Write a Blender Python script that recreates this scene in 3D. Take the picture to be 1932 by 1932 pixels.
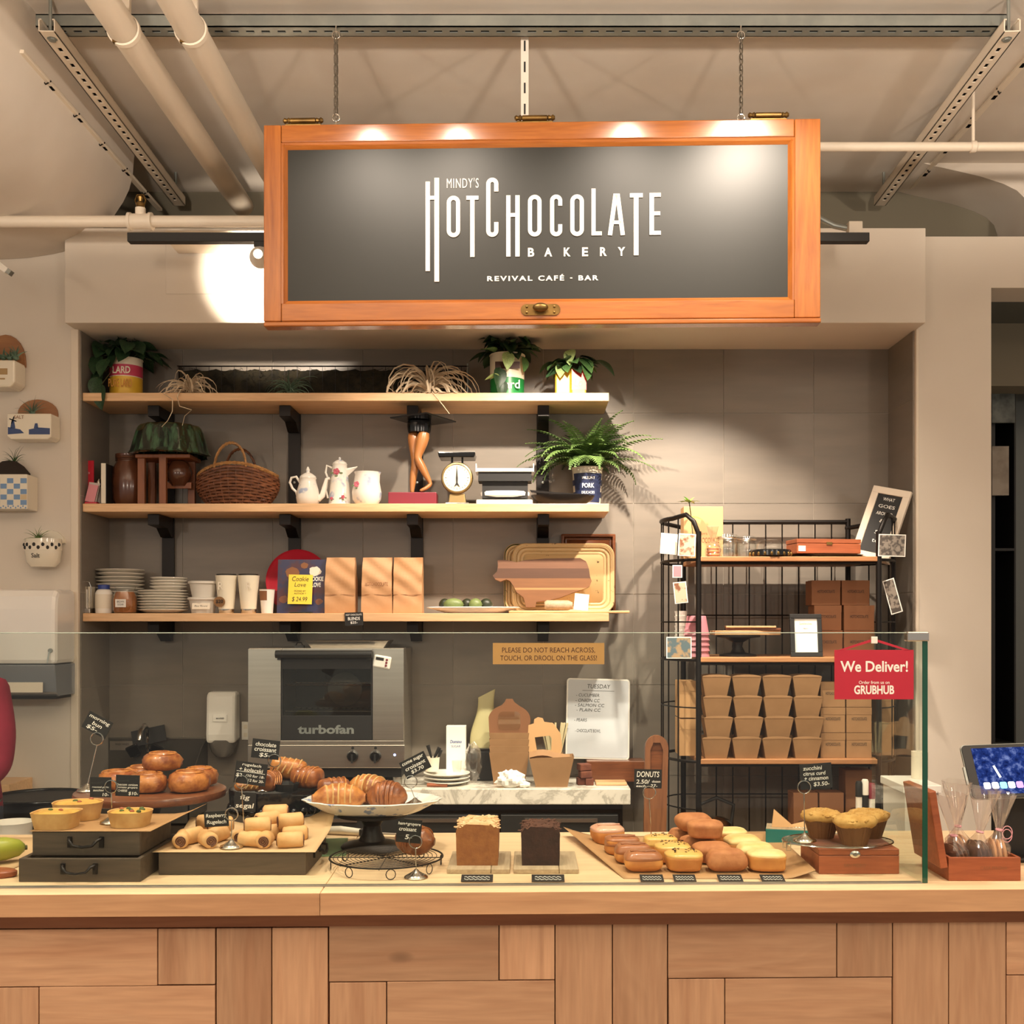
import bpy, math, random
from mathutils import Vector, Matrix, Euler
R = math.radians
rnd = random.Random(11)
SC = bpy.context.scene
COL = SC.collection
for o_ in list(bpy.data.objects): bpy.data.objects.remove(o_)

# ---------------------------------------------------------------- camera
F, CX, CY, EZ = 2084.0, 990.0, 1176.0, 1.5       # focal length (px of a 1932 frame), principal point, eye height
cam = bpy.data.cameras.new('camera'); camo = bpy.data.objects.new('camera', cam); COL.objects.link(camo)
camo.location = (0, 0, EZ); camo.rotation_euler = (R(90), 0, 0)
cam.sensor_fit = 'HORIZONTAL'; cam.sensor_width = 36.0; cam.lens = 36.0*F/1932.0
cam.shift_x = (966-CX)/1932.0; cam.shift_y = (CY-966)/1932.0; cam.clip_start = .05
SC.camera = camo

# ---------------------------------------------------------------- world and exposure
w = bpy.data.worlds.new('world'); SC.world = w; w.use_nodes = True
w.node_tree.nodes['Background'].inputs[0].default_value = (1.0, .88, .76, 1)
w.node_tree.nodes['Background'].inputs[1].default_value = .43
SC.view_settings.view_transform = 'Standard'; SC.view_settings.look = 'None'
SC.view_settings.gamma = 1.0; SC.view_settings.use_curve_mapping = False
SC.view_settings.exposure = 0.0

# ---------------------------------------------------------------- lamps of the room, and added fill lamps
WARM = (1.0, .85, .69)
def spot(name, loc, target, energy, size=50, blend=.5, radius=.04, col=WARM):
    l = bpy.data.lights.new(name, 'SPOT'); l.energy = energy; l.spot_size = R(size); l.spot_blend = blend
    l.shadow_soft_size = radius; l.color = col
    o = bpy.data.objects.new(name, l); COL.objects.link(o); o.location = loc
    o.rotation_euler = (Vector(target)-Vector(loc)).to_track_quat('-Z', 'Y').to_euler()
    return o
# track over the customers, in front of the sign
SIGN_SPOTS = [((-.65, 2.69, 3.42), (-.45, 3.5, 2.3), 42), ((-.31, 2.69, 3.42), (-.15, 3.5, 2.3), 42),
              ((.36, 2.69, 3.42), (.30, 3.5, 2.3), 48), ((.80, 2.66, 3.42), (.72, 3.5, 2.4), 115)]
for p, t, e in SIGN_SPOTS: spot('sign_spot_light', p, t, e, 70, .7, .035)
# spots over the counter
for x in (-1.3, -.45, .4, 1.25):
    spot('counter_spot_light', (x, 2.45, 3.40), (x*.98, 2.85, .95), 110, 62, .8, .05)
# track between sign and shelves (heads hang behind the sign)
SHELF_SPOTS = [((-.94, 3.93, 2.80), (-1.02, 4.47, 2.90), 110, 56), ((-.45, 3.93, 2.76), (-.55, 4.8, 1.35), 38, 84),
               ((.18, 3.93, 2.76), (.10, 4.8, 1.45), 125, 94), ((.93, 3.93, 2.76), (.62, 4.8, 1.22), 150, 82)]
for p, t, e, s in SHELF_SPOTS: spot('shelf_spot_light', p, t, e, s, .5, .022)
# added unseen fill lamps that brighten ceiling and fronts, and the lamp of the corridor
FILL_LAMPS = [(x, .7, 2.20) for x in (-2.7, -.95, .95, 2.7)]
for p in FILL_LAMPS:
    l = bpy.data.lights.new('fill_light', 'POINT'); l.energy = 32; l.shadow_soft_size = .12; l.color = (1, .85, .70)
    o = bpy.data.objects.new('fill_light', l); COL.objects.link(o); o.location = p
for x, y_, z_ in FILL_LAMPS:        # added upward spots that fill the ceiling with light
    spot('ceiling_fill_light', (x, y_, z_+.22), (x, y_+.02, 3.5), 190, 166, .12, .08, (1, .85, .70))
l = bpy.data.lights.new('corridor_light', 'POINT'); l.energy = 9; l.shadow_soft_size = .05; l.color = (1, .92, .78)
o = bpy.data.objects.new('corridor_light', l); COL.objects.link(o); o.location = (2.55, 5.25, 2.78)

# ---------------------------------------------------------------- helpers
def X(px, Y): return (px-CX)/F*Y
def Z(py, Y): return EZ-(py-CY)/F*Y
def S(d, Y): return d*Y/F
def P(px, py, Y): return Vector((X(px, Y), Y, Z(py, Y)))

def H(h, k=1.0):
    h = h.lstrip('#'); c = [int(h[i:i+2], 16)/255 for i in (0, 2, 4)]
    return tuple(k*(x/12.92 if x <= .04045 else ((x+.055)/1.055)**2.4) for x in c)

class MB:
    def __init__(s): s.v = []; s.f = []; s.m = []; s.M = Matrix()
    def add(s, vs, fs, mi=0):
        b = len(s.v); s.v += [s.M @ Vector(p) for p in vs]
        s.f += [tuple(b+i for i in q) for q in fs]; s.m += [mi]*len(fs); return s
    def box(s, c, d, mi=0, rot=None, taper=None):
        x, y, z = d[0]/2, d[1]/2, d[2]/2; t = taper or 1.0
        vs = [Vector((sx*x*(t if sz > 0 else 1), sy*y*(t if sz > 0 else 1), sz*z)) for sz in (-1, 1) for sy in (-1, 1) for sx in (-1, 1)]
        if rot: e = Euler(rot).to_matrix(); vs = [e @ p for p in vs]
        vs = [p+Vector(c) for p in vs]
        return s.add(vs, [(0, 2, 3, 1), (4, 5, 7, 6), (0, 1, 5, 4), (2, 6, 7, 3), (0, 4, 6, 2), (1, 3, 7, 5)], mi)
    def bx(s, x0, x1, y0, y1, z0, z1, mi=0):
        return s.box(((x0+x1)/2, (y0+y1)/2, (z0+z1)/2), (x1-x0, y1-y0, z1-z0), mi)
    def cyl(s, p0, p1, r0, r1=None, n=12, mi=0, cap=True):
        r1 = r0 if r1 is None else r1; p0 = Vector(p0); p1 = Vector(p1); d = (p1-p0).normalized()
        a = d.orthogonal().normalized(); b = d.cross(a); vs = []
        for p, r in ((p0, r0), (p1, r1)):
            vs += [p+a*(r*math.cos(2*math.pi*i/n))+b*(r*math.sin(2*math.pi*i/n)) for i in range(n)]
        fs = [(i, (i+1) % n, n+(i+1) % n, n+i) for i in range(n)]
        if cap: fs += [tuple(range(n-1, -1, -1)), tuple(range(n, 2*n))]
        return s.add(vs, fs, mi)
    def tube(s, pts, r, n=6, mi=0, closed=False, radii=None, flat=1.0):
        pts = [Vector(p) for p in pts]; L = len(pts); vs = []; up = None
        for i, p in enumerate(pts):
            if closed: t = pts[(i+1) % L]-pts[i-1]
            else: t = pts[min(i+1, L-1)]-pts[max(i-1, 0)]
            t = t.normalized() if t.length > 1e-9 else Vector((0, 0, 1))
            if up is None: up = t.orthogonal().normalized()
            a = up-t*up.dot(t); a = a.normalized() if a.length > 1e-6 else t.orthogonal().normalized()
            up = a; b = t.cross(a); rr = radii[i] if radii else r
            vs += [p+a*(rr*math.cos(2*math.pi*k/n))+b*(rr*flat*math.sin(2*math.pi*k/n)) for k in range(n)]
        fs = []
        for i in range(L if closed else L-1):
            j = (i+1) % L
            fs += [(i*n+k, i*n+(k+1) % n, j*n+(k+1) % n, j*n+k) for k in range(n)]
        if not closed: fs += [tuple(range(n-1, -1, -1)), tuple(range((L-1)*n, L*n))]
        return s.add(vs, fs, mi)
    def lathe(s, prof, n=24, mi=0, c=(0, 0, 0), sx=1, sy=1, ends=True, fn=None):
        vs = []; L = len(prof)
        for j, (r, z) in enumerate(prof):
            for i in range(n):
                a = 2*math.pi*i/n; rr = fn(r, z, a, j) if fn else r
                vs.append((c[0]+rr*math.cos(a)*sx, c[1]+rr*math.sin(a)*sy, c[2]+z))
        fs = [(j*n+i, j*n+(i+1) % n, (j+1)*n+(i+1) % n, (j+1)*n+i) for j in range(L-1) for i in range(n)]
        if ends:
            if prof[0][0] > 1e-6: fs.append(tuple(range(n-1, -1, -1)))
            if prof[-1][0] > 1e-6: fs.append(tuple(range((L-1)*n, L*n)))
        return s.add(vs, fs, mi)
    def prism(s, poly, d0, d1, ax='y', mi=0):
        # polygon in the plane across axis ax, pushed from d0 to d1
        n = len(poly); mk = {'y': lambda a, b, d: (a, d, b), 'z': lambda a, b, d: (a, b, d), 'x': lambda a, b, d: (d, a, b)}[ax]
        vs = [mk(a, b, d0) for a, b in poly]+[mk(a, b, d1) for a, b in poly]
        ar = sum(poly[i][0]*poly[(i+1) % n][1]-poly[(i+1) % n][0]*poly[i][1] for i in range(n))
        fwd = tuple(range(n)); fs = [fwd, tuple(range(2*n-1, n-1, -1))]+[(i, n+i, n+(i+1) % n, (i+1) % n) for i in range(n)]
        flip = (ar > 0) == (ax in 'zx')
        if flip: fs = [tuple(reversed(q)) for q in fs]
        return s.add(vs, fs, mi)
    def ball(s, c, r, n=12, m=8, mi=0, fn=None):
        r = (r, r, r) if not hasattr(r, '__len__') else r; vs = []
        for j in range(m+1):
            t = math.pi*j/m
            for i in range(n):
                a = 2*math.pi*i/n; p = Vector((math.sin(t)*math.cos(a), math.sin(t)*math.sin(a), -math.cos(t)))
                k = fn(p) if fn else 1.0
                vs.append((c[0]+p.x*r[0]*k, c[1]+p.y*r[1]*k, c[2]+p.z*r[2]*k))
        fs = [(j*n+i, j*n+(i+1) % n, (j+1)*n+(i+1) % n, (j+1)*n+i) for j in range(m) for i in range(n)]
        return s.add(vs, fs, mi)
    def grid(s, fn, nu, nv, mi=0, cu=False):
        vs = [fn(i/(nu if cu else nu-1), j/(nv-1)) for j in range(nv) for i in range(nu)]
        fs = [(j*nu+i, j*nu+(i+1) % nu, (j+1)*nu+(i+1) % nu, (j+1)*nu+i) for j in range(nv-1) for i in range(nu if cu else nu-1)]
        return s.add(vs, fs, mi)
    def mesh(s, name, mats, smooth=None):
        me = bpy.data.meshes.new(name); me.from_pydata([tuple(p) for p in s.v], [], s.f)
        for m in (mats if isinstance(mats, (list, tuple)) else [mats]): me.materials.append(MATS[m])
        if any(s.m): me.polygons.foreach_set('material_index', s.m)
        if smooth:
            me.polygons.foreach_set('use_smooth', [True]*len(me.polygons)); me.set_sharp_from_angle(angle=R(smooth))
        me.validate(); me.update(); return me
    def build(s, name, mats, parent=None, smooth=None, bevel=0, solid=0, sub=0, loc=None, rot=None):
        return obj(name, s.mesh(name, mats, smooth), parent, bevel, solid, sub, loc, rot)

def obj(name, me, parent=None, bevel=0, solid=0, sub=0, loc=None, rot=None):
    o = bpy.data.objects.new(name, me); COL.objects.link(o)
    if parent: o.parent = parent
    if loc: o.location = loc
    if rot: o.rotation_euler = rot
    if solid: m = o.modifiers.new('s', 'SOLIDIFY'); m.thickness = solid; m.offset = 0
    if sub: m = o.modifiers.new('u', 'SUBSURF'); m.levels = sub; m.render_levels = sub
    if bevel: m = o.modifiers.new('b', 'BEVEL'); m.width = bevel; m.segments = 2; m.limit_method = 'ANGLE'; m.angle_limit = R(40)
    return o
def tag(o, label, cat, group=None):
    o['label'] = label; o['category'] = cat
    if group: o['group'] = group
    return o
def thing(name, label, cat, loc, rz=0, group=None, rot=None):
    o = bpy.data.objects.new(name, None); COL.objects.link(o); o.location = loc; o.rotation_euler = rot or (0, 0, rz)
    o.empty_display_size = .05
    return tag(o, label, cat, group)
def struct(o): o['kind'] = 'structure'; return o
def copy_tree(o, parent=None):
    c = o.copy(); COL.objects.link(c); c.parent = parent
    for ch in list(o.children): copy_tree(ch, c)
    return c
def text(body, w, h, m, parent, loc, rot=(R(90), 0, 0), bold=0.0, shear=0.0, spacing=1.0, name='lettering', align='CENTER', line=1.0):
    """lettering fitted into w x h (h may be None: keep proportions), centred on loc"""
    c = bpy.data.curves.new(name, 'FONT'); c.body = body; c.size = 1; c.offset = bold; c.shear = shear
    c.space_character = spacing; c.align_x = align; c.space_line = line; c.resolution_u = 3
    t = bpy.data.objects.new(name, c); me = bpy.data.meshes.new_from_object(t)
    bpy.data.objects.remove(t); bpy.data.curves.remove(c)
    xs = [v.co.x for v in me.vertices]; ys = [v.co.y for v in me.vertices]
    if not xs: return None
    x0, x1, y0, y1 = min(xs), max(xs), min(ys), max(ys)
    kx = w/(x1-x0); ky = h/(y1-y0) if h else kx
    for v in me.vertices: v.co = ((v.co.x-(x0+x1)/2)*kx, (v.co.y-(y0+y1)/2)*ky, 0)
    me.materials.clear(); me.materials.append(MATS[m])
    return obj(name, me, parent, loc=loc, rot=rot)
ORD = ['bottom', 'second', 'third', 'fourth', 'fifth', 'sixth', 'seventh', 'eighth', 'ninth', 'tenth', 'eleventh', 'twelfth', 'thirteenth']

# ---------------------------------------------------------------- materials
MATS = {}
class NT:
    def __init__(s, name):
        s.m = bpy.data.materials.new(name); s.m.use_nodes = True; MATS[name] = s.m; s.t = s.m.node_tree
        s.b = s.t.nodes['Principled BSDF']; s.out = s.t.nodes['Material Output']
    def n(s, ty, **kw):
        nd = s.t.nodes.new(ty)
        for k, v in kw.items(): setattr(nd, k, v)
        return nd
    def l(s, a, b): s.t.links.new(a, b)
    def coords(s, scale=(1, 1, 1), rand=0.0, rot=(0, 0, 0), kind='Object'):
        tc = s.n('ShaderNodeTexCoord'); mp = s.n('ShaderNodeMapping'); mp.inputs['Scale'].default_value = scale
        mp.inputs['Rotation'].default_value = rot
        s.l(tc.outputs[kind], mp.inputs['Vector'])
        if rand:
            oi = s.n('ShaderNodeObjectInfo'); mu = s.n('ShaderNodeMath', operation='MULTIPLY'); mu.inputs[1].default_value = rand
            s.l(oi.outputs['Random'], mu.inputs[0]); s.l(mu.outputs[0], mp.inputs['Location'])
        return mp.outputs['Vector']
    def noise(s, vec, scale, detail=3, rough=.55, dist=0):
        nz = s.n('ShaderNodeTexNoise'); nz.inputs['Scale'].default_value = scale; nz.inputs['Detail'].default_value = detail
        nz.inputs['Roughness'].default_value = rough; nz.inputs['Distortion'].default_value = dist; s.l(vec, nz.inputs['Vector'])
        return nz.outputs['Fac']
    def ramp(s, fac, stops):
        cr = s.n('ShaderNodeValToRGB'); e = cr.color_ramp.elements
        while len(e) < len(stops): e.new(.5)
        for q, (p, c) in zip(e, stops): q.position = p; q.color = (*c, 1)
        s.l(fac, cr.inputs['Fac']); return cr.outputs['Color']
    def mix(s, fac, a, b, mode='MIX'):
        mx = s.n('ShaderNodeMix', data_type='RGBA', blend_type=mode)
        for sock, v in ((mx.inputs[0], fac), (mx.inputs[6], a), (mx.inputs[7], b)):
            if hasattr(v, 'links'): s.l(v, sock)
            else: sock.default_value = v if not isinstance(v, tuple) else (*v, 1)
        return mx.outputs[2]
    def bump(s, h, strength, dist=.002):
        bp = s.n('ShaderNodeBump'); bp.inputs['Strength'].default_value = strength; bp.inputs['Distance'].default_value = dist
        s.l(h, bp.inputs['Height']); s.l(bp.outputs['Normal'], s.b.inputs['Normal'])
    def val(s, rand, lo, hi, col):
        oi = s.n('ShaderNodeObjectInfo'); mr = s.n('ShaderNodeMapRange'); mr.inputs[3].default_value = lo; mr.inputs[4].default_value = hi
        s.l(oi.outputs['Random'], mr.inputs[0]); hs = s.n('ShaderNodeHueSaturation'); s.l(mr.outputs[0], hs.inputs['Value']); s.l(col, hs.inputs['Color'])
        return hs.outputs['Color']
def pm(name, col, rough=.5, metal=0, col2=None, scale=8, bump=0, bscale=60, spec=.5, coat=0, emit=0, trans=0, vary=0, stretch=(1, 1, 1), sss=0, detail=3, lo=.35, hi=.65, alpha=1):
    t = NT(name); b = t.b
    b.inputs['Base Color'].default_value = (*col, 1); b.inputs['Roughness'].default_value = rough; b.inputs['Metallic'].default_value = metal
    b.inputs['Specular IOR Level'].default_value = spec; b.inputs['Coat Weight'].default_value = coat; b.inputs['Coat Roughness'].default_value = .1
    b.inputs['Alpha'].default_value = alpha
    if trans: b.inputs['Transmission Weight'].default_value = trans
    if sss: b.inputs['Subsurface Weight'].default_value = sss; b.inputs['Subsurface Radius'].default_value = (.01, .006, .003)
    if emit: b.inputs['Emission Color'].default_value = (*col, 1); b.inputs['Emission Strength'].default_value = emit
    if col2 or vary:
        v = t.coords(stretch, 40.0)
        c = t.ramp(t.noise(v, scale, detail), [(lo, col), (hi, col2 or col)])
        if vary: c = t.val(1, 1-vary, 1+vary, c)
        t.l(c, b.inputs['Base Color'])
    if bump: t.bump(t.noise(t.coords(stretch), bscale, 4), bump)
    return t
def wood(name, c1, c2, axis='x', rough=.45, scale=1.0, vary=.12, coat=0, knots=0, c3=None, bump=.1):
    t = NT(name); st = {'x': (.9, 11, 11), 'y': (11, .9, 11), 'z': (11, 11, .9)}[axis]; st = tuple(k*scale for k in st)
    v = t.coords(st, 37.0)
    n1 = t.noise(v, 1.6, 4, .6, .8); n2 = t.noise(v, 9, 2, .5, .2)
    c = t.ramp(n1, [(.30, c1), (.52, c2), (.72, c3 or c1)])
    c = t.mix(.28, c, t.ramp(n2, [(.3, tuple(k*.55 for k in c1)), (.7, c2)]), 'MIX')
    if knots:
        vo = t.n('ShaderNodeTexVoronoi'); vo.inputs['Scale'].default_value = knots; t.l(t.coords(tuple(1 if k < 5 else 2.2 for k in (s_/scale for s_ in st)), 37.0), vo.inputs['Vector'])
        k = t.ramp(vo.outputs['Distance'], [(.03, (1, 1, 1)), (.09, (0, 0, 0))]); c = t.mix(k, c, tuple(x*.35 for x in c1))
    c = t.val(1, 1-vary, 1+vary, c); t.l(c, t.b.inputs['Base Color'])
    t.b.inputs['Roughness'].default_value = rough; t.b.inputs['Coat Weight'].default_value = coat; t.b.inputs['Coat Roughness'].default_value = .12
    if bump: t.bump(n2, bump, .001)
    return t
def glassy(name, tint, ior=1.45, rough=.02, milky=0.0, extra=0.0):
    """thin clear sheet: lets light straight through and mirrors by Fresnel"""
    t = NT(name); t.t.nodes.remove(t.b); fr = t.n('ShaderNodeFresnel'); fr.inputs['IOR'].default_value = ior
    tr = t.n('ShaderNodeBsdfTransparent'); tr.inputs['Color'].default_value = (*tint, 1)
    gl = t.n('ShaderNodeBsdfGlossy'); gl.inputs['Roughness'].default_value = rough; gl.inputs['Color'].default_value = (1, 1, 1, 1)
    mx = t.n('ShaderNodeMixShader'); f = fr.outputs[0]
    ge = t.n('ShaderNodeNewGeometry'); iv = t.n('ShaderNodeMath', operation='SUBTRACT'); iv.inputs[0].default_value = 1; t.l(ge.outputs['Backfacing'], iv.inputs[1])
    ml = t.n('ShaderNodeMath', operation='MULTIPLY'); t.l(f, ml.inputs[0]); t.l(iv.outputs[0], ml.inputs[1]); f = ml.outputs[0]
    if extra: ad = t.n('ShaderNodeMath', operation='ADD'); ad.inputs[1].default_value = extra; t.l(f, ad.inputs[0]); f = ad.outputs[0]
    t.l(f, mx.inputs[0]); t.l(tr.outputs[0], mx.inputs[1]); t.l(gl.outputs[0], mx.inputs[2]); o = mx.outputs[0]
    if milky:
        df = t.n('ShaderNodeBsdfTranslucent'); df.inputs['Color'].default_value = (.9, .85, .8, 1); m2 = t.n('ShaderNodeMixShader'); m2.inputs[0].default_value = milky
        t.l(o, m2.inputs[1]); t.l(df.outputs[0], m2.inputs[2]); o = m2.outputs[0]
    t.l(o, t.out.inputs['Surface']); return t

pm('paint', H('#d8cec0'), .75, bump=.08, bscale=120, col2=H('#d2c7b8'), scale=1.5)
pm('ceiling_paint', H('#d5ccc0'), .8, bump=.15, bscale=40, col2=H('#ccc1b3'), scale=2.2)
pm('dark_paint', H('#77705f'), .85)
pm('tile', H('#7c746a'), .38, col2=H('#837a6f'), scale=3, vary=.035, stretch=(1, 1, 6), spec=.4)
pm('grout', H('#a89f92'), .9)
pm('floor_mat', H('#a89a88'), .5, col2=H('#9a8c7a'))
pm('corridor', H('#5a5d58'), .6)
pm('black', H('#1b1a19'), .5); pm('slot_shade', (.003, .003, .003), .9, spec=.05); pm('blackgloss', H('#121212'), .18); pm('iron', H('#201c1a'), .42, .6)
pm('chain_steel', H('#7a7266'), .4, .8); pm('chrome', H('#d8d4cc'), .14, 1); pm('steel', H('#d2ccc2'), .3, 1, col2=H('#cac4ba'), stretch=(1, 1, 30), scale=3); pm('galv', H('#8f9490'), .45, .75, col2=H('#a2a6a0'), scale=9)
pm('brass', H('#8f713f'), .35, .9, col2=H('#6b5330'), scale=14)
pm('whitepaint', H('#dccfbc'), .45); pm('white', H('#efeae0'), .35); pm('whitegloss', H('#f2efe8'), .12, coat=.4); pm('offwhite', H('#e6dcc8'), .5)
pm('card', H('#171615'), .55); pm('chalk', H('#efece4'), .8); pm('paperwhite', H('#f4f0e6'), .7)
pm('red', H('#c01f33'), .4); pm('yellow', H('#f3d648'), .6); pm('navy', H('#28335c'), .4)
wood('beech', H('#d9a878'), H('#e6bd8e'), 'x', .4, 1.0, .05); wood('maple_top', H('#e2bd92'), H('#eed1a8'), 'x', .38, .8, .04)
wood('board_h', H('#b98a68'), H('#caa07d'), 'x', .5, .8, .20, knots=2.2, c3=H('#aa7c5b')); wood('board_v', H('#b98a68'), H('#caa07d'), 'z', .5, .8, .20, c3=H('#ad8060'))
wood('edge_shade_wood', H('#bb8b64'), H('#cda077'), 'x', .45, .8, .05); wood('trim_wood', H('#8c5638'), H('#9d6847'), 'x', .5, .8, .08)  # edge wood: the worktop wood darkened to look shaded
wood('sign_h', H('#8c4a1c'), H('#ab6427'), 'x', .22, 1.2, .03, coat=.6); wood('sign_v', H('#8c4a1c'), H('#ab6427'), 'z', .22, 1.2, .03, coat=.6)
wood('walnut', H('#5d3420'), H('#7d4a2d'), 'x', .3, 1.5, .08, coat=.3); wood('grey_wood', H('#4a3f34'), H('#5f5244'), 'x', .6, 1.3, .06); wood('cedar', H('#8d4a2c'), H('#a65c38'), 'x', .45, 1.6, .05)
wood('lightwood', H('#c99a68'), H('#dbb282'), 'x', .5, 1.3, .08); wood('shelf_rack', H('#a06c44'), H('#b78154'), 'x', .5, 1.2, .06); wood('oldboard', H('#9a8468'), H('#b7a385'), 'y', .6, 1.4, .08)
glassy('case_glass', (.955, .985, .965), 1.42); glassy('jar_glass', (.96, .97, .96), 1.5, extra=.04); glassy('cello', (.97, .95, .94), 1.45, .08, milky=.10, extra=.09)
pm('glass_top', H('#9fb3a6'), .08, spec=.9, coat=.8); pm('glass_edge', H('#0f4a38'), .12, coat=.6)
# ================================================================ THE SETTING
YB, YF, YS = 4.90, 4.57, 4.47          # niche back, wall face, soffit face
NL, NR, NT_ = -1.85, 1.62, 2.716       # niche left, right, top
CEIL, WTOP = 3.5, 3.10
struct(MB().bx(-6, 6, -4, 8, -.1, 0).build('floor', 'floor_mat'))
struct(MB().bx(-6, 6, -4, 5.4, CEIL, CEIL+.12).build('ceiling', 'ceiling_paint'))
struct(MB().bx(-6, 6, 5.12, 5.3, 2.6, CEIL).build('wall_upper', 'dark_paint'))
struct(MB().bx(-6, NL, YF, YF+.5, 0, 3.10).build('wall_left', 'paint'))
m = MB(); m.bx(NR, 1.93, YF, YF+.75, 0, WTOP); m.bx(1.93, 6, YF, YF+.2, 2.888, WTOP)
struct(m.build('wall_right', 'paint'))
m = MB(); m.bx(NL-.012, NR+.003, YS, 5.12, NT_, WTOP)
sof = struct(m.build('wall_soffit', 'paint', bevel=.003))
pl = MB().bx(X(313, YS), X(430, YS), YS-.003, YS, Z(555, YS), Z(458, YS)).build('access_panel', 'paint', sof, bevel=.0015)
wb = struct(MB().bx(NL-.2, NR+.2, YB+.003, YB+.2, 0, NT_).build('wall_back', 'grout'))
jx = [NL]+[X(p, YB) for p in (345, 515, 685, 855, 1025, 1195, 1365, 1535)]+[NR]
jz = [NT_]+[Z(p, YB) for p in (780, 950, 1121, 1292, 1463, 1634, 1805)]
g = .0014; shared = {}
for j in range(len(jz)-1):
    for i in range(len(jx)-1):
        wd, hg = round(jx[i+1]-jx[i]-2*g, 3), round(jz[j]-jz[j+1]-2*g, 3)
        if (wd, hg) not in shared: shared[(wd, hg)] = MB().box((0, 0, 0), (wd, .012, hg)).mesh('tile', 'tile')
        obj('tile', shared[(wd, hg)], wb, loc=((jx[i]+jx[i+1])/2, YB+.006, (jz[j]+jz[j+1])/2))
for nm, xx, sg in (('wall_niche_left', NL, -1), ('wall_niche_right', NR, 1)):
    ws = struct(MB().bx(xx-.006 if sg > 0 else xx, xx if sg > 0 else xx+.006, YF+.02, YB, 0, NT_).build(nm, 'grout'))
    for j in range(len(jz)-1):
        MB().bx(xx-.008 if sg > 0 else xx, xx if sg > 0 else xx+.008, YF+.02, YB-.002, jz[j+1]+g, jz[j]-g).build('tile', 'tile', ws)
struct(MB().bx(NL-.028, NL+.004, YF-.004, YF+.018, 0, NT_).build('trim_1', 'whitepaint', bevel=.003))
struct(MB().bx(NR-.002, NR+.012, YF-.003, YF+.018, 0, NT_).build('trim_2', 'whitepaint', bevel=.003))

# rounded concrete beams running back along the ceiling on both sides
pr = [(-1.60, CEIL+.01), (-1.615, 3.42), (-1.62, 3.35), (-1.634, 3.294), (-1.66, 3.24), (-1.70, 3.18), (-1.75, 3.125), (-1.80, 3.08), (-1.87, 3.045), (-1.95, 3.026), (-2.06, 3.01), (-2.17, 3.004), (-5, 3.0), (-5, CEIL+.01)]
struct(MB().prism([(a, b) for a, b in pr], 1.2, YF-.005, 'y').build('trim_3', 'ceiling_paint', smooth=35))
pr = [(1.70, CEIL+.01), (1.76, 3.492), (1.86, 3.47), (1.98, 3.442), (2.08, 3.41), (2.14, 3.38), (2.175, 3.345), (2.19, 3.30), (2.19, 3.10), (5, 3.10), (5, CEIL+.01)]
struct(MB().prism([(a, b) for a, b in pr], 4.8, 5.119, 'y').build('trim_4', 'ceiling_paint', smooth=35))

# corridor behind the doorway on the right
m = MB(); m.bx(1.9, 6, 7.0, 7.2, 0, 2.9); m.bx(1.8, 1.95, YF+.75, 7, 0, 2.9); m.bx(1.93, 6, YF+.2, 7.2, 2.89, 2.95)
struct(m.build('wall_corridor', 'corridor'))
Yq = 5.6
pan = MB().bx(X(1912, Yq), X(1912, Yq)+1.2, Yq, Yq+.5, .2, 2.45)
t = thing('storage_shelf', 'dark storage shelf with framed prints just inside the doorway', 'shelf', (X(1886, 5.35), 5.35, 0))
m = MB(); m.bx(-.055, -.03, -.02, .3, 0, Z(722, 5.35)); m.bx(.062, .07, -.02, .3, 0, Z(722, 5.35)); m.build('frame', 'black', t)
for py in (1035, 1400, 1560): MB().bx(-.03, .062, -.02, .3, Z(py, 5.35)-.012, Z(py, 5.35)).build('shelf', 'black', t)
MB().bx(-.03, .062, .28, .3, .2, Z(722, 5.35)).build('back_panel', 'black', t)
pm('print_dark', H('#3b3f3c'), .5, col2=H('#6d726d'), scale=14)
pm('marble_print', H('#9a8f80'), .4, col2=H('#7a6e60'), scale=11); pm('steelgrey', H('#6a6e6b'), .45, .3)
a = MB().bx(-.05, .06, -.008, .008, 0, .30).build('framed_print', 'print_dark'); a.location = (X(1890, 5.3), 5.30, Z(798, 5.3)); tag(a, 'dark grey picture panel hanging high inside the doorway', 'picture')
a = MB().bx(-.045, .035, -.01, .01, 0, .235).build('marble_slab', 'marble_print'); a.location = (X(1888, 5.29), 5.29, Z(935, 5.29)); tag(a, 'beige veined marble slab standing inside the doorway', 'slab')
for nm, px0, px1, yt, yb, mt, lab in (('freezer_panel', 1912, 2060, 640, 1700, 'steelgrey', 'plain grey cold-room door at the right edge of the photo'),):
    o = MB().bx(X(px0, Yq), X(px1, Yq), Yq, Yq+.06, Z(yb, Yq), min(2.87, Z(yt, Yq))).build(nm, mt); tag(o, lab, 'door')
t = thing('recessed_downlight', 'small recessed downlight in the corridor ceiling beyond the doorway', 'downlight', (X(1893, 5.6), 5.6, 2.89))
MB().lathe([(.05, -.006), (.06, -.006), (.06, 0), (.05, 0)], 24, ends=False).build('ring', 'chrome', t, smooth=40)
pm('lampglow', (1, .85, .65), .5, emit=3); MB().lathe([(.05, -.003), (.0, -.004)], 24, ends=False).build('lens', 'lampglow', t)

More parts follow.
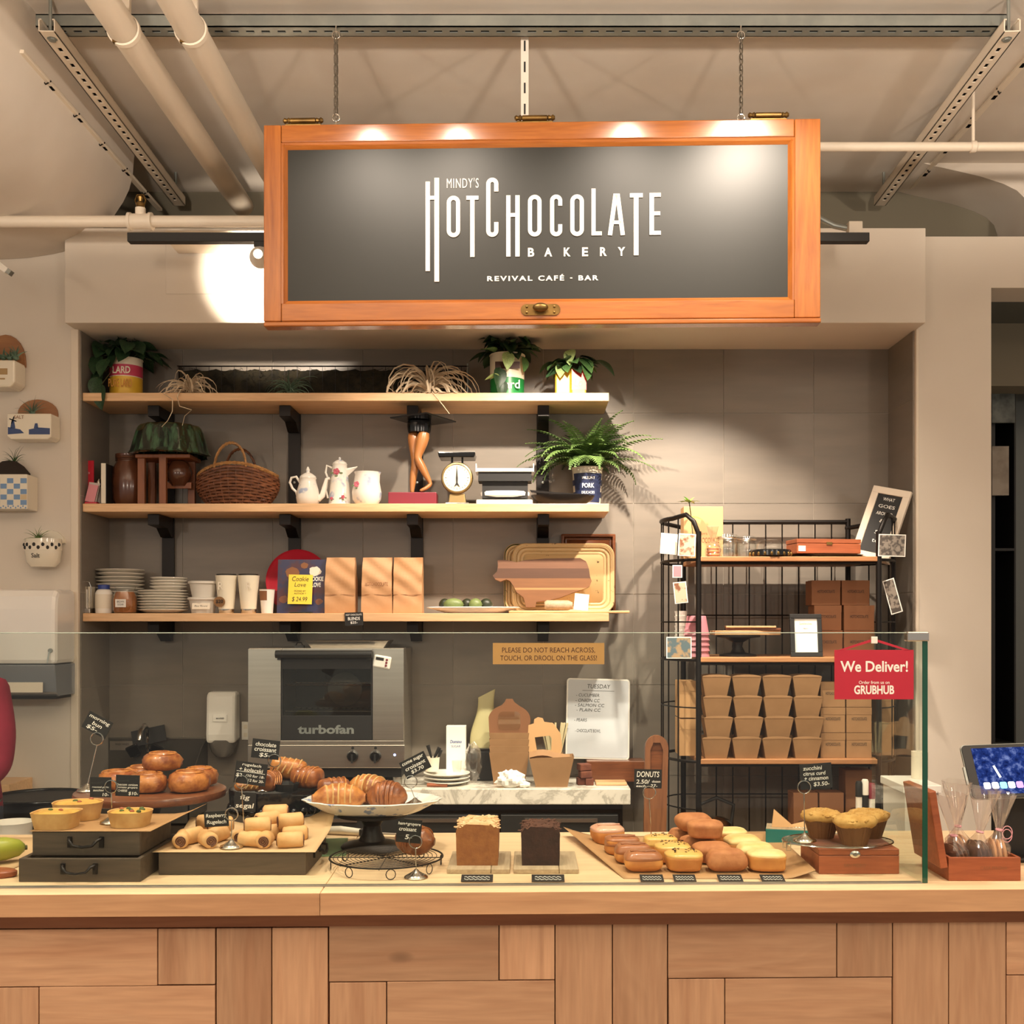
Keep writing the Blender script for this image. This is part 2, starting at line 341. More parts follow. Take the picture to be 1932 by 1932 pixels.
# ================================================================ CEILING HARDWARE
def channel(name, label, p0, p1, w, h, mt, side='y', slots=None, first=.06):
    """slotted U channel: back face with slots looking down"""
    p0 = Vector(p0); p1 = Vector(p1); L = (p1-p0).length; t = thing(name, label, 'strut channel', p0, math.atan2(p1.y-p0.y, p1.x-p0.x))
    th = .0035; m = MB(); m.bx(0, L, -w/2, -w/2+th, 0, h); m.bx(0, L, w/2-th, w/2, 0, h)
    m.bx(0, L, -w/2, -w/2+.009, h-th, h); m.bx(0, L, w/2-.009, w/2, h-th, h)
    sw, sl, pitch = .013, .027, .0508; x = first; x0 = 0
    while x+sl < L-.02:
        m.bx(x0, x, -sw/2, sw/2, 0, th); x0 = x+sl; x += pitch
    m.bx(x0, L, -sw/2, sw/2, 0, th); m.bx(0, L, -w/2, -sw/2, 0, th); m.bx(0, L, sw/2, w/2, 0, th)
    m.build('channel', mt, t); MB().bx(.01, L-.01, -w/2+.004, w/2-.004, th+.0008, th+.0018).build('slot_shade_sheet', 'slot_shade', t)  # black sheet painted in for the shade inside the channel
    return t
c0 = channel('strut_channel', 'galvanized slotted channel running across above the hanging sign', (X(75, 3.585), 3.585, 3.42), (X(1895, 3.585), 3.585, 3.42), .06, .041, 'galv')
c1 = channel('strut_channel', 'white painted slotted channel running back on the left ceiling', (-1.515, 3.50, 3.375), (-1.55, 4.96, 3.375), .052, .041, 'whitepaint', first=.1)
c2 = channel('strut_channel', 'white painted slotted channel running back on the right ceiling', (1.545, 3.50, 3.375), (1.595, 4.96, 3.375), .052, .041, 'whitepaint', first=.1)
for c in (c1, c2):
    MB().lathe([(0, -.006), (.012, -.006), (.012, -.002), (.017, 0)], 8, c=(.045, 0, 0)).build('bolt', 'galv', c)
    MB().cyl((.03, 0, .01), (.03, 0, CEIL-3.375), .006, n=8).build('threaded_rod', 'galv', c)
    MB().cyl((1.40, 0, .03), (1.40, 0, CEIL-3.375), .006, n=8).build('threaded_rod', 'galv', c)
for lab, x in (('thin white slotted rail along the rounded beam at far left', -1.622), ('flush white slot channel set in the ceiling at far right', 1.775)):
    t = thing('ceiling_rail', lab, 'rail', (x, 3.55 if x < 0 else 3.7, 3.345 if x < 0 else CEIL)); MB().bx(-.012, .012, 0, 1.36, -.012, 0).build('rail', 'whitepaint', t, bevel=.002)
    for k in range(5):
        MB().tube([(-.014, .18+k*.24, -.004), (0, .19+k*.24, -.02), (.014, .2+k*.24, -.004)], .003, 5).build('clip', 'iron', t)
        MB().bx(-.007, .007, .22+k*.24, .25+k*.24, -.0135, -.012).build('slot', 'slot_shade', t)  # black patch painted for the shade in a rail slot
for nm, lab, x, y1 in (('ceiling_pipe', 'fat white pipe running back that ends left of the sign', -1.217, 4.80), ('ceiling_pipe', 'fat white pipe running back closest to the sign', -1.013, 4.9)):
    t = thing(nm, lab, 'pipe', (x, 2.5, 3.30)); m = MB()
    m.lathe([(.0, 0), (.045, .0), (.045, y1-2.5-.03), (.03, y1-2.5-.005), (0, y1-2.5)], 28)
    o = m.build('pipe', 'whitepaint', t, smooth=40); o.rotation_euler = (R(-90), 0, 0)
    MB().lathe([(.046, 0), (.050, .004), (.050, .022), (.046, .026)], 28, ends=False).build('clamp', 'whitepaint', t, smooth=40, loc=(0, .84, 0), rot=(R(-90), 0, 0))
    MB().bx(-.02, .02, .845, .86, .045, .2).build('hanger', 'whitepaint', t); MB().bx(-.03, -.012, .838, .852, -.043, -.028).build('clamp_screw', 'brass', t)
Yp = 4.15; zc = Z(418, Yp)
t = thing('sprinkler_pipe', 'white horizontal sprinkler pipe with tee at the left of the sign', 'pipe', (X(265, Yp), Yp, zc))
MB().cyl((-2.4, 0, 0), (.75, 0, 0), .0215, n=20).build('pipe', 'whitepaint', t, smooth=40)
m = MB(); m.cyl((-.038, 0, 0), (.038, 0, 0), .029, n=20); m.cyl((-.045, 0, 0), (-.034, 0, 0), .033, n=20); m.cyl((.034, 0, 0), (.045, 0, 0), .033, n=20); m.cyl((0, 0, .02), (0, 0, .05), .019, n=16)
m.build('tee', 'whitepaint', t, smooth=40)
m = MB(); m.lathe([(.01, .05), (.016, .055), (.016, .068), (.008, .075), (.012, .09), (.004, .1)], 12); m.build('sprinkler_head', 'brass', t, smooth=40)
MB().tube([(.014, 0, .06), (.02, 0, .08), (.012, 0, .1), (-.012, 0, .1), (-.02, 0, .08), (-.014, 0, .06)], .003, 6).build('sprinkler_frame', 'brass', t, smooth=60)
t = thing('sprinkler_pipe', 'thin white horizontal pipe to the right of the sign', 'pipe', (X(1545, 4.08), 4.08, Z(277, 4.08)))
MB().cyl((-.6, 0, 0), (1.6, 0, 0), .0165, n=18).build('pipe', 'whitepaint', t, smooth=40)
MB().cyl((.57, 0, .01), (.57, 0, CEIL-Z(277, 4.08)), .006, n=8).build('hanger_rod', 'whitepaint', t)
MB().lathe([(.0175, -.012), (.021, -.008), (.021, .008), (.0175, .012)], 18, ends=False).build('hanger_ring', 'whitepaint', t, smooth=40, loc=(.57, 0, 0), rot=(0, R(90), 0))
t = thing('conduit_bracket', 'short white slotted bracket on the wall behind the track light', 'bracket', (X(312, 4.3), 4.3, Z(452, 4.3)))
MB().bx(0, 1.1, 0, .16, .0, .035).build('channel', 'whitepaint', t)
for k in range(8): MB().bx(.012+k*.05, .038+k*.05, -.0006, 0, .004, .012).build('slot', 'black', t)
# track light behind the sign
zt = Z(452, 3.95)
t = thing('track_light', 'black ceiling track with spot heads hung behind the sign', 'track light', (X(243, 3.95), 3.95, zt))
Lt = X(1638, 3.95)-X(243, 3.95)
MB().bx(0, Lt, -.018, .018, -.012, .02).build('track', 'black', t, bevel=.002)
for k in (.75, 1.3, 2.0): MB().bx(k-.012, k+.012, .018, YS-3.95-.0005, -.004, .016).build('wall_arm', 'whitepaint', t)
for (p, tg, e, s_) in SHELF_SPOTS:
    lp = Vector(p)-Vector(t.location); d = (Vector(tg)-Vector(p)).normalized(); q = d.to_track_quat('-Z', 'Y').to_euler()
    m = MB(); m.cyl((lp.x, 0, -.012), (lp.x, 0, lp.z+.075), .008, n=8); m.box((lp.x, 0, -.02), (.05, .03, .02)); m.build('stem', 'black', t)
    hd = MB().lathe([(.016, .10), (.022, .085), (.03, .06), (.038, .012), (.038, .006), (.034, .006), (.028, .05)], 20, ends=False).build('spot_head', 'white', t, smooth=40, loc=lp, rot=q)
    MB().lathe([(.028, .05), (.0, .052)], 20, ends=False).build('bulb', 'lampglow', hd)
t = thing('flexible_conduit', 'grey flexible cable looping to the right end of the black track', 'cable', (X(1548, 4.02), 4.02, Z(413, 4.02)))
MB().tube([(-.15, .05, .12), (-.06, .02, .06), (0, .01, .005), (.05, 0, -.025), (.10, 0, -.035), (.13, -.02, -.05)], .011, 8).build('cable', 'galv', t, smooth=60)
MB().bx(.095, .145, -.03, .01, -.062, -.018).build('junction_box', 'whitepaint', t, bevel=.003)
t = thing('spot_rail', 'white lamp fitting end poking in at the far left', 'lamp', (X(8, 4.0), 4.0, Z(495, 4.0)))
MB().box((-.03, 0, 0), (.11, .03, .022), rot=(0, R(38), 0)).build('body', 'white', t, bevel=.003); MB().box((.018, 0, -.035), (.02, .025, .018), rot=(0, R(38), 0)).build('end_cap', 'galv', t)
# front lamps' own track and heads over the customers
t = thing('track_light', 'front ceiling track whose spots shine on the sign', 'track light', (-1.6, 2.69, CEIL-.02))
MB().bx(0, 3.2, -.018, .018, -.012, .02).build('track', 'black', t)
for (p, tg, e) in SIGN_SPOTS:
    lp = Vector(p)-Vector(t.location); q = (Vector(tg)-Vector(p)).normalized().to_track_quat('-Z', 'Y').to_euler()
    MB().lathe([(.016, .05), (.026, .045), (.04, .012), (.04, .004), (.036, .004), (.03, .04)], 20, ends=False).build('spot_head', 'black', t, smooth=40, loc=lp+Vector((0, 0, .0)), rot=q)

for p in FILL_LAMPS:  # made-up fixtures to go with the added fill lamps
    t = thing('fill_lamp', 'added fill lamp over the customer area at x %.1f' % p[0], 'lamp', (p[0], p[1], CEIL)); t['label'] = {-2.7: 'far left', -.95: 'inner left', .95: 'inner right', 2.7: 'far right'}[p[0]]+' added fill lamp over the customer area'
    MB().cyl((0, 0, p[2]-CEIL+.15), (0, 0, 0), .004, n=8).build('cord', 'black', t); MB().lathe([(.03, p[2]-CEIL+.17), (.11, p[2]-CEIL+.135), (.125, p[2]-CEIL+.12), (.11, p[2]-CEIL+.13)], 28, ends=False).build('shade_cap', 'black', t, smooth=40)
# ================================================================ THE SIGN
YG = 3.55; sgx, sgy = 1019.5, 424.0
sign = thing('hanging_sign', 'wood framed chalkboard bakery sign hanging above the counter', 'sign', (X(sgx, YG), YG, Z(sgy, YG)), R(-1.5))
def gx(px): return (px-sgx)*YG/F
def gz(py): return -(py-sgy)*YG/F
pm('slate', H('#1a1c19'), .38, spec=.5, bump=.02, bscale=300)
MB().bx(gx(536), gx(1488), -.004, .006, gz(572), gz(274)).build('slate_panel', 'slate', sign)
MB().bx(gx(497), gx(530), -.02, .022, gz(606), gz(235)).build('stile', 'sign_v', sign, bevel=.003)
MB().bx(gx(1494), gx(1542), -.02, .022, gz(606), gz(235)).build('stile', 'sign_v', sign, bevel=.003)
MB().bx(gx(530.5), gx(1493.5), -.02, .022, gz(268), gz(235)).build('rail', 'sign_h', sign, bevel=.003)
MB().bx(gx(530.5), gx(1493.5), -.02, .022, gz(606), gz(572)).build('rail', 'sign_h', sign, bevel=.003)
MB().bx(gx(498), gx(1542), -.03, .022, gz(617), gz(608)).build('bottom_lip', 'sign_h', sign, bevel=.004)
for (x0, x1, y0, y1) in ((530, 1494, 268, 279), (530, 1494, 565, 572), (530, 541, 268, 572), (1483, 1494, 268, 572)):
    m = MB(); h = x1-x0 > y1-y0
    if h:
        zt_, zb_ = gz(y0), gz(y1); a0, a1 = (gx(x0), gx(x1))
        pr = [(-.016, zt_), (-.013, zt_-(zt_-zb_)*.35), (-.015, zt_-(zt_-zb_)*.5), (-.010, zt_-(zt_-zb_)*.75), (-.0045, zb_), (.0, zb_), (.0, zt_)] if y0 < 400 else [(-.0045, zt_), (-.014, zb_), (0, zb_), (0, zt_)]
        m.prism(pr, a0, a1, 'x'); m.build('molding', 'sign_h', sign)
    else:
        l = x0 < 900; e0, e1 = (gx(x0), gx(x1)) if l else (gx(x1), gx(x0)); d = e1-e0
        pr = [(e0, -.016), (e0+d*.35, -.013), (e0+d*.5, -.015), (e0+d*.75, -.010), (e1, -.0045), (e1, 0), (e0, 0)]
        m.prism(pr, gz(y1), gz(y0), 'z'); m.build('molding', 'sign_v', sign)
for px in (571, 1009, 1446):      # brass pulls lying on the top edge
    hx = gx(px); hz = gz(230)
    o = MB().bx(-.058, .058, -.016, .016, -.003, .003).build('pull_plate', 'brass', sign, loc=(hx, 0, gz(235)+.003), bevel=.002)
    MB().cyl((-.04, -.012, .012), (.04, -.012, .012), .0085, n=14).build('pull_bar', 'brass', sign, smooth=40, loc=(hx, 0, gz(235)+.004))
    for s_ in (-1, 1): MB().lathe([(.004, -.013), (.009, -.008), (.006, 0), (.010, .006), (.005, .013)], 12).build('pull_end', 'brass', sign, smooth=40, loc=(hx+s_*.052, -.012, gz(235)+.016), rot=(0, R(90), 0))
lt = MB()
pts = []
for sgn in (1, -1):
    for k in range(-4, 5):
        a = R(k*20); pts.append((sgn*(.045+.018*math.cos(a)), sgn*(.018*math.sin(a))))
lt.prism(pts, -.024, -.019, 'y'); pl = lt.build('latch_plate', 'brass', sign, loc=(gx(1020), 0, gz(588)))
MB().ball((0, -.04, .003), (.025, .012, .014), 16, 10).build('latch_knob', 'brass', sign, smooth=60, loc=(gx(1020), 0, gz(588)))
MB().cyl((0, -.02, 0), (0, -.036, .002), .009, n=12).build('latch_neck', 'brass', sign, loc=(gx(1020), 0, gz(588)))
for s_ in (-1, 1):
    for q in (-1, 1): MB().ball((s_*.044, -.025, q*.009), .004, 8, 6).build('screw', 'brass', sign, loc=(gx(1020), 0, gz(588)))
# lettering: strokes in crop pixels of the photograph's sign
def lx(c): return gx(780+c*.25880)
def lz(c): return gz(300+c*.25871)
L = MB(); y0_, y1_ = -.0075, -.004
def bar(xa, ya, xb, yb): L.bx(lx(xa), lx(xb), y0_, y1_, lz(yb), lz(ya))
def ribbon(path, wd, closed=False):
    n = len(path); a = []; b = []
    for i in range(n):
        p, q = (path[i-1], path[(i+1) % n]) if closed else (path[max(i-1, 0)], path[min(i+1, n-1)])
        dx, dy = q[0]-p[0], q[1]-p[1]; l = math.hypot(dx, dy); nx, ny = -dy/l*wd/2, dx/l*wd/2
        a.append((path[i][0]+nx, path[i][1]+ny)); b.append((path[i][0]-nx, path[i][1]-ny))
    for i in range(n if closed else n-1):
        j = (i+1) % n; L.prism([(lx(u), lz(v)) for u, v in (a[i], a[j], b[j], b[i])], y0_, y1_, 'y')
def oval(xa, ya, xb, yb, st, gap=None):
    xa += st/2; xb -= st/2; ya += st/2; yb -= st/2; r = (xb-xa)/2; cx = (xa+xb)/2
    top = [(cx+r*math.cos(R(k)), ya+r-r*math.sin(R(k))) for k in range(0, 181, 15)]
    bot = [(cx-r*math.cos(R(k)), yb-r+r*math.sin(R(k))) for k in range(0, 181, 15)]
    if gap: ribbon([(xb, gap[0])]+top+bot+[(xb, gap[1])], st)
    else: ribbon(top+bot, st, True)
bar(88, 163, 120, 815); bar(153, 136, 187, 893); bar(120, 267, 153, 294)
oval(243, 268, 341, 570, 30); bar(386, 269, 475, 298); bar(414, 298, 446, 715)
oval(531, 139, 620, 570, 31, (240, 463)); bar(677, 269, 708, 715); bar(743, 269, 775, 715); bar(708, 398, 743, 425)
oval(835, 267, 934, 570, 30); oval(996, 267, 1085, 570, 30, (348, 483)); oval(1143, 267, 1242, 570, 30)
bar(1297, 226, 1327, 566); bar(1327, 538, 1372, 566)
ribbon([(1472, 266), (1431, 566)], 31); ribbon([(1486, 266), (1524, 566)], 31); bar(1440, 460, 1516, 485); bar(1464, 264, 1495, 290)
bar(1576, 263, 1669, 293); bar(1604, 293, 1638, 713)
bar(1718, 262, 1750, 566); bar(1750, 262, 1800, 290); bar(1750, 397, 1795, 424); bar(1750, 538, 1800, 566)
pm('sign_letter', H('#f6f1e4'), .6); L.build('lettering', 'sign_letter', sign)
def stext(body, xa, xb, ya, yb, **kw): text(body, lx(xb)-lx(xa), lz(ya)-lz(yb), 'sign_letter', sign, ((lx(xa)+lx(xb))/2, -.006, (lz(ya)+lz(yb))/2), **kw)
stext("MINDY'S", 243, 476, 138, 211, bold=.0, spacing=1.15)
for ch, xa, xb in (('B', 835, 881), ('A', 954, 1011), ('K', 1096, 1145), ('E', 1229, 1272), ('R', 1359, 1408), ('Y', 1488, 1541)): stext(ch, xa, xb, 652, 716, bold=.03)
stext('REVIVAL', 538, 868, 855, 892, bold=.028, spacing=1.3); stext('CAF\u00c9', 910, 1098, 845, 892, bold=.028, spacing=1.3); stext('-', 1142, 1158, 870, 877, bold=.02); stext('BAR', 1203, 1347, 855, 892, bold=.028, spacing=1.3)
# chains and the centre strap
def chain(px, lab):
    top = 3.42; bot = Z(232, YG-.0)+.004; n = 14
    t = thing('hanging_chain', lab, 'chain', (X(px, YG), YG, bot)); Lc = top-bot
    for e, zz in (('eye_bolt', .012), ('eye_bolt', Lc-.03)):
        m = MB(); m.tube([(.012*math.cos(R(k)), 0, zz+.012*math.sin(R(k))) for k in range(0, 360, 30)], .0026, 6, closed=True)
        m.cyl((0, 0, zz-.022 if zz < .1 else zz+.012), (0, 0, zz-.012 if zz < .1 else Lc), .003, n=6); m.build(e, 'chrome', t, smooth=60)
    z = .02; hl = .0125; step = (Lc-.066)/n
    me = MB().tube([(.0055*math.cos(R(k)), 0, .0135*math.sin(R(k))+(.006 if math.sin(R(k)) > 0 else -.006)) for k in range(0, 360, 30)], .0019, 5, closed=True).mesh('link', 'chain_steel', 60)
    for k in range(n+1): obj('link', me, t, loc=(0, 0, .022+step*k+.006), rot=(0, 0, R(90*(k % 2)+20)))
chain(634, 'left steel link chain holding up the sign'); chain(1398, 'right steel link chain holding up the sign')
t = thing('strap_hanger', 'white painted slotted strap dropping from the ceiling behind the sign', 'strap', (X(990, 3.68), 3.68, Z(228, 3.68)))
hz = CEIL-Z(228, 3.68); m = MB(); m.bx(-.013, .013, -.004, .004, -.02, hz); m.build('strap', 'ceiling_paint', t, bevel=.001)
for k in range(5): MB().bx(-.003, .003, -.0046, -.004, .02+k*.07, .055+k*.07).build('slot', 'black', t)
MB().box((0, 0, hz-.02), (.035, .02, .04)).build('foot', 'whitepaint', t, bevel=.003)

# ================================================================ THE COUNTER
YC, yaw, CT = 2.385, .0227, .92
ctr = thing('maple_worktop', 'pale maple worktop of the counter running across the front', 'counter top', (0, YC, 0), yaw)
jxm = X(605, YC)
MB().bx(-3.2, jxm-.0006, .003, .68, CT-.048, CT).build('slab', 'maple_top', ctr, bevel=.002); MB().bx(-3.2, jxm-.0006, -.001, .0028, CT-.048, CT-.001).build('edge_shade_band', 'edge_shade_wood', ctr)  # front face of the slab in darker wood, its shade put into the colour
MB().bx(jxm+.0006, 3.2, .004, .68, CT-.048, CT).build('slab', 'maple_top', ctr, bevel=.002); MB().bx(jxm+.0006, 3.2, .0, .0038, CT-.048, CT-.001).build('edge_shade_band', 'edge_shade_wood', ctr)
cf = thing('display_counter', 'counter faced with reddish patchwork wood panelling', 'counter', (0, YC, 0), yaw)
MB().bx(-3.2, 3.2, .075, .64, .0, CT-.048).build('carcass', 'trim_wood', cf)
MB().bx(-3.2, 3.2, .052, .075, Z(1746, YC+.05), CT-.049).build('top_rail', 'trim_wood', cf)
YBD = YC+.05
B = [(-250, 301, 1749, 1857, 'h'), (302, 409, 1749, 1855, 'v'), (-250, -28, 1858, 1965, 'h'), (-27, 80, 1858, 1965, 'v'), (81, 409, 1857, 1965, 'h'), (411, 514, 1749, 2078, 'v'), (515, 620, 1749, 2078, 'v'),
     (622, 942, 1745, 1852, 'h'), (623, 730, 1853, 1962, 'v'), (731, 1048, 1852, 1962, 'h'), (943, 1048, 1744, 1851, 'v'), (1049, 1157, 1744, 2074, 'v'), (1158, 1262, 1744, 2074, 'v'),
     (1263, 1585, 1743, 1850, 'h'), (1264, 1371, 1851, 1960, 'v'), (1372, 1692, 1851, 1960, 'h'), (1586, 1692, 1743, 1850, 'v'), (1693, 1800, 1743, 2072, 'v'), (1801, 1911, 1743, 2072, 'v'),
     (1912, 2230, 1743, 1848, 'h'), (1912, 2018, 1849, 1956, 'v'), (2019, 2230, 1849, 1956, 'h'), (-250, 80, 1966, 2075, 'h'), (81, 409, 1966, 2075, 'h'), (622, 942, 1963, 2075, 'h'), (943, 1048, 1963, 2075, 'v'), (1263, 1585, 1961, 2073, 'h'), (1586, 1692, 1961, 2073, 'v'), (1912, 2230, 1957, 2073, 'h')]
for (a, b, c, d, gr) in B:
    pr = rnd.uniform(0, .0022)
    cx, cz = (X(a, YBD)+X(b, YBD))/2, (Z(c, YBD)+Z(d, YBD))/2; hw, hh = (X(b, YBD)-X(a, YBD))/2-.0006, (Z(c, YBD)-Z(d, YBD))/2-.0006
    MB().bx(-hw, hw, -.004-pr, .012, -hh, hh).build('board', 'board_'+gr, cf, bevel=.0012, loc=(cx, .062, cz))
MB().bx(-3.2, 3.2, .09, .11, .0, .44).build('kick_panel', 'trim_wood', cf)
# glass guard
gl = thing('glass_guard', 'clear glass sneeze guard standing along the counter front', 'glass guard', (0, YC+.062, CT), yaw)
GT = Z(1195, YC+.062)-CT; gxr = X(1744, YC+.062)
MB().bx(-3.2, gxr, -.005, .005, .001, GT).build('front_pane', ['case_glass'], gl)
MB().bx(gxr+.001, gxr+.013, -.004, .33, .001, GT-.004).build('end_pane', ['case_glass'], gl)
MB().bx(gxr+.001, gxr+.013, -.0055, -.0042, .001, GT-.004).build('pane_edge', 'glass_edge', gl)
MB().bx(-3.2, gxr, -.005, .005, GT+.0002, GT+.0022).build('polished_edge', 'glass_top', gl, bevel=.0008)
MB().bx(-3.2, gxr, -.006, .006, 0, .0035).build('base_seal', 'galv', gl)
m = MB(); m.bx(gxr-.035, gxr+.014, -.013, .012, GT-.018, GT+.004); m.build('corner_clamp', 'chrome', gl, bevel=.003)
# ================================================================ SHELVES
SF, SB = 4.60, 4.888
SHZ = [Z(741, SF), Z(950, SF), Z(1157, SF)]; STH = .034
SX0, SX1 = NL+.009, X(1149, SF)
for zz, lab in zip(SHZ, ('top wooden wall shelf with the plants', 'middle wooden wall shelf with teapots and kitchen scale', 'lowest wooden wall shelf with plates and paper bags')):
    tag(MB().bx(SX0, SX1, SF, SB, -STH, 0).build('wall_shelf', 'beech', bevel=.002, loc=(0, 0, zz)), lab, 'shelf', 'wooden wall shelves')
def bracket(px, lab):
    x = X(px, SB); t = thing('shelf_bracket', lab, 'bracket', (x, SB, SHZ[2]-.2), group='black steel shelf brackets')
    MB().bx(-.027, .027, -.008, .002, .11, SHZ[0]-SHZ[2]+.2-STH-.001).build('upright', 'iron', t, bevel=.001)
    for zz in SHZ:
        h = zz-SHZ[2]+.2-STH-.002
        MB().prism([(-.20, h), (-.20, h-.045), (-.09, h-.05), (-.035, h-.085), (-.0085, h-.085), (-.0085, h)], -.024, .024, 'x').build('arm', 'iron', t, bevel=.001)
    for zz in (.33, .78): MB().ball((0, -.009, zz), (.006, .003, .006), 10, 6).build('screw', 'galv', t)
for px, w_ in ((318, 'leftmost'), (556, 'second from the left'), (787, 'third from the left'), (1024, 'rightmost')):
    bracket(px, 'black steel shelf upright with arms, '+w_+' of the four')

# ---------------------------------------------------------------- plant helpers
def greens(name, c1, c2, rough=.45): pm(name, c1, rough, col2=c2, scale=16, vary=.25, spec=.35)
greens('leaf_dark', H('#1f3320'), H('#2f4a2c')); greens('leaf_mid', H('#3d5d33'), H('#557a45')); greens('leaf_pale', H('#8fae6b'), H('#b5c98c'))
greens('fern', H('#47602f'), H('#6a8449')); greens('fern_dark', H('#26401f'), H('#3a5a2e')); greens('air_green', H('#465c4a'), H('#6d8570')); pm('air_tan', H('#b39a7c'), .6, col2=H('#dac8aa'), scale=20, vary=.15); pm('stem', H('#4a4a28'), .6); pm('soil', H('#2a2019'), .9, bump=.4)
def leafmesh(name, L, W, mt, droop=.25, fold=.3):
    def fn(u, v):
        t = v; wdt = W*(math.sin(math.pi*min(1, t**.72))**.85)*(1 if t < .98 else 0); s = (u-.5)*2
        back = -.10*L*abs(s)**1.5*(1-t) if t < .3 else 0
        return (t*L+back, s*wdt/2, -droop*L*t*t+fold*abs(s)*wdt*.5)
    return MB().grid(fn, 5, 8).mesh(name, mt, 60)
LEAF = {m_: leafmesh('leaf', 1.0, .72, m_) for m_ in ('leaf_dark', 'leaf_mid', 'leaf_pale')}
def pothos(t, z0, n, rx, ry, rz, size, xlo=-9, mix=('leaf_dark',)*5+('leaf_mid',), extra=(), up=.45, seed=1):
    r = random.Random(seed); st = MB()
    spec = []
    for k in range(n):
        a = 2*math.pi*k/n*2.4+r.uniform(-.3, .3); e = r.uniform(.25, 1.0)
        p = Vector((math.cos(a)*rx*e, math.sin(a)*ry*e, z0+rz*(r.uniform(.05, 1.0))*(1.1-.5*e)))
        p.x = max(p.x, xlo)
        if xlo > -1 and math.cos(a) < .1: a = R(r.uniform(262, 300)) if math.sin(a) < .2 else R(r.uniform(60, 85))
        spec.append((p, a, r.uniform(-.2, .7), r.uniform(.75, 1.15)*size, r.choice(mix)))
    for e in extra: spec.append((Vector(e[0]), e[1], e[2], e[3], e[4]))
    for p, a, pit, sz, mt in spec:
        o = obj('leaf', LEAF[mt], t, loc=p); o.scale = (sz, sz, sz); o.rotation_euler = (r.uniform(-.5, .5), pit, a)
        st.tube([(0, 0, z0-.01), (p.x*.5, p.y*.5, (z0+p.z)/2+.02), tuple(p)], .0016, 4)
    st.build('stems', 'stem', t)
def airplant(t, c, n, L, mt, seed, r0=.0045, curl=2.2, spread=1.0, extra=()):
    r = random.Random(seed)
    for k in range(n):
        a = 2*math.pi*k/n+r.uniform(-.25, .25); el = r.uniform(.0, 1.5)*spread; l = L*r.uniform(.65, 1.15); pts = []; p = Vector(c); cu = r.uniform(.4, 1.0)*curl; tw = r.uniform(-1, 1)
        for j in range(9):
            pts.append(p.copy()); e = el-cu*(j/8)**1.15
            d = Vector((math.cos(a+tw*j/9)*math.cos(e), math.sin(a+tw*j/9)*math.cos(e), math.sin(e))); p = p+d*(l/8)
            if p.z < c[2]-.014: p.z = c[2]-.014
            if abs(p.y-c[1]) > .07: p.y = c[1]+math.copysign(.07, p.y-c[1])
        MB().tube(pts, r0, 5, radii=[r0*(1-j/8.6) for j in range(9)], flat=.35).build('leaf', mt, t, smooth=60)
    for e in extra: MB().tube(e, .003, 5, radii=[.0035*(1-.7*j/(len(e)-1)) for j in range(len(e))]).build('tendril', mt, t, smooth=60)
    MB().ball(c, (.013, .013, .011), 8, 6).build('base', mt, t, smooth=60)
def can(t, r, h, bands, n=28, lip=True, taper=1.0):
    """tin with painted bands [(z0, z1, material)]"""
    for z0, z1, mt in bands:
        k0 = 1+(taper-1)*z0/h; k1 = 1+(taper-1)*z1/h
        MB().lathe([(r*k0*.97, z0), (r*k0, z0), (r*k1, z1), (r*k1*.97, z1)], n, ends=False).build('can_band', mt, t, smooth=40)
    MB().lathe([(r*.96, .001), (r*.96*taper, h-.012), (0, h-.012)], n).build('soil', 'soil', t)
    if lip: MB().tube([(r*taper*1.005*math.cos(R(k)), r*taper*1.005*math.sin(R(k)), h) for k in range(0, 360, 15)], .0028, 6, closed=True).build('rim', 'offwhite', t, smooth=60)
pm('tin_white', H('#e9dfc8'), .4); pm('tin_pink', H('#c8405c'), .4); pm('tin_yellow', H('#e2b436'), .4); pm('tin_green', H('#1f7a3c'), .35); pm('tin_red', H('#c8321e'), .35); pm('tin_navy', H('#242c4a'), .4); pm('tin_brown', H('#4a2a1c'), .5); pm('ink', H('#22201e'), .6); pm('ink_orange', H('#c8862a'), .5)
pm('ink_blue', H('#35549c'), .5)
Z0, Z1, Z2 = [z_+.0003 for z_ in SHZ]
# ---------------------------------------------------------------- top shelf
Yt = 4.74
t = thing('potted_pothos', 'dark trailing pothos in a white and yellow tin on the top shelf', 'potted plant', (X(238, Yt), Yt, Z0))
h = Z(680, Yt)-Z0
can(t, .068, h, [(0, h*.52, 'tin_yellow'), (h*.52, h, 'tin_white')])
MB().lathe([(.0687, h*.54), (.0687, h*.82)], 28, ends=False).build('label_band', 'tin_pink', t, smooth=40)
text('LARD', .075, .03, 'tin_white', t, (.005, -.0695, h*.67), bold=.02); text('PURE LARD', .1, .035, 'ink_orange', t, (0, -.0695, h*.34), bold=.02)
pothos(t, h, 46, .115, .075, .10, .085, -.10, ('leaf_dark',), seed=3, extra=[((-.05, -.09, h-.02), R(250), .9, .085, 'leaf_dark'), ((-.08, -.07, h-.06), R(255), 1.1, .09, 'leaf_dark'), ((-.085, -.10, h-.10), R(250), 1.2, .085, 'leaf_dark'), ((-.03, -.075, h+.0), R(270), .9, .06, 'leaf_dark'), ((-.06, -.13, .03), R(265), 1.35, .10, 'leaf_dark'), ((-.105, -.04, .10), R(268), 1.0, .10, 'leaf_dark'), ((-.10, -.05, .17), R(262), .9, .09, 'leaf_dark')])
Ym = 4.84
t = thing('moss_trough', 'long dark wire trough filled with moss at the back of the top shelf', 'trough', (X(608, Ym), Ym, Z0))
x0, x1, hh = X(338, Ym)-X(608, Ym), X(884, Ym)-X(608, Ym), Z(694, Ym)-Z0
pm('moss', H('#1c190f'), .95, col2=H('#2e2817'), scale=30, bump=.9, bscale=140)
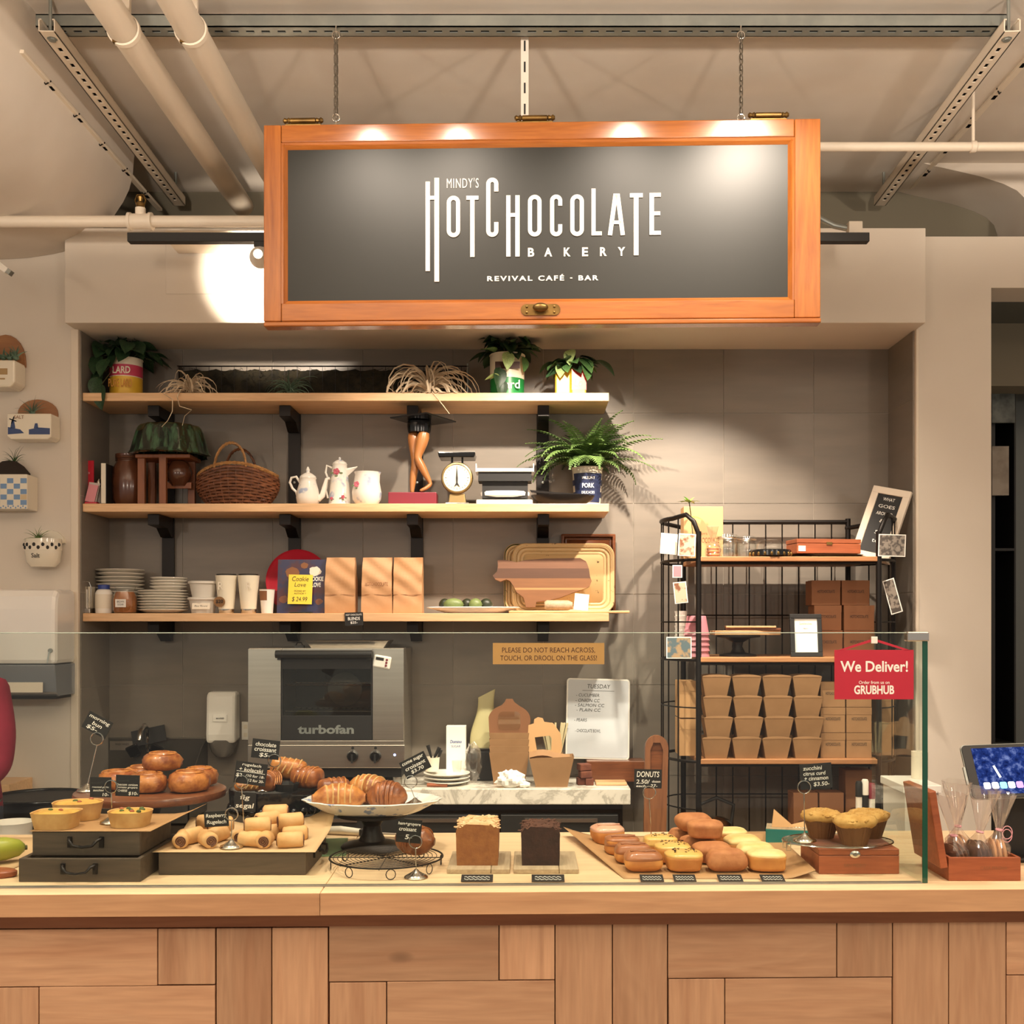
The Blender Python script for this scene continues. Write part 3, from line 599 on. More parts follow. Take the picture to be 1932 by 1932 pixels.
def mf(u, v): return (x0+.012+(x1-x0-.024)*u, -.025+.06*v, hh*.93*math.sin(math.pi*min(.5, v+.12))*(1+.05*math.sin(u*90+v*7)))
m = MB(); m.bx(x0+.01, x1-.01, -.024, .034, .002, hh*.88); m.grid(mf, 60, 5); m.build('moss', 'moss', t)
for z_ in (.006, hh): MB().tube([(x0, -.03, z_), (x1, -.03, z_)], .003, 5).build('rail', 'iron', t)
MB().bx(x0, x0+.006, -.032, .036, 0, hh+.005).build('end_plate', 'grey_wood', t); MB().bx(x1-.006, x1, -.032, .036, 0, hh+.012).build('end_plate', 'galv', t)
me = MB().tube([(0, -.031, .004), (0, -.031, hh)], .0013, 4).mesh('wire', 'iron')
for k in range(23): obj('wire', me, t, loc=(x0+.03+k*(x1-x0-.06)/22, 0, 0))
m = MB(); r_ = random.Random(5)
for k in range(260):
    px_ = r_.uniform(x0+.02, x1-.02); pz_ = r_.uniform(.01, hh*.9); m.tube([(px_, -.027, pz_), (px_+r_.uniform(-.02, .02), -.036, pz_+r_.uniform(-.01, .02)), (px_+r_.uniform(-.03, .03), -.030, pz_+r_.uniform(-.02, .03))], .0008, 3)
o = m.build('moss_fibre', 'moss', t); o['kind'] = 'stuff'
def ap(px, py, Y, lab, **kw):
    t = thing('air_plant', lab, 'air plant', (X(px, Y), Y, Z0), group='air plants on the top shelf'); airplant(t, (0, 0, .015), **kw); return t
ap(358, 720, 4.655, 'curly tan air plant with long tendrils hanging over the top shelf edge', n=56, L=.20, mt='air_tan', seed=2, r0=.006, curl=5.0, extra=[[(-.02, -.02, .02), (-.05, -.062, .01), (-.09, -.07, -.005), (-.05, -.072, -.03), (-.05, -.072, -.08), (-.07, -.072, -.12), (-.10, -.07, -.15)], [(0, -.02, .02), (-.02, -.06, .012), (-.03, -.072, -.02), (-.02, -.073, -.06), (.03, -.073, -.075), (.0, -.07, -.1), (-.01, -.07, -.14)]])
ap(547, 720, 4.66, 'small green spiky air plant on the top shelf', n=60, L=.13, mt='air_green', seed=4, r0=.004, curl=3.2)
ap(810, 720, 4.665, 'large curly tan air plant on the top shelf right of centre', n=76, L=.33, mt='air_tan', seed=8, r0=.008, curl=5.2, extra=[[(.01, -.02, .02), (.02, -.07, .0), (.06, -.075, -.05), (.09, -.075, -.09)]])
t = thing('potted_pothos', 'leafy pothos in the tall green and cream can reading Lard', 'potted plant', (X(957, Yt), Yt, Z0))
h = Z(672, Yt)-Z0
can(t, .072, h, [(0, h*.44, 'tin_green'), (h*.44, h, 'tin_white')], taper=1.04)
text('Lard', .085, .036, 'tin_white', t, (.012, -.0735, h*.27), bold=.01)
MB().bx(-.05, .055, -.0752, -.0742, h*.62, h*.78).build('brand_mark', 'tin_brown', t)
pothos(t, h, 48, .095, .075, .11, .08, seed=6, extra=[((.005, -.085, h*.96), R(270), 1.15, .075, 'leaf_pale'), ((-.03, -.085, h*.60), R(270), 1.25, .085, 'leaf_dark'), ((-.035, -.09, h*.42), R(188), .05, .06, 'leaf_pale'), ((.07, -.05, h*.9), R(300), 1.2, .065, 'leaf_mid'), ((-.02, -.085, h*.32), R(265), 1.4, .07, 'leaf_dark')])
Yt2 = 4.70
t = thing('potted_pothos', 'pothos with pale new leaves in a yellow and red tin', 'potted plant', (X(1076, Yt2), Yt2, Z0))
h = Z(698, Yt2)-Z0
m = MB(); m.bx(-.065, .0, -.05, .05, 0, h); m.build('tin', 'tin_yellow', t, bevel=.006); MB().bx(.001, .065, -.05, .05, 0, h).build('tin_panel', 'tin_yellow', t, bevel=.006)
MB().bx(.004, .0655, -.0512, .0, .022, h*.93).build('label_panel', 'tin_red', t); text('Lo', .035, .035, 'tin_yellow', t, (.032, -.0516, h*.45), shear=.2); MB().bx(-.055, .055, -.045, .045, h-.01, h-.004).build('soil', 'soil', t)
pothos(t, h-.01, 34, .08, .06, .085, .08, mix=('leaf_dark', 'leaf_dark', 'leaf_mid'), seed=12, extra=[((-.04, -.045, h+.01), R(262), .9, .065, 'leaf_pale'), ((.0, -.05, h+.07), R(255), .9, .075, 'leaf_pale'), ((.06, -.05, h+.01), R(-70), .9, .08, 'leaf_mid'), ((.11, -.03, h+.03), R(-20), .5, .10, 'leaf_dark'), ((-.06, -.04, h+.02), R(225), .4, .07, 'leaf_mid')])

# ---------------------------------------------------------------- middle shelf
Y1 = 4.70
def M1(name, lab, cat, px, Y=Y1, rz=0, g_=None): return thing(name, lab, cat, (X(px, Y), Y, Z1), rz, g_)
t = M1('menu_card', 'upright red card with pale print at the left end of the middle shelf', 'card', 165, 4.66, R(-8))
MB().bx(-.03, .028, 0, .004, 0, Z(869, 4.66)-Z1).build('card', 'red', t); text('THANK YOU', .03, .008, 'white', t, (-.004, -.0006, .135)); MB().bx(-.03, .028, -.02, .0, 0, .003).build('foot', 'red', t)
t = M1('gift_card_stand', 'small stand of pink and white gift cards beside the red card', 'card stand', 173, 4.625)
pm('pinkcard', H('#d58a92'), .4); pm('clearplastic', H('#c9bdb2'), .15, spec=.6)
MB().box((0, 0, .045), (.04, .004, .075), rot=(R(-10), R(10), 0)).build('card', 'pinkcard', t); MB().box((0, .012, .05), (.046, .003, .085), rot=(R(-10), R(8), 0)).build('holder', 'clearplastic', t); MB().bx(-.025, .025, -.012, .02, 0, .008).build('base', 'red', t)
t = M1('pepper_shaker', 'small silver topped shaker on the middle shelf', 'shaker', 187, 4.68); MB().lathe([(.016, 0), (.018, .02), (.013, .07), (.015, .078)], 16).build('body', 'clearplastic', t, smooth=40); MB().lathe([(.0165, .078), (.0165, .098), (.008, .112), (0, .113)], 16).build('cap', 'chrome', t, smooth=40)
t = M1('cookbook', 'thin dark upright book edge beside the brown jug', 'book', 202, 4.66); MB().bx(-.012, .012, -.04, .04, 0, .17).build('cover', 'black', t, bevel=.002); MB().bx(-.0095, .0095, -.0405, .037, .003, .1705).build('pages', 'offwhite', t)
pm('stoneware', H('#4a2a1b'), .22, col2=H('#5f3824'), scale=6, coat=.3)
t = M1('stoneware_crock', 'round brown glazed stoneware crock', 'crock', 243, 4.73)
h = Z(858, 4.73)-Z1
MB().lathe([(.055, 0), (.068, .03), (.072, h*.45), (.066, h*.72), (.052, h*.84), (.05, h*.9), (.055, h*.93), (.055, h), (.047, h), (.044, h*.85), (0, h*.8)], 32).build('body', 'stoneware', t, smooth=50)
for k in range(3): MB().tube([(.0535*math.cos(R(a)), .0535*math.sin(R(a)), h*(.88+.035*k)) for a in range(0, 360, 15)], .0022, 5, closed=True).build('ridge', 'stoneware', t, smooth=60)
t = M1('wooden_stool', 'small reddish wooden stool holding the green mould', 'stool', 318, 4.72)
hb = Z(862, 4.72)-Z1
pm('stoolwood', H('#7a4424'), .45, col2=H('#8f5530'), scale=6, stretch=(6, 6, 1))
for x, y in ((-.095, -.055), (.0, -.07), (.085, .05), (-.09, .06)): MB().box((x, y, hb/2), (.03, .022, hb)).build('leg', 'stoolwood', t, bevel=.002)
MB().box((0, 0, hb-.008), (.23, .16, .016)).build('seat', 'stoolwood', t, bevel=.003); MB().box((.04, .0, hb*.42), (.12, .02, .025)).build('stretcher', 'stoolwood', t)
MB().lathe([(.03, 0), (.05, .03), (.055, .06), (.04, .1), (.02, .11)], 16, c=(.045, .0, hb-.125)).build('hanging_pot', 'stoneware', t, smooth=50)
pm('greenglaze', H('#0f1a13'), .1, col2=H('#3d6247'), scale=9, stretch=(4, 4, .5), coat=.8, lo=.42, hi=.62)
t = thing('bundt_mould', 'dark green glazed fluted cake mould upside down on the stool', 'mould', (X(321, 4.72), 4.72, Z1+hb+.0003)); h = Z(805, 4.72)-Z1-hb
MB().lathe([(.150, 0), (.165, .004), (.16, .01), (.155, .02), (.135, h*.75), (.125, h*.92), (.115, h), (.06, h), (.05, h*.9), (.04, h*.3), (.03, h*.1)], 96, fn=lambda r, z, a, j: r*(1+.06*(1-abs(math.sin(a*6)))*(1 if r > .07 else 0)), ends=False).build('shell', 'greenglaze', t, smooth=60)
# wicker basket
pm('wicker', H('#5c3520'), .5, col2=H('#7c4c2e'), scale=40, vary=.18); pm('wicker_rim', H('#9a6c3e'), .45, col2=H('#b98a55'), scale=40)
t = M1('wicker_basket', 'oval brown wicker basket with an arched handle', 'basket', 449, 4.735)
bw, bd = S(82, 4.735), .105; rim = lambda a: .125+.045*abs(math.sin(a))**2 if True else 0
for k in range(13):
    f = k/12.5; pts = []
    for i in range(64):
        a = 2*math.pi*i/64; e = 1+.10*math.sin(f*2.6)-.22*(1-f)**2; o_ = .0028*(1 if (i//2+k) % 2 else -1)
        zz = .005+(rim(a)-.008)*f
        pts.append(((bw*.86*e+o_)*math.cos(a), (bd*.86*e+o_)*math.sin(a), zz))
    MB().tube(pts, .0062, 5, closed=True, flat=.8).build('weave_strand', 'wicker', t, smooth=60)
for i in range(32):
    a = 2*math.pi*(i+.5)/32; MB().tube([((bw*.86*(1+.10*math.sin(f*2.6)-.22*(1-f)**2))*math.cos(a), (bd*.86*(1+.10*math.sin(f*2.6)-.22*(1-f)**2))*math.sin(a), rim(a)*f) for f in (0, .25, .5, .75, 1)], .003, 4).build('stake', 'wicker', t)
MB().lathe([(bw*.62, .002), (bw*.62, .006)], 40, sy=bd/bw).build('bottom', 'wicker', t)
for q in (0, math.pi): MB().tube([((bw*.91)*math.cos(a), bd*.91*math.sin(a), rim(a)+.006+.003*math.sin(a*30+q)) for a in [2*math.pi*i/96 for i in range(96)]], .0055, 5, closed=True).build('rim_braid', 'wicker_rim', t, smooth=60)
for y_ in (-1, 1):
    for q in (0, math.pi): MB().tube([(-.01+.066*math.cos(R(k)), y_*(.09-.02*math.sin(R(k)))+.004*math.cos(k*.25+q), .158+(.105 if y_ < 0 else .10)*math.sin(R(k))+.003*math.sin(k*.25+q)) for k in range(0, 181, 6)], .0048, 5).build('handle', 'wicker_rim' if y_ < 0 else 'wicker', t, smooth=60)
# porcelain pots
t_ = NT('porcelain'); v_ = t_.coords((1, 1, 1), 30.0); c_ = t_.ramp(t_.noise(v_, 22, 2), [(.60, H('#ece6da')), (.70, H('#a9b3c8'))]); c_ = t_.val(1, .97, 1.03, c_); t_.l(c_, t_.b.inputs['Base Color']); t_.b.inputs['Roughness'].default_value = .15
pm('rose', H('#a8324a'), .4, col2=H('#c8707e'), scale=60); pm('leafprint', H('#66764f'), .5)
def flower(t, p, s, n=5):
    for k in range(n):
        a = k*2*math.pi/n; MB().ball((p[0]+.45*s*math.cos(a), p[1], p[2]+.45*s*math.sin(a)), (s*.42, .0012, s*.42), 8, 5).build('painted_petal', 'rose', t)
    for k in range(3): a = R(200+70*k); MB().ball((p[0]+s*1.2*math.cos(a), p[1]+.0005, p[2]+s*1.1*math.sin(a)), (s*.5, .001, s*.22), 8, 5).build('painted_leaf', 'leafprint', t)
t = M1('teapot', 'white porcelain teapot with faded blue flowers', 'teapot', 581, 4.70); k = S(1, 4.70)
MB().lathe([(.034, 0), (.038, .006), (.046, .012), (.05, .035), (.045, .07), (.036, .10), (.034, .112), (.037, .118), (.034, .118), (.03, .105), (0, .1)], 8 and 24).build('body', 'porcelain', t, smooth=50)
MB().lathe([(.036, .118), (.034, .126), (.018, .138), (.008, .142), (.007, .148), (.009, .153), (.003, .166), (0, .168)], 20).build('lid', 'porcelain', t, smooth=50)
MB().tube([(.042, 0, .03), (.062, 0, .045), (.07, 0, .08), (.08, 0, .115), (.094, 0, .118)], .01, 10, radii=[.015, .013, .01, .008, .006]).build('spout', 'porcelain', t, smooth=60)
MB().tube([(-.034, 0, .10), (-.05, 0, .125), (-.07, 0, .12), (-.077, 0, .10), (-.066, 0, .075), (-.05, 0, .06), (-.044, 0, .04)], .0055, 8).build('handle', 'porcelain', t, smooth=60)
t = M1('coffee_pot', 'tall white porcelain coffee pot with red roses', 'coffee pot', 641, 4.72)
MB().lathe([(.05, 0), (.052, .006), (.048, .012), (.041, .09), (.034, .15), (.031, .175), (.034, .18), (.03, .18), (.027, .15), (0, .14)], 24).build('body', 'porcelain', t, smooth=50)
MB().lathe([(.03, .18), (.03, .186), (.016, .196), (.004, .2), (.006, .207), (0, .212)], 20).build('lid', 'porcelain', t, smooth=50)
MB().grid(lambda u, v: (.026+.05*v, (u-.5)*2*.016*(1-v*.75), .125+.045*v+.035*abs((u-.5)*2)*(1-v)), 7, 6).build('spout', 'porcelain', t, smooth=60, solid=.003)
MB().tube([(-.033, 0, .165), (-.055, 0, .175), (-.06, 0, .145), (-.05, 0, .12), (-.06, 0, .07), (-.05, 0, .035)], .005, 8).build('handle', 'porcelain', t, smooth=60)
flower(t, (-.008, -.0365, .145), .017); flower(t, (.022, -.05, .035), .01); flower(t, (-.028, -.043, .03), .008)
t = M1('milk_pitcher', 'squat white porcelain pitcher with a pink rose', 'pitcher', 692, 4.69)
MB().lathe([(.042, 0), (.046, .004), (.060, .025), (.063, .055), (.055, .1), (.05, .13), (.054, .142), (.05, .142), (.046, .125), (0, .1)], 28, fn=lambda r, z, a, j: r*(1+(.13 if z > .12 else 0)*max(0, math.cos(a))**8)).build('body', 'porcelain', t, smooth=50); flower(t, (-.035, -.051, .085), .015)
# leg figure
pm('skinwood', H('#9a6234'), .35, col2=H('#ab723f'), scale=8, coat=.3); pm('maroon', H('#7a2230'), .45)
t = M1('leg_figure', 'carved pair of legs in black shorts under a square black tray', 'figurine', 792, 4.70); Yl = 4.70
fx = lambda px: X(px, Yl)-X(792, Yl)
fz = lambda py: Z(py, Yl)-Z1
MB().bx(fx(735), fx(825), -.05, .05, 0, fz(931)).build('box_base', 'maroon', t, bevel=.003)
def leg(pts): MB().tube([p_[:3] for p_ in pts], .01, 12, radii=[p_[3] for p_ in pts]).build('leg', 'skinwood', t, smooth=70, sub=1)
leg([(fx(779), .012, fz(812), .028), (fx(780), .012, fz(835), .026), (fx(783), .01, fz(862), .0185), (fx(783), .01, fz(880), .0165), (fx(780), .012, fz(893), .018), (fx(778), .012, fz(910), .014), (fx(777), .01, fz(926), .009), (fx(778), .006, fz(930), .009)])
leg([(fx(802), -.012, fz(812), .031), (fx(797), -.014, fz(838), .026), (fx(788), -.018, fz(862), .019), (fx(789), -.02, fz(868), .018), (fx(797), -.018, fz(882), .019), (fx(805), -.016, fz(898), .014), (fx(812), -.014, fz(911), .0095), (fx(814), -.016, fz(915), .0095), (fx(803), -.024, fz(924), .009), (fx(792), -.03, fz(928), .007)])
m = MB(); m.lathe([(.048, fz(816)), (.05, fz(810)), (.052, fz(802)), (.05, fz(795))], 20, c=(fx(791), 0, 0), sy=.8); m.build('shorts', 'blackgloss', t, smooth=40)
o = MB().box((0, 0, 0), (.20, .20, .006)).build('tray', 'blackgloss', t, loc=(fx(799), -.01, fz(794)+.003), rot=(0, R(2), R(56)), bevel=.002)
# scale
pm('dial', H('#d8cfb8'), .5); pm('dullgold', H('#9a8458'), .4, .7)
t = M1('kitchen_scale', 'old brass rimmed dial kitchen scale with black pan', 'scale', 863, 4.70); k = 4.70/F
MB().bx(-.05, .05, -.03, .03, 0, .012).build('foot', 'chrome', t, bevel=.003); MB().box((0, 0, .03), (.075, .05, .04), taper=.85).build('base', 'dullgold', t, bevel=.003)
o = MB().lathe([(.0, .02), (.06, .02), (.066, .016), (.068, 0), (.064, -.012), (.058, -.014), (.057, -.008)], 36, ends=False).build('dial_case', 'dullgold', t, smooth=40, loc=(0, -.022, .116), rot=(R(90), 0, 0)); o.rotation_euler = (R(-90), 0, 0)
o = MB().lathe([(.058, 0), (0, 0)], 36, ends=False).build('dial_face', 'dial', t, loc=(0, -.032, .116), rot=(R(90), 0, 0))
for a in range(0, 360, 15):
    rr = .047; MB().box((rr*math.sin(R(a)), -.0325, .116+rr*math.cos(R(a))), (.0015, .0006, .007 if a % 45 == 0 else .004), rot=(0, R(a), 0)).build('tick', 'ink', t)
MB().prism([(0, .165), (-.004, .115), (-.003, .095), (-.012, .078), (0, .086), (.012, .078), (.003, .095), (.004, .115)], -.035, -.033, 'y').build('pointer', 'ink', t)
for s_ in (-1, 1): MB().box((s_*.022, -.01, .19), (.008, .01, .03)).build('post', 'black', t)
MB().box((0, 0, .21), (.15, .12, .022), taper=1.06).build('pan', 'blackgloss', t, bevel=.004); MB().box((0, 0, .2225), (.155, .125, .004)).build('pan_rim', 'steel', t)
t = M1('tray_rack', 'white enamel tray scale with raised ends beside the dial scale', 'scale', 953, 4.70)
w_ = S(107, 4.70)/2
MB().bx(-w_, w_, -.06, .06, .138, .153).build('upper_tray', 'whitegloss', t, bevel=.003)
for s_ in (-1, 1): MB().bx(s_*w_-.002, s_*w_+.002, -.06, .06, .138, .172).build('tray_end', 'whitegloss', t)
MB().bx(-w_*.93, w_*.93, -.05, .05, .10, .138).build('under_frame', 'black', t); MB().bx(-w_*.8, w_*.8, -.03, .05, .03, .1).build('mechanism', 'black', t)
MB().lathe([(.07, .035), (.104, .042), (.106, .055), (.1, .06), (0, .06)], 36, sy=.5).build('lower_dish', 'whitegloss', t, smooth=40); MB().bx(-w_, w_*.97, -.05, .05, 0, .022).build('base', 'whitegloss', t, bevel=.004)
t = M1('skillet', 'flat black cast iron skillet with side handles under the fern', 'skillet', 1062, 4.665)
MB().lathe([(.09, 0), (.125, .022), (.135, .04), (.13, .04), (.118, .022), (0, .01)], 40, sy=.45).build('pan', 'iron', t, smooth=40); MB().prism([(-.135, .05), (-.14, .06), (-.05, .052), (.12, .04), (.12, .034)], -.035, -.025, 'y').build('handle', 'iron', t)
# fern in pork can
Yn = 4.80
t = thing('potted_fern', 'bushy green fern in a cream can with a dark blue PORK label', 'potted plant', (X(1108, Yn), Yn, Z1))
h = Z(884, Yn)-Z1
can(t, .056, h, [(0, h, 'tin_white')], taper=1.18)
for z_ in (.25, .55): MB().lathe([(.0575*(1+.18*z_), h*z_), (.0578*(1+.18*(z_+.14)), h*(z_+.14))], 28, ends=False).build('stripe', 'tin_navy', t, smooth=40)
lab = MB().grid(lambda u, v: ((.0575+.013*v+.0012)*math.sin((u-.5)*2.0), -(.0575+.013*v+.0012)*math.cos((u-.5)*2.0), h*(.12+.72*v)), 9, 3).build('label', 'tin_navy', t, smooth=60)
text("WILSON'S", .055, .012, 'chalk', t, (0, -.0715, h*.72)); text('PORK', .052, .02, 'chalk', t, (0, -.0700, h*.53), bold=.02); text('DELICACIES', .055, .011, 'chalk', t, (0, -.0685, h*.36))
MB().tube([(-.02, -.0625, h*.2), (-.012, -.063, h*.24), (-.004, -.0635, h*.18), (.004, -.0635, h*.24), (.012, -.063, h*.18), (.02, -.0625, h*.22)], .002, 5).build('label_flourish', 'chalk', t)
def frond(L, az, el, droop, mt, seed, W=.055):
    r = random.Random(seed); m = MB(); n = 22; p = Vector((0, 0, 0)); pts = []; dirs = []
    for j in range(n+1):
        e = el-droop*(j/n)**1.3; d = Vector((math.cos(az)*math.cos(e), math.sin(az)*math.cos(e), math.sin(e))); pts.append(p.copy()); dirs.append(d); p = p+d*(L/n)
    m.tube(pts, .0012, 4)
    for j in range(3, n+1):
        f = j/n; wl = W*math.sin(math.pi*min(.97, f*.9+.12))**.8*(1.0-.25*f)
        s = dirs[j].cross(Vector((0, 0, 1))); s = s.normalized() if s.length > .01 else Vector((1, 0, 0)); nn = s.cross(dirs[j])
        for q in (-1, 1):
            b = pts[j]; tip = b+s*q*wl+dirs[j]*wl*.35-nn*(wl*.12); sd = dirs[j]*(L/n*.48)
            m.add([b-sd*.6, b+s*q*wl*.55-sd*.8+nn*.002, tip, b+s*q*wl*.5+sd*.9+nn*.002, b+sd*.6], [(0, 1, 2, 3, 4)] if q > 0 else [(4, 3, 2, 1, 0)])
    return m.build('frond', mt, t, loc=(0, 0, h-.015))
fr = random.Random(21)
for k in range(100):
    az = fr.uniform(0, 2*math.pi); el = fr.uniform(.55, 1.5)
    L_ = fr.uniform(.20, .34)*(1 if abs(math.cos(az)) > .5 else .75)*(1-.62*max(0, math.sin(az)))
    frond(L_, az, el, fr.uniform(1.0, 2.1), 'fern' if math.sin(az) < .3 else 'fern_dark', k)
for az, el, L_, dr in ((R(-15), .75, .36, .9), (R(-20), .5, .33, 1.3), (R(-8), 1.0, .33, 1.2), (R(195), .9, .32, 1.7), (R(205), .6, .25, 1.7), (R(250), .9, .22, 2.2), (R(-60), .8, .26, 1.6), (R(-30), 1.2, .31, 1.1), (R(188), 1.2, .30, 2.0)): frond(L_, az, el, dr, 'fern', int(az*100))

# ---------------------------------------------------------------- lowest shelf
def M2(name, lab, cat, px, Y=Y1, rz=0, g_=None): return thing(name, lab, cat, (X(px, Y), Y, Z2), rz, g_)
t = M2('napkin_holder', 'chrome holder with pale menu cards at the left end of the lowest shelf', 'holder', 167, 4.66)
MB().bx(-.02, .02, -.035, .035, 0, .02).build('base', 'steel', t, bevel=.002)
for k in range(4): MB().box((-.013+k*.009, 0, .055+.012*(k % 2)), (.005, .06, .09)).build('card', ('white', 'offwhite')[k % 2], t)
MB().tube([(-.02, -.03, .02), (-.02, -.03, .12), (-.01, -.03, .135), (.015, -.03, .13), (.022, -.03, .11), (.022, -.03, .02)], .0018, 5).build('wire', 'chrome', t)
t = M2('white_bottle', 'white plastic bottle with a blue cap on the lowest shelf', 'bottle', 196, 4.66)
MB().lathe([(.033, 0), (.035, .004), (.035, .085), (.028, .098), (.02, .102)], 24).build('body', 'white', t, smooth=40); pm('bluecap', H('#2b3f8a'), .4); MB().lathe([(.024, .102), (.024, .118), (.022, .12)], 24).build('cap', 'bluecap', t, smooth=40)
MB().lathe([(.0355, .02), (.0355, .08)], 24, ends=False).build('label', 'offwhite', t, smooth=40)
t = M2('sugar_jar', 'glass jar of brown sugar with a small white label', 'jar', 236, 4.648); pm('brownsugar', H('#a8672f'), .7, col2=H('#8f5526'), scale=20); pm('paperlabel', H('#e9e4dc'), .7)
MB().lathe([(.04, .002), (.046, .012), (.047, .06), (.038, .085), (.034, .09), (0, .09)], 24).build('sugar', 'brownsugar', t, smooth=40); MB().lathe([(.043, 0), (.05, .01), (.051, .06), (.041, .092), (.04, .105)], 24).build('glass', 'jar_glass', t, smooth=40)
MB().lathe([(.042, .104), (.042, .112), (.0, .114)], 24).build('lid', 'jar_glass', t, smooth=40); MB().bx(-.022, .022, -.0525, -.0515, .025, .058).build('label', 'paperlabel', t); text('BROWN\nSUGAR', .03, .02, 'ink', t, (0, -.0532, .042))
# plates: every plate is a thing
pm('plate_white', H('#e9e3d6'), .2, coat=.2)
PM = MB().lathe([(.3, 0), (.55, .0), (.62, .02), (.97, .13), (1, .15), (.99, .17), (.95, .165), (.6, .07), (0, .06)], 40).mesh('plate', 'plate_white', 40)
def plates(px, Y, z, n, rad, step, where, group, jit=.003):
    r = random.Random(n)
    for k in range(n):
        o = obj('plate', PM, loc=(X(px, Y)+r.uniform(-jit, jit), Y+r.uniform(-jit, jit), z+k*step)); o.scale = (rad, rad, .10); o.rotation_euler = (r.uniform(-.006, .006), r.uniform(-.01, .01), r.uniform(0, 6))
        tag(o, 'white plate, %s in the %s' % ('bottom one' if k == 0 else 'topmost one' if k == n-1 else ORD[k]+' from bottom', where), 'plate', group)
plates(308, 4.71, Z2, 8, S(46, 4.7), .0115, 'front stack beside the deli tubs', 'front stack of plates', .002)
plates(228, 4.788, Z2, 12, S(44, 4.78), .0157, 'tall back stack on the lowest shelf', 'tall stack of plates', .005)
plates(318, 4.735, Z2+8*.0115+.007, 4, S(34, 4.735), .0125, 'small stack on the wide plates', 'small stack of plates', .001)
t = None
def tub(px, Y, z, lab, note=None):
    t = thing('deli_tub', lab, 'tub', (X(px, Y), Y, z)); pm('tubplastic', H('#d8d2c6'), .3, spec=.4) if 'tubplastic' not in MATS else None
    MB().lathe([(.047, 0), (.058, .058)], 32).build('body', 'tubplastic', t, smooth=40); MB().lathe([(.059, .056), (.064, .058), (.064, .066), (.06, .068), (0, .066)], 32).build('lid', 'tubplastic', t, smooth=40)
    if note: MB().box((.008, -.0555, .03), (.075, .0015, .026), rot=(R(-10), 0, 0)).build('masking_tape', 'offwhite', t); text(note, .055, .009, 'ink', t, (.008, -.0567, .03), shear=.2)
tub(383, 4.70, Z2, 'lower translucent deli tub with a handwritten tape label', 'Pea Shoot'); tub(384, 4.70, Z2+.0688, 'upper translucent deli tub stacked on the labelled one')
pm('tumbler', H('#ece3cc'), .35)
def tumbler(px, lab, sticker):
    t = M2('travel_tumbler', lab, 'tumbler', px, 4.68, 0, 'cream travel tumblers')
    MB().lathe([(.032, .018), (.045, .155), (.046, .16), (.044, .16), (.043, .15), (0, .15)], 32).build('body', 'tumbler', t, smooth=40); MB().lathe([(.030, 0), (.0318, .003), (.0323, .018), (.03, .018)], 32).build('base_ring', 'chrome', t, smooth=40)
    text('R', .022, .034, 'offwhite', t, (-.012 if sticker else .012, -.0435, .115), rot=(R(95), 0, 0), bold=.02)
    MB().lathe([(.04, .158), (.041, .166), (.0, .167)], 24).build('lid', 'black', t)
    if sticker:
        d = MB().prism([(.026*math.cos(R(a)), .022*math.sin(R(a))) for a in range(0, 360, 18)], -.001, .001, 'y').build('price_sticker', 'kraft', t, loc=(-.018, -.04, .048), rot=(R(5), 0, R(-14)))
        text('$20', .034, .017, 'ink', t, (-.017, -.0445, .049), rot=(R(90), 0, R(-14)), bold=.02)
pm('kraft', H('#9a744e'), .7, col2=H('#8f6a45'), scale=9, bump=.08, bscale=90, vary=.04); pm('kraft_light', H('#c99d6c'), .7, vary=.04); pm('kraft_dark', H('#8a5c3c'), .75)
tumbler(427, 'cream travel tumbler with the round $20 sticker', True); tumbler(469, 'cream travel tumbler without a sticker, right of the $20 one', False)
t = M2('paper_cup', 'small white paper cup with a brown print beside the tumblers', 'cup', 504, 4.69); MB().lathe([(.024, 0), (.032, .1), (.034, .102), (.03, .1), (.022, .005), (0, .004)], 28).build('cup', 'white', t, smooth=40)
MB().grid(lambda u, v: ((.0292+.0035*v)*math.sin(-1.2+u*1.4), -(.0292+.0035*v)*math.cos(-1.2+u*1.4), .055+.04*v), 7, 3).build('print', 'kraft_dark', t, smooth=60)
# cookbook
pm('book_cover', H('#2c2f52'), .25, col2=H('#4c2a35'), scale=16, coat=.4, lo=.45, hi=.6)
t = M2('cookbook', 'dark blue cookbook with cookies on its cover propped upright', 'book', 568, 4.68, 0); t.rotation_euler = (R(-7), 0, 0)
bw_, bh_ = S(46, 4.68), S(103, 4.68)
MB().bx(-bw_, bw_, 0, .003, 0, bh_).build('cover', 'book_cover', t); MB().bx(-bw_+.003, bw_-.003, .0032, .022, .003, bh_-.003).build('pages', 'offwhite', t); MB().bx(-bw_, bw_, .0222, .0252, 0, bh_).build('back_cover', 'book_cover', t)
text('COOKIE\nLOVE', .06, .045, 'chalk', t, (.062, -.0006, .135), bold=.03)
r_ = random.Random(9)
for cxk, czk, rr in ((-.04, .175, .03), (.055, .18, .026), (.01, .205, .016), (.02, .08, .02), (-.075, .06, .02), (.075, .05, .016)):
    c_ = MB().prism([(rr*(1+.12*r_.uniform(-1, 1))*math.cos(R(a)), rr*.8*(1+.12*r_.uniform(-1, 1))*math.sin(R(a))) for a in range(0, 360, 24)], -.0004, .0002, 'y').build('printed_cookie', ('offwhite', 'kraft_dark', 'walnut')[r_.randrange(3)], t, loc=(cxk, -.0004, czk))
MB().bx(-.05, .05, -.02, 0, 0, .004).build('easel_foot', 'black', t)
t = thing('sticky_note', 'yellow handwritten price note for the cookbook', 'note', (X(566, 4.67), 4.672, Z(1112, 4.67)), rot=(R(-7), R(1), 0))
MB().bx(-.05, .052, -.0012, 0, -.063, .063).build('paper', 'yellow', t)
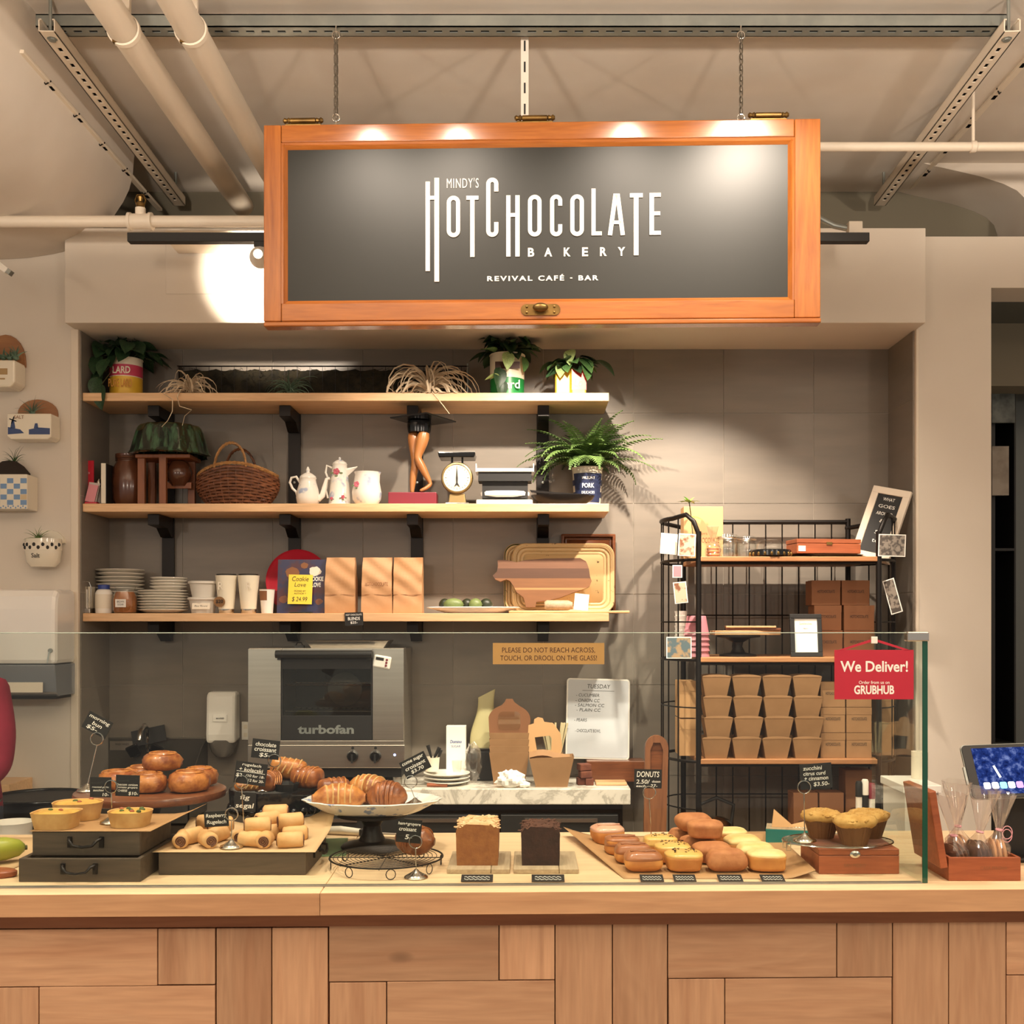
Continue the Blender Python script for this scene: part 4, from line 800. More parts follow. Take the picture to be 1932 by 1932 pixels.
for b_, z_, w_, h_ in (('Cookie', .045, .07, .02), ('Love', .02, .048, .018), ('SIGNED BY', -.007, .05, .007), ('AUTHOR !!', -.018, .05, .007), ('$ 24.99', -.043, .065, .022)): text(b_, w_, h_, 'ink', t, (0, -.0018, z_), shear=.15)
t = M2('round_tray', 'round red tray leaning behind the cookbook', 'tray', 563, 4.835); rt_ = (Z(1037, 4.85)-Z2)/2
MB().lathe([(0, 0), (rt_*.94, 0), (rt_, -.008), (rt_, -.01), (rt_*.93, -.003), (0, -.003)], 48).build('disc', 'red', t, smooth=40, loc=(0, 0, rt_), rot=(R(-87), 0, 0)); MB().tube([(-rt_*.3, -.004, rt_*1.95), (rt_*.45, -.004, rt_*1.2)], .0012, 4).build('string', 'kraft', t)
# paper bags
t_ = pm('bagpaper', H('#c1946a'), .6, col2=H('#b58659'), scale=7, bump=.5, bscale=26, vary=.03)
def bag(px, lab, w_, hh_, sd, print_=False):
    t = M2('paper_bag', lab, 'paper bag', px, 4.70, 0, 'brown paper bags of hot chocolate blends'); r = random.Random(sd); W = w_/2; D = .04
    def fn(u, v):
        a = u*4; s = int(a) % 4; f = a-int(a); k = 1-.82*max(0, (v-.62)/.38)**1.2
        c = [(-W, -D*k), (W, -D*k), (W, D*k), (-W, D*k)]; p, q = c[s], c[(s+1) % 4]; x, y = p[0]+(q[0]-p[0])*f, p[1]+(q[1]-p[1])*f
        wob = .004*math.sin(v*19+u*31+sd)*min(1, v*3)*(.4+v)
        return (x*(1+.03*math.sin(v*3.1+sd)), y+wob, v*hh_)
    m = MB(); m.grid(fn, 40, 22, cu=True); m.bx(-W*.98, W*.98, -D*.97, D*.97, .0005, .002); m.build('bag', 'bagpaper', t, smooth=50)
    MB().bx(-W*.98, W*.98, -D-.0025, -D-.0005, hh_*.33, hh_*.335).build('fold', 'kraft_dark', t)
    if print_: text('HOTCHOCOLATE', w_*.75, .016, 'kraft_dark', t, (0, -D-.0045, hh_*.52))
bag(644, 'brown paper bag next to the cookbook', S(55, 4.70), Z(1052, 4.70)-Z2, 1); bag(713, 'middle brown paper bag with printed lettering', S(57, 4.70), Z(1052, 4.70)-Z2, 2, True); bag(771, 'rightmost brown paper bag on the lowest shelf', S(55, 4.70), Z(1052, 4.70)-Z2, 3)
t = thing('price_card', 'small black card reading BLENDS hung on the lowest shelf edge', 'price card', (X(668, SF-.003), SF-.004, Z(1168, SF-.003)), rot=(0, R(-2), 0))
MB().bx(-.038, .038, -.0015, .0015, -.027, .028).build('card', 'card', t); text('HOT CHOCOLATE', .066, .007, 'chalk', t, (0, -.002, .018)); text('BLENDS', .05, .013, 'chalk', t, (0, -.002, .002), bold=.01); text('$25-', .03, .011, 'chalk', t, (0, -.002, -.015), bold=.01)
# avocados on a dish
t = M2('oval_dish', 'long white oval dish holding the avocados', 'dish', 893, 4.655); MB().lathe([(.1, 0), (.12, .002), (.19, .022), (.20, .024), (.19, .027), (.11, .008), (0, .006)], 44, sy=.30).build('dish', 'whitegloss', t, smooth=40)
pm('avo', H('#5c6b3a'), .45, col2=H('#77864f'), scale=25, bump=.25, bscale=150); pm('avo_dark', H('#2a3020'), .4, bump=.25, bscale=150)
for px, Y, rx, mt, lab in ((840, 4.68, .024, 'avo_dark', 'dark avocado at the left end of the dish'), (857, 4.645, .041, 'avo', 'large pale green avocado on the dish'), (882, 4.68, .024, 'avo_dark', 'dark avocado between the two green ones'), (898, 4.645, .027, 'avo', 'smaller pale green avocado on the dish'), (918, 4.67, .026, 'avo_dark', 'dark avocado at the right end of the dish')):
    t = thing('avocado', lab, 'avocado', (X(px, Y), Y, Z2+.0095), group='avocados on the white dish'); MB().ball((0, 0, .027), (rx*1.12, .027, .027), 18, 12, fn=lambda p: 1-.15*max(0, p.x)).build('fruit', mt, t, smooth=60); MB().ball((rx*.96, 0, .027), (.003, .003, .003), 6, 4).build('stem_end', 'stem', t)
# leaning trays
def rrect(w, h, r, n=6):
    out = []
    for cx, cz, a0 in ((w/2-r, r, -90), (w/2-r, h-r, 0), (-w/2+r, h-r, 90), (-w/2+r, r, 180)):
        for k in range(n+1): a = R(a0+90*k/n); out.append((cx+r*math.cos(a), cz+r*math.sin(a)))
    return out
def tray(name, lab, px, Y, w, h, r, rim, mt, lean, rimmt=None, z=None):
    t = thing(name, lab, 'tray', (X(px, Y), Y, Z2 if z is None else z), rot=(R(-lean), 0, 0)); out = rrect(w, h, r); n = len(out)
    rings = []
    for d, y in ((0, -.012), (.004, -.015), (.012, -.014), (rim*.55, -.005), (rim, 0), (rim+.012, -.001)):
        inn = rrect(w-2*d, h-2*d, max(.004, r-d*.7)); rings.append([(x_, y, z_+d) for x_, z_ in inn])
    m = MB()
    for a, b in zip(rings[:-1], rings[1:]): m.add(a+b, [(i, (i+1) % n, n+(i+1) % n, n+i) for i in range(n)])
    m.add(rings[-1], [tuple(range(n))]); m.build('tray', mt, t, smooth=45, solid=.002)
    m = MB(); m.tube(rings[1], .003, 5, closed=True); m.build('rim', rimmt or mt, t, smooth=60); return t
t_ = NT('enamel'); v_ = t_.coords(); c_ = t_.mix(t_.ramp(t_.noise(v_, 38, 4, .7), [(.64, (0, 0, 0)), (.68, (1, 1, 1))]), H('#d3b482'), H('#4a3626')); t_.l(c_, t_.b.inputs['Base Color']); t_.b.inputs['Roughness'].default_value = .3
wt, ht = S(200, 4.79), S(133, 4.79)
tray('wooden_tray', 'dark wood tray leaning behind the cream enamel trays', 1110, 4.868, S(102, 4.868), Z(1008, 4.87)-Z2, .004, .014, 'walnut', 1.5)
tray('enamel_tray', 'back chipped cream enamel tray with a green tint leaning on the wall', 1050, 4.838, wt, ht, .05, .03, 'enamel', 2.5, 'stem'); tray('enamel_tray', 'front chipped cream enamel tray leaning behind the pig board', 1063, 4.81, wt*.965, ht, .055, .035, 'enamel', 3)
t = thing('cutting_board', 'animal shaped striped wooden cutting board leaning on the tray', 'cutting board', (X(1030, 4.75), 4.75, Z2+.002), rot=(R(-7), 0, 0))
pb = [(938, 1056), (950, 1055), (975, 1060), (990, 1056), (1030, 1053), (1095, 1052), (1106, 1058), (1110, 1066), (1112, 1074), (1114, 1088), (1117, 1096), (1113, 1106), (1108, 1109), (1082, 1118), (1056, 1128), (1030, 1134), (1012, 1136), (1010, 1146), (992, 1146), (988, 1128), (974, 1117), (968, 1105), (962, 1096), (955, 1093), (944, 1097), (934, 1093), (929, 1086), (937, 1078), (939, 1066)]
strips = [(1040, 1072, 'strip_a'), (1072, 1091, 'strip_b'), (1091, 1109, 'strip_c'), (1109, 1113, 'strip_d'), (1113, 1150, 'strip_c')]
for nm_, c_ in (('strip_a', '#74503a'), ('strip_b', '#573a29'), ('strip_c', '#7f5534'), ('strip_d', '#a87d50')): pm(nm_, H(c_), .4, col2=H(c_, .85), scale=5, stretch=(1, 8, 8))
def clip(poly, y0, y1):
    for lim, keep in ((y0, 1), (y1, -1)):
        o_ = []
        for i in range(len(poly)):
            a, b = poly[i], poly[(i+1) % len(poly)]; ia, ib = (a[1]-lim)*keep >= 0, (b[1]-lim)*keep >= 0
            if ia: o_.append(a)
            if ia != ib: f = (lim-a[1])/(b[1]-a[1]); o_.append((a[0]+(b[0]-a[0])*f, lim))
        poly = o_
        if not poly: break
    return poly
for y0, y1, mt in strips:
    q = clip(pb, y0, y1)
    if len(q) > 2: MB().prism([(X(a, 4.73)-X(1030, 4.73), Z(b, 4.75)-Z2-.002) for a, b in q], -.009, .009, 'y').build('wood_strip', mt, t)
t = M2('serving_board', 'thin pale wooden board sticking out past the shelf end', 'board', 1073, 4.66, R(1)); MB().bx(-S(113, 4.66), S(113, 4.66), -.045, .045, .0, .011).build('board', 'lightwood', t, bevel=.003)
t = thing('place_card', 'small folded white card in front of the pig board', 'card', (X(1097, 4.66), 4.66, Z2+.0115)); MB().box((0, 0, .036), (.06, .002, .07), rot=(R(-12), R(6), 0)).build('front', 'paperwhite', t)
t = thing('bread_log', 'short greyish brown log piece lying on the pale board', 'log', (X(1052, 4.66), 4.66, Z2+.0115)); MB().lathe([(.016, 0), (.022, .01), (.021, .1), (.013, .118)], 14).build('log', 'oldboard', t, smooth=50, loc=(-.055, 0, .022), rot=(0, R(90), 0))
# ================================================================ LEFT WALL
pm('ceramic', H('#e3d9c4'), .18, coat=.3); pm('delft', H('#2f4370'), .4); pm('lidwood', H('#8a5a34'), .45, col2=H('#9c6a40'), scale=5, stretch=(1, 6, 6)); pm('goldprint', H('#a8895a'), .4); pm('checkblue', H('#6f8fb5'), .45); pm('checktan', H('#c9b48e'), .5)
def saltbox(name, lab, px, pyb, pyt, w, d=.085):
    return thing(name, lab, 'salt box', (X(px, YF-.05), YF-.0005, Z(pyb, YF-.05)), group='salt box planters on the left wall')
def backdisc(t, w, z0, top, mt):
    pts = [(-w/2, z0), (w/2, z0)]+[(w/2*math.cos(R(a)), z0+.02+(top-z0-.02)*math.sin(R(a))) for a in range(0, 181, 15)]
    MB().prism(pts, -.012, 0, 'y').build('wooden_lid', mt, t, bevel=.002)
def tufts(t, c, n, L, mt, seed, r0=.0022, curl=1.2): airplant(t, c, n=n, L=L, mt=mt, seed=seed, r0=r0, curl=curl)
t = saltbox('salt_box', 'cream salt box with gold print and a succulent, topmost on the left wall', 2, 735, 628, .16)
MB().prism([(-.08, 0), (.06, 0), (.08, .02), (.08, .11), (-.08, .11)], -.10, -.0, 'y').build('box', 'ceramic', t, bevel=.008); backdisc(t, .165, .1, .235, 'lidwood'); MB().bx(.01, .05, -.1015, -.1005, .05, .075).build('print', 'goldprint', t); MB().bx(.02, .04, -.1015, -.1005, .03, .036).build('print', 'goldprint', t)
for k in range(5): tufts(t, (-.03+k*.025, -.07, .125), 9, .05, 'air_green', 30+k, .006, .8)
t = saltbox('salt_box', 'blue and white windmill salt box with a wooden lid', 63, 832, 750, .18); k = 4.52/F
MB().prism([(-.075, 0), (.075, 0), (.09, .012), (.09, .105), (-.09, .105), (-.09, .012)], -.09, 0, 'y').build('box', 'ceramic', t, bevel=.005); backdisc(t, .165, .1, .178, 'lidwood')
text('SALT', .035, .014, 'kraft_dark', t, (-.045, -.0945, .096)) if False else text('SALT', .04, .014, 'kraft_dark', t, (-.04, -.0915, .09))
for pts in ([(-.085, .02), (-.02, .025), (-.035, .04), (-.06, .045), (-.085, .05)], [(.0, .02), (.085, .02), (.085, .045), (.04, .048), (.0, .04)], [(-.075, .045), (-.07, .075), (-.06, .075), (-.055, .045)], [(.02, .045), (.025, .065), (.035, .065), (.038, .045)]): MB().prism(pts, -.0912, -.0904, 'y').build('painted_scene', 'delft', t)
for a in (20, 110, 200, 290): MB().box((-.065, -.0915, .078), (.004, .0006, .03), rot=(0, R(a), 0)).build('painted_sail', 'delft', t)
tufts(t, (.0, -.06, .11), 26, .075, 'air_green', 41, .0022, 1.0)
t = saltbox('salt_box', 'blue and white checkered tin planter on the left wall', 18, 963, 865, .2)
MB().bx(-.095, .095, -.10, 0, 0, .142).build('box', 'ceramic', t, bevel=.004); r_ = random.Random(3)
for i in range(7):
    for j in range(5):
        if (i+j) % 2 == 0 or r_.random() < .2: MB().bx(-.094+i*.027, -.069+i*.027, -.1012, -.1002, .017+j*.022, .037+j*.022).build('check', 'checkblue' if (i+j) % 2 == 0 else 'checktan', t)
for i in range(19): MB().bx(-.094+i*.01, -.089+i*.01, -.1012, -.1002, .003+.006*(i % 2), .009+.006*(i % 2)).build('check', 'checkblue', t)
MB().lathe([(.08, .135), (.085, .15), (.06, .18), (.03, .20), (0, .205)], 20, sy=.5, c=(0, -.05, 0)).build('root_ball', 'soil', t, smooth=50); tufts(t, (.02, -.05, .19), 14, .08, 'fern_dark', 51, .0018, 1.6)
t = saltbox('salt_box', 'small white salt box with black flowers and an air plant, lowest on the wall', 83, 1070, 992, .15)
m = MB(); m.lathe([(.05, 0), (.068, .02), (.074, .06), (.073, .115), (.068, .115), (.066, .09), (0, .09)], 28, sy=.65, c=(0, -.055, 0)); m.build('box', 'ceramic', t, smooth=50)
MB().lathe([(.0745, .068), (.0738, .10)], 28, sy=.65, c=(0, -.0555, 0), ends=False).build('band', 'offwhite', t, smooth=50)
for k in range(11): a = R(200+k*14); MB().ball((.0748*math.cos(a), -.0555+.0748*.65*math.sin(a), .084+.006*(-1)**k), (.007, .003, .008), 6, 5).build('painted_flower', 'ink', t)
text('Salt', .034, .018, 'ink', t, (-.01, -.106, .045), bold=.01); MB().lathe([(.062, .096), (0, .10)], 24, sy=.65, c=(0, -.055, 0), ends=False).build('soil', 'soil', t)
MB().prism([(.07*math.cos(R(a)), .10+.055*math.sin(R(a))) for a in range(0, 181, 15)], -.014, 0, 'y').build('back_plate', 'ceramic', t); tufts(t, (-.02, -.06, .115), 22, .06, 'fern', 61, .002, 1.0)
# paper towel dispenser
Yd = 4.45
t = thing('towel_dispenser', 'glossy white paper towel dispenser on the left wall', 'dispenser', (X(10, Yd), YF-.0005, Z(1318, Yd)))
w0, w1 = X(-150, Yd)-X(10, Yd), X(121, Yd)-X(10, Yd); hh = Z(1112, Yd)-Z(1318, Yd)
pr = [(0, .0), (-.16, 0), (-.19, .02), (-.20, .14), (-.20, hh-.09), (-.19, hh-.03), (-.165, hh-.006), (-.13, hh), (0, hh)]
MB().prism([(a, b) for a, b in pr if b >= .135 or a == 0]+[(-.20, .14)] if False else [(0, .14), (-.20, .14), (-.20, hh-.08), (-.192, hh-.03), (-.17, hh-.006), (-.14, hh), (0, hh)], w0, w1, 'x').build('cover', 'whitegloss', t, bevel=.018)
pm('smoke', H('#7f858c'), .12, coat=.5); MB().prism([(0, .012), (-.15, .012), (-.185, .03), (-.199, .139), (0, .139)], w0+.004, w1-.004, 'x').build('window', 'smoke', t, bevel=.004)
MB().bx(w0+.02, w1-.02, -.15, 0, 0, .012).build('outlet_slot', 'black', t); MB().bx(w0+.05, w1-.05, -.205, -.2005, .03, .07).build('label', 'offwhite', t)
MB().cyl((w1-.02, -.2, .195), (w1-.02, -.206, .195), .009, n=14).build('lock', 'galv', t); MB().box((w1-.026, -.207, .168), (.006, .002, .045), rot=(0, R(10), 0)).build('key', 'chrome', t)
t = thing('wooden_ledge', 'thick pale wooden ledge corner on the left wall behind the person', 'ledge', (X(62, YF), YF, Z(1466, YF))); MB().bx(-.23, 0, -.21, -.001, -.06, 0).build('board', 'beech', t, bevel=.003); MB().bx(-.2, -.05, -.16, -.001, -.2, -.061).build('support', 'iron', t)
t = thing('trash_bin', 'black trash bin at the far left behind the counter', 'bin', (X(75, 4.05), 4.05, 0)); hb = Z(1503, 4.05)
MB().lathe([(.13, 0), (.14, .01), (.165, hb-.03), (.165, hb)], 36).build('body', 'black', t, smooth=40); MB().tube([(.168*math.cos(R(a)), .168*math.sin(R(a)), hb) for a in range(0, 360, 10)], .008, 8, closed=True).build('rim', 'blackgloss', t, smooth=60)
t = thing('plastic_bucket', 'white plastic bucket rim showing beside the person at far left', 'bucket', (X(22, 3.25), 3.25, 0)); hb = Z(1550, 3.25)
MB().lathe([(.045, 0), (.056, hb-.02), (.062, hb), (.057, hb), (.05, hb-.1), (0, hb-.12)], 32).build('body', 'white', t, smooth=40)
# hand sink, soap dispenser, socket
pm('sinksteel', H('#6e6a62'), .32, .8); Yk = 4.80
t = thing('hand_sink', 'dark steel hand sink with backsplash mounted on the tiled wall', 'sink', (X(266, Yk), YB-.002, Z(1500, Yk)))
sx0, sx1 = X(155, Yk)-X(266, Yk), X(380, Yk)-X(266, Yk)
MB().bx(sx0, sx1, -.012, 0, 0, Z(1392, 4.88)-Z(1500, Yk)).build('backsplash', 'sinksteel', t, bevel=.003)
for s_, a in ((-1, sx0), (1, sx1)): MB().prism([(-.012, .24), (-.10, .2), (-.28, .06), (-.28, -.08), (-.012, -.08)], a-.004 if s_ > 0 else a, a if s_ > 0 else a+.004, 'x').build('side_splash', 'sinksteel', t)
m = MB(); m.bx(sx0, sx1, -.28, -.27, -.1, .06); m.bx(sx0, sx1, -.28, 0, -.1, -.09); m.build('basin', 'sinksteel', t)
fx_ = X(276, 4.85)-X(266, Yk)
MB().tube([(fx_, -.02, .18), (fx_, -.03, .24), (fx_, -.04, .285), (fx_, -.07, .30), (fx_, -.12, .28), (fx_, -.14, .24)], .011, 10).build('spout', 'chrome', t, smooth=60)
for s_ in (-1, 1):
    MB().cyl((fx_+s_*.05, -.012, .17), (fx_+s_*.05, -.055, .17), .014, n=12).build('tap', 'black', t, smooth=40); MB().box((fx_+s_*.05, -.065, .19), (.055, .014, .05), rot=(R(20), R(s_*25), 0)).build('tap_handle', 'blackgloss', t, bevel=.005)
MB().box((fx_+.005, -.03, .25), (.15, .004, .07), rot=(R(-10), R(-12), 0)).build('cloth', 'black', t); MB().bx(X(205, 4.87)-X(266, Yk), X(250, 4.87)-X(266, Yk), -.014, -.0125, .185, .225).build('wash_label', 'steel', t); text('WASH HANDS', .06, .01, 'ink', t, (X(228, 4.87)-X(266, Yk), -.0146, .212))
MB().cyl((-.12, -.02, .08), (-.085, -.05, .075), .012, n=10).build('valve', 'chrome', t)
t = thing('soap_dispenser', 'white wall soap dispenser with a grey tinted bottom', 'soap dispenser', (X(419, 4.84), YB-.0005, Z(1428, 4.84)))
hs = Z(1305, 4.84)-Z(1428, 4.84); ws = S(56, 4.84)/2
MB().prism([(0, .07), (-.085, .06), (-.09, .1), (-.08, hs-.02), (-.065, hs), (0, hs)], -ws, ws, 'x').build('cover', 'white', t, bevel=.014); pm('smoke_grey', H('#6c665e'), .2)
MB().lathe([(.03, 0), (.05, .02), (.062, .06), (.062, .075)], 24, c=(0, -.045, 0), sy=.75).build('push_bar', 'smoke_grey', t, smooth=50); MB().bx(-.03, .03, -.0905, -.0885, hs*.55, hs*.55+.03).build('label', 'paperwhite', t); text('ecolab', .035, .009, 'ink', t, (0, -.0912, hs*.55+.015), bold=.02)
t = thing('wall_socket', 'small white wall socket left of the oven', 'socket', (X(463, 4.89), YB, Z(1379, 4.89))); MB().bx(-.018, .018, -.006, 0, -.04, .04).build('plate', 'white', t, bevel=.002)
for s_ in (-1, 1): MB().bx(-.008, .008, -.0072, -.006, s_*.018-.009, s_*.018+.009).build('outlet', 'offwhite', t)

# ================================================================ MARBLE TABLE AND OVEN
YT = 4.55; TZ = Z(1488, YT)
t_ = NT('marble'); v_ = t_.coords((1, 1, 1)); n_ = t_.noise(v_, 4, 6, .65, 1.8); c_ = t_.ramp(n_, [(.36, H('#e0d9cb')), (.47, H('#b3ac9f')), (.52, H('#ddd6c8')), (.8, H('#e8e2d5'))]); t_.l(c_, t_.b.inputs['Base Color']); t_.b.inputs['Roughness'].default_value = .25
tb = thing('work_table', 'marble topped work table with black fridge below against the wall', 'table', (X(800, YT), YT, 0))
tx0, tx1 = X(476, YT)-X(800, YT), X(1190, YT)-X(800, YT)
MB().bx(tx0, tx1, 0, YB-YT-.002, TZ-.066, TZ).build('marble_top', 'marble', tb, bevel=.004)
MB().bx(tx0+.02, tx1-.03, .03, YB-YT-.01, .08, TZ-.067).build('fridge_body', 'blackgloss', tb, bevel=.004)
for k in range(3): a = tx0+.03+k*(tx1-tx0-.07)/3; d_ = MB().bx(a, a+(tx1-tx0-.1)/3, .012, .029, .12, TZ-.11).build('fridge_door', 'black', tb, bevel=.003); MB().bx(a+.1, a+.4, .005, .012, TZ-.14, TZ-.125).build('handle', 'steel', d_)
for a in (tx0+.06, tx1-.08): MB().cyl((a, .15, 0), (a, .15, .08), .02, n=12).build('foot', 'steel', tb)
YO = 4.58
ov = thing('convection_oven', 'stainless countertop convection oven with black glass door', 'oven', (X(615, YO), YO, TZ))
ox = lambda p: X(p, YO)-X(615, YO)
oz = lambda p: Z(p, YO)-TZ
D_ = YB-YO-.01
m = MB(); zf = oz(1450); zt_ = oz(1223); m.bx(ox(468), ox(531), .012, D_, zf, zt_); m.bx(ox(703), ox(762), .012, D_, zf, zt_); m.bx(ox(531), ox(703), .012, D_, zt_-.02, zt_); m.bx(ox(531), ox(703), .012, D_, zf, oz(1398)); m.bx(ox(531), ox(703), D_-.02, D_, zf, zt_)
m.build('body', 'steel', ov, bevel=.002)
pm('ovenwall', H('#4a4640'), .35, .5); MB().bx(ox(532), ox(702), D_-.024, D_-.0205, oz(1396), zt_-.021).build('cavity_back', 'ovenwall', ov)
MB().bx(ox(468), ox(530), -.002, .0115, oz(1399), zt_-.003).build('left_panel', 'steel', ov, bevel=.002)
MB().bx(ox(703), ox(762), -.004, .0115, oz(1396), zt_).build('right_panel', 'steel', ov, bevel=.002)
MB().bx(ox(468), ox(762), -.002, .0115, oz(1404), oz(1397)).build('drip_strip', 'steel', ov, bevel=.002)
MB().bx(ox(468), ox(764), -.006, .0115, oz(1449), oz(1405)).build('control_panel', 'steel', ov, bevel=.003)
dr = MB().bx(ox(531), ox(702), -.004, .011, oz(1396), oz(1350)).build('door', 'black', ov, bevel=.001)
MB().bx(ox(531), ox(702), -.004, .011, oz(1262), oz(1229)).build('door_frame', 'black', dr); MB().bx(ox(531), ox(534), -.004, .011, oz(1350), oz(1262)).build('door_frame', 'black', dr); MB().bx(ox(700), ox(702), -.004, .011, oz(1350), oz(1262)).build('door_frame', 'black', dr)
glassy('ovenglass', (.85, .83, .8), 1.5); MB().bx(ox(534), ox(700), .0, .004, oz(1350), oz(1262)).build('door_glass', 'ovenglass', dr)
m = MB(); m.cyl((ox(523), -.03, oz(1234)), (ox(704), -.03, oz(1234)), .016, n=16); m.bx(ox(526), ox(533), -.03, -.004, oz(1245), oz(1229)); m.bx(ox(695), ox(702), -.03, -.004, oz(1245), oz(1229)); m.build('door_handle', 'black', ov, smooth=40)
text('turbofan', ox(668)-ox(562), oz(1367)-oz(1384), 'galv', ov, ((ox(562)+ox(668))/2, -.0046, oz(1376)), bold=.035)
for zz in (oz(1293), oz(1352)+.02):
    for q in (.03, .2): MB().tube([(ox(535), q, zz), (ox(700), q, zz)], .0025, 6).build('rack_bar', 'chrome', ov)
    for k in range(15): a = ox(540)+k*(ox(695)-ox(540))/14; MB().tube([(a, .03, zz), (a, .2, zz)], .0016, 5).build('rack_wire', 'chrome', ov)
MB().lathe([(.065, 0), (.075, .006), (.0, .012)], 30).build('fan_cover', 'sinksteel', ov, smooth=40, loc=(ox(630), D_-.025, oz(1308)), rot=(R(90), 0, 0))
for px in (666, 709):
    MB().lathe([(.0235, 0), (.0235, .012), (.019, .022), (0, .023)], 24).build('knob', 'blackgloss', ov, smooth=40, loc=(ox(px), -.006, oz(1426)), rot=(R(90), 0, 0)); MB().box((ox(px), -.03, oz(1430)), (.008, .006, .036)).build('knob_grip', 'black', ov); MB().cyl((ox(px), -.006, oz(1411)), (ox(px), -.0075, oz(1411)), .006, n=12).build('knob_mark', 'black', ov)
pm('led', (.25, .35, 1.0), .4, emit=9); MB().ball((ox(745), -.0065, oz(1424)), (.005, .003, .005), 10, 6).build('indicator_lamp', 'led', ov)
MB().bx(ox(475), ox(755), .05, D_-.02, oz(1449)-.045, oz(1449)).build('plinth', 'black', ov)
for px in (480, 744): MB().cyl((ox(px), .10, 0), (ox(px), .10, oz(1449)), .0225, n=20).build('foot', 'steel', ov, smooth=40); MB().cyl((ox(px), D_-.04, 0), (ox(px), D_-.04, oz(1449)), .0225, n=20).build('foot', 'steel', ov, smooth=40)
t = thing('kitchen_timer', 'white digital timer stuck on the oven', 'timer', (X(721, 4.57), 4.5755, Z(1249, 4.57)), rot=(0, R(10), 0)); MB().bx(-.036, .036, -.014, 0, -.026, .026).build('body', 'white', t, bevel=.006); MB().bx(-.027, .006, -.0150, -.0142, .006, .018).build('display', 'ink', t)
for k in range(3): MB().cyl((.019, -.0142, .012-k*.012), (.019, -.016, .012-k*.012), .0048, n=10).build('button', 'maroon', t)
t = thing('baking_sheet', 'silver sheet pan lying on top of the oven', 'pan', (X(660, 4.68), 4.70, TZ+zt_+.0003)); w_ = S(80, 4.62)
MB().lathe([(.88, 0), (1.0, .028), (1.02, .03), (.98, .026), (.86, .004), (0, .003)], 4).build('pan', 'steel', t).scale = (w_*1.38, .11*1.3, 1); t.children[0].rotation_euler = (0, 0, 0)
t.children[0].data.transform(Matrix.Rotation(R(45), 4, 'Z')); t.children[0].scale = (w_*1.36, .14, 1)
t = thing('burner_knob', 'small black bracket on the oven top at the left', 'bracket', (X(565, 4.66), 4.66, TZ+zt_+.0003)); MB().bx(-.02, .02, -.01, .01, 0, .01).build('base', 'black', t); MB().tube([(-.015, 0, .008), (-.008, 0, .022), (.008, 0, .022), (.015, 0, .008)], .003, 5).build('clip', 'iron', t)
TZ += .0003
def TT(name, lab, cat, px, Y, rz=0, g_=None): return thing(name, lab, cat, (X(px, Y), Y, TZ), rz, g_)
# plates with grinders, cutlery
for k in range(3):
    o = obj('plate', PM, loc=(X(843, 4.68), 4.68, TZ+k*.016)); o.scale = (S(44, 4.68), S(44, 4.68), .11); tag(o, ('bottom white plate of the three on the marble table', 'middle white plate of the three on the marble table', 'top white plate of the three on the marble table')[k], 'plate', 'plates on the marble table')
z3 = TZ+3*.016+.004
t = thing('utensil_cup', 'small pale pot with dark utensils standing on the plates', 'utensil cup', (X(815, 4.70), 4.70, z3)); MB().lathe([(.028, 0), (.033, .06), (.03, .06), (.026, .01), (0, .008)], 24).build('pot', 'ceramic', t, smooth=40)
for a, l, b in ((-.25, .11, .012), (.15, .09, .02), (.35, .1, -.01)): MB().tube([(b*.3, 0, .01), (b+a*.06, 0, .06), (b+a*.12, 0, l)], .004, 6, radii=[.004, .005, .009]).build('utensil', 'black', t)
t = thing('water_glass', 'clear glass tumbler on the plates of the marble table', 'glass', (X(862, 4.66), 4.66, z3)); MB().lathe([(.018, 0), (.022, .05), (.02, .05), (.016, .004), (0, .004)], 20).build('glass', 'jar_glass', t, smooth=40)
t = TT('sugar_box', 'white carton standing behind the plates', 'carton', 861, 4.80); MB().bx(-.042, .042, -.03, .03, 0, Z(1369, 4.8)-TZ).build('carton', 'paperwhite', t, bevel=.001); text('Domino', .05, .014, 'ink_blue', t, (0, -.0308, .17), shear=.2, bold=.02); text('SUGAR', .04, .01, 'ink_blue', t, (0, -.0308, .15))
t = TT('plastic_bag', 'crumpled clear plastic bag beside the white carton', 'bag', 893, 4.725); MB().ball((0, 0, .085), (.035, .03, .085), 16, 12, fn=lambda p: 1+.16*math.sin(p.x*9+p.z*7)*math.cos(p.y*8)).build('bag', 'cello', t, smooth=30)
t = TT('black_canister', 'squat black box behind the kraft pails', 'box', 904, 4.82); hk = Z(1415, 4.82)-TZ; MB().bx(-.045, .07, -.05, .05, 0, hk).build('body', 'black', t, bevel=.004); MB().bx(-.047, .072, -.052, .052, hk, hk+.012).build('lid', 'blackgloss', t, bevel=.003)
pm('yellowbag', H('#c9bf8e'), .5, bump=.4, bscale=25)
t = thing('flour_bag', 'pale yellow plastic bag resting on the black box', 'bag', (X(914, 4.82), 4.82, TZ+hk+.0125)); hh = Z(1308, 4.82)-TZ-hk-.0125
MB().grid(lambda u, v: ((.052+.008*math.sin(v*6))*math.cos(2*math.pi*u)*(1-.25*v)-.01+.02*v, .03*math.sin(2*math.pi*u)*(1-.8*v), v*hh*(1+.08*math.cos(2*math.pi*u))), 24, 12, cu=True).build('bag', 'yellowbag', t, smooth=50)
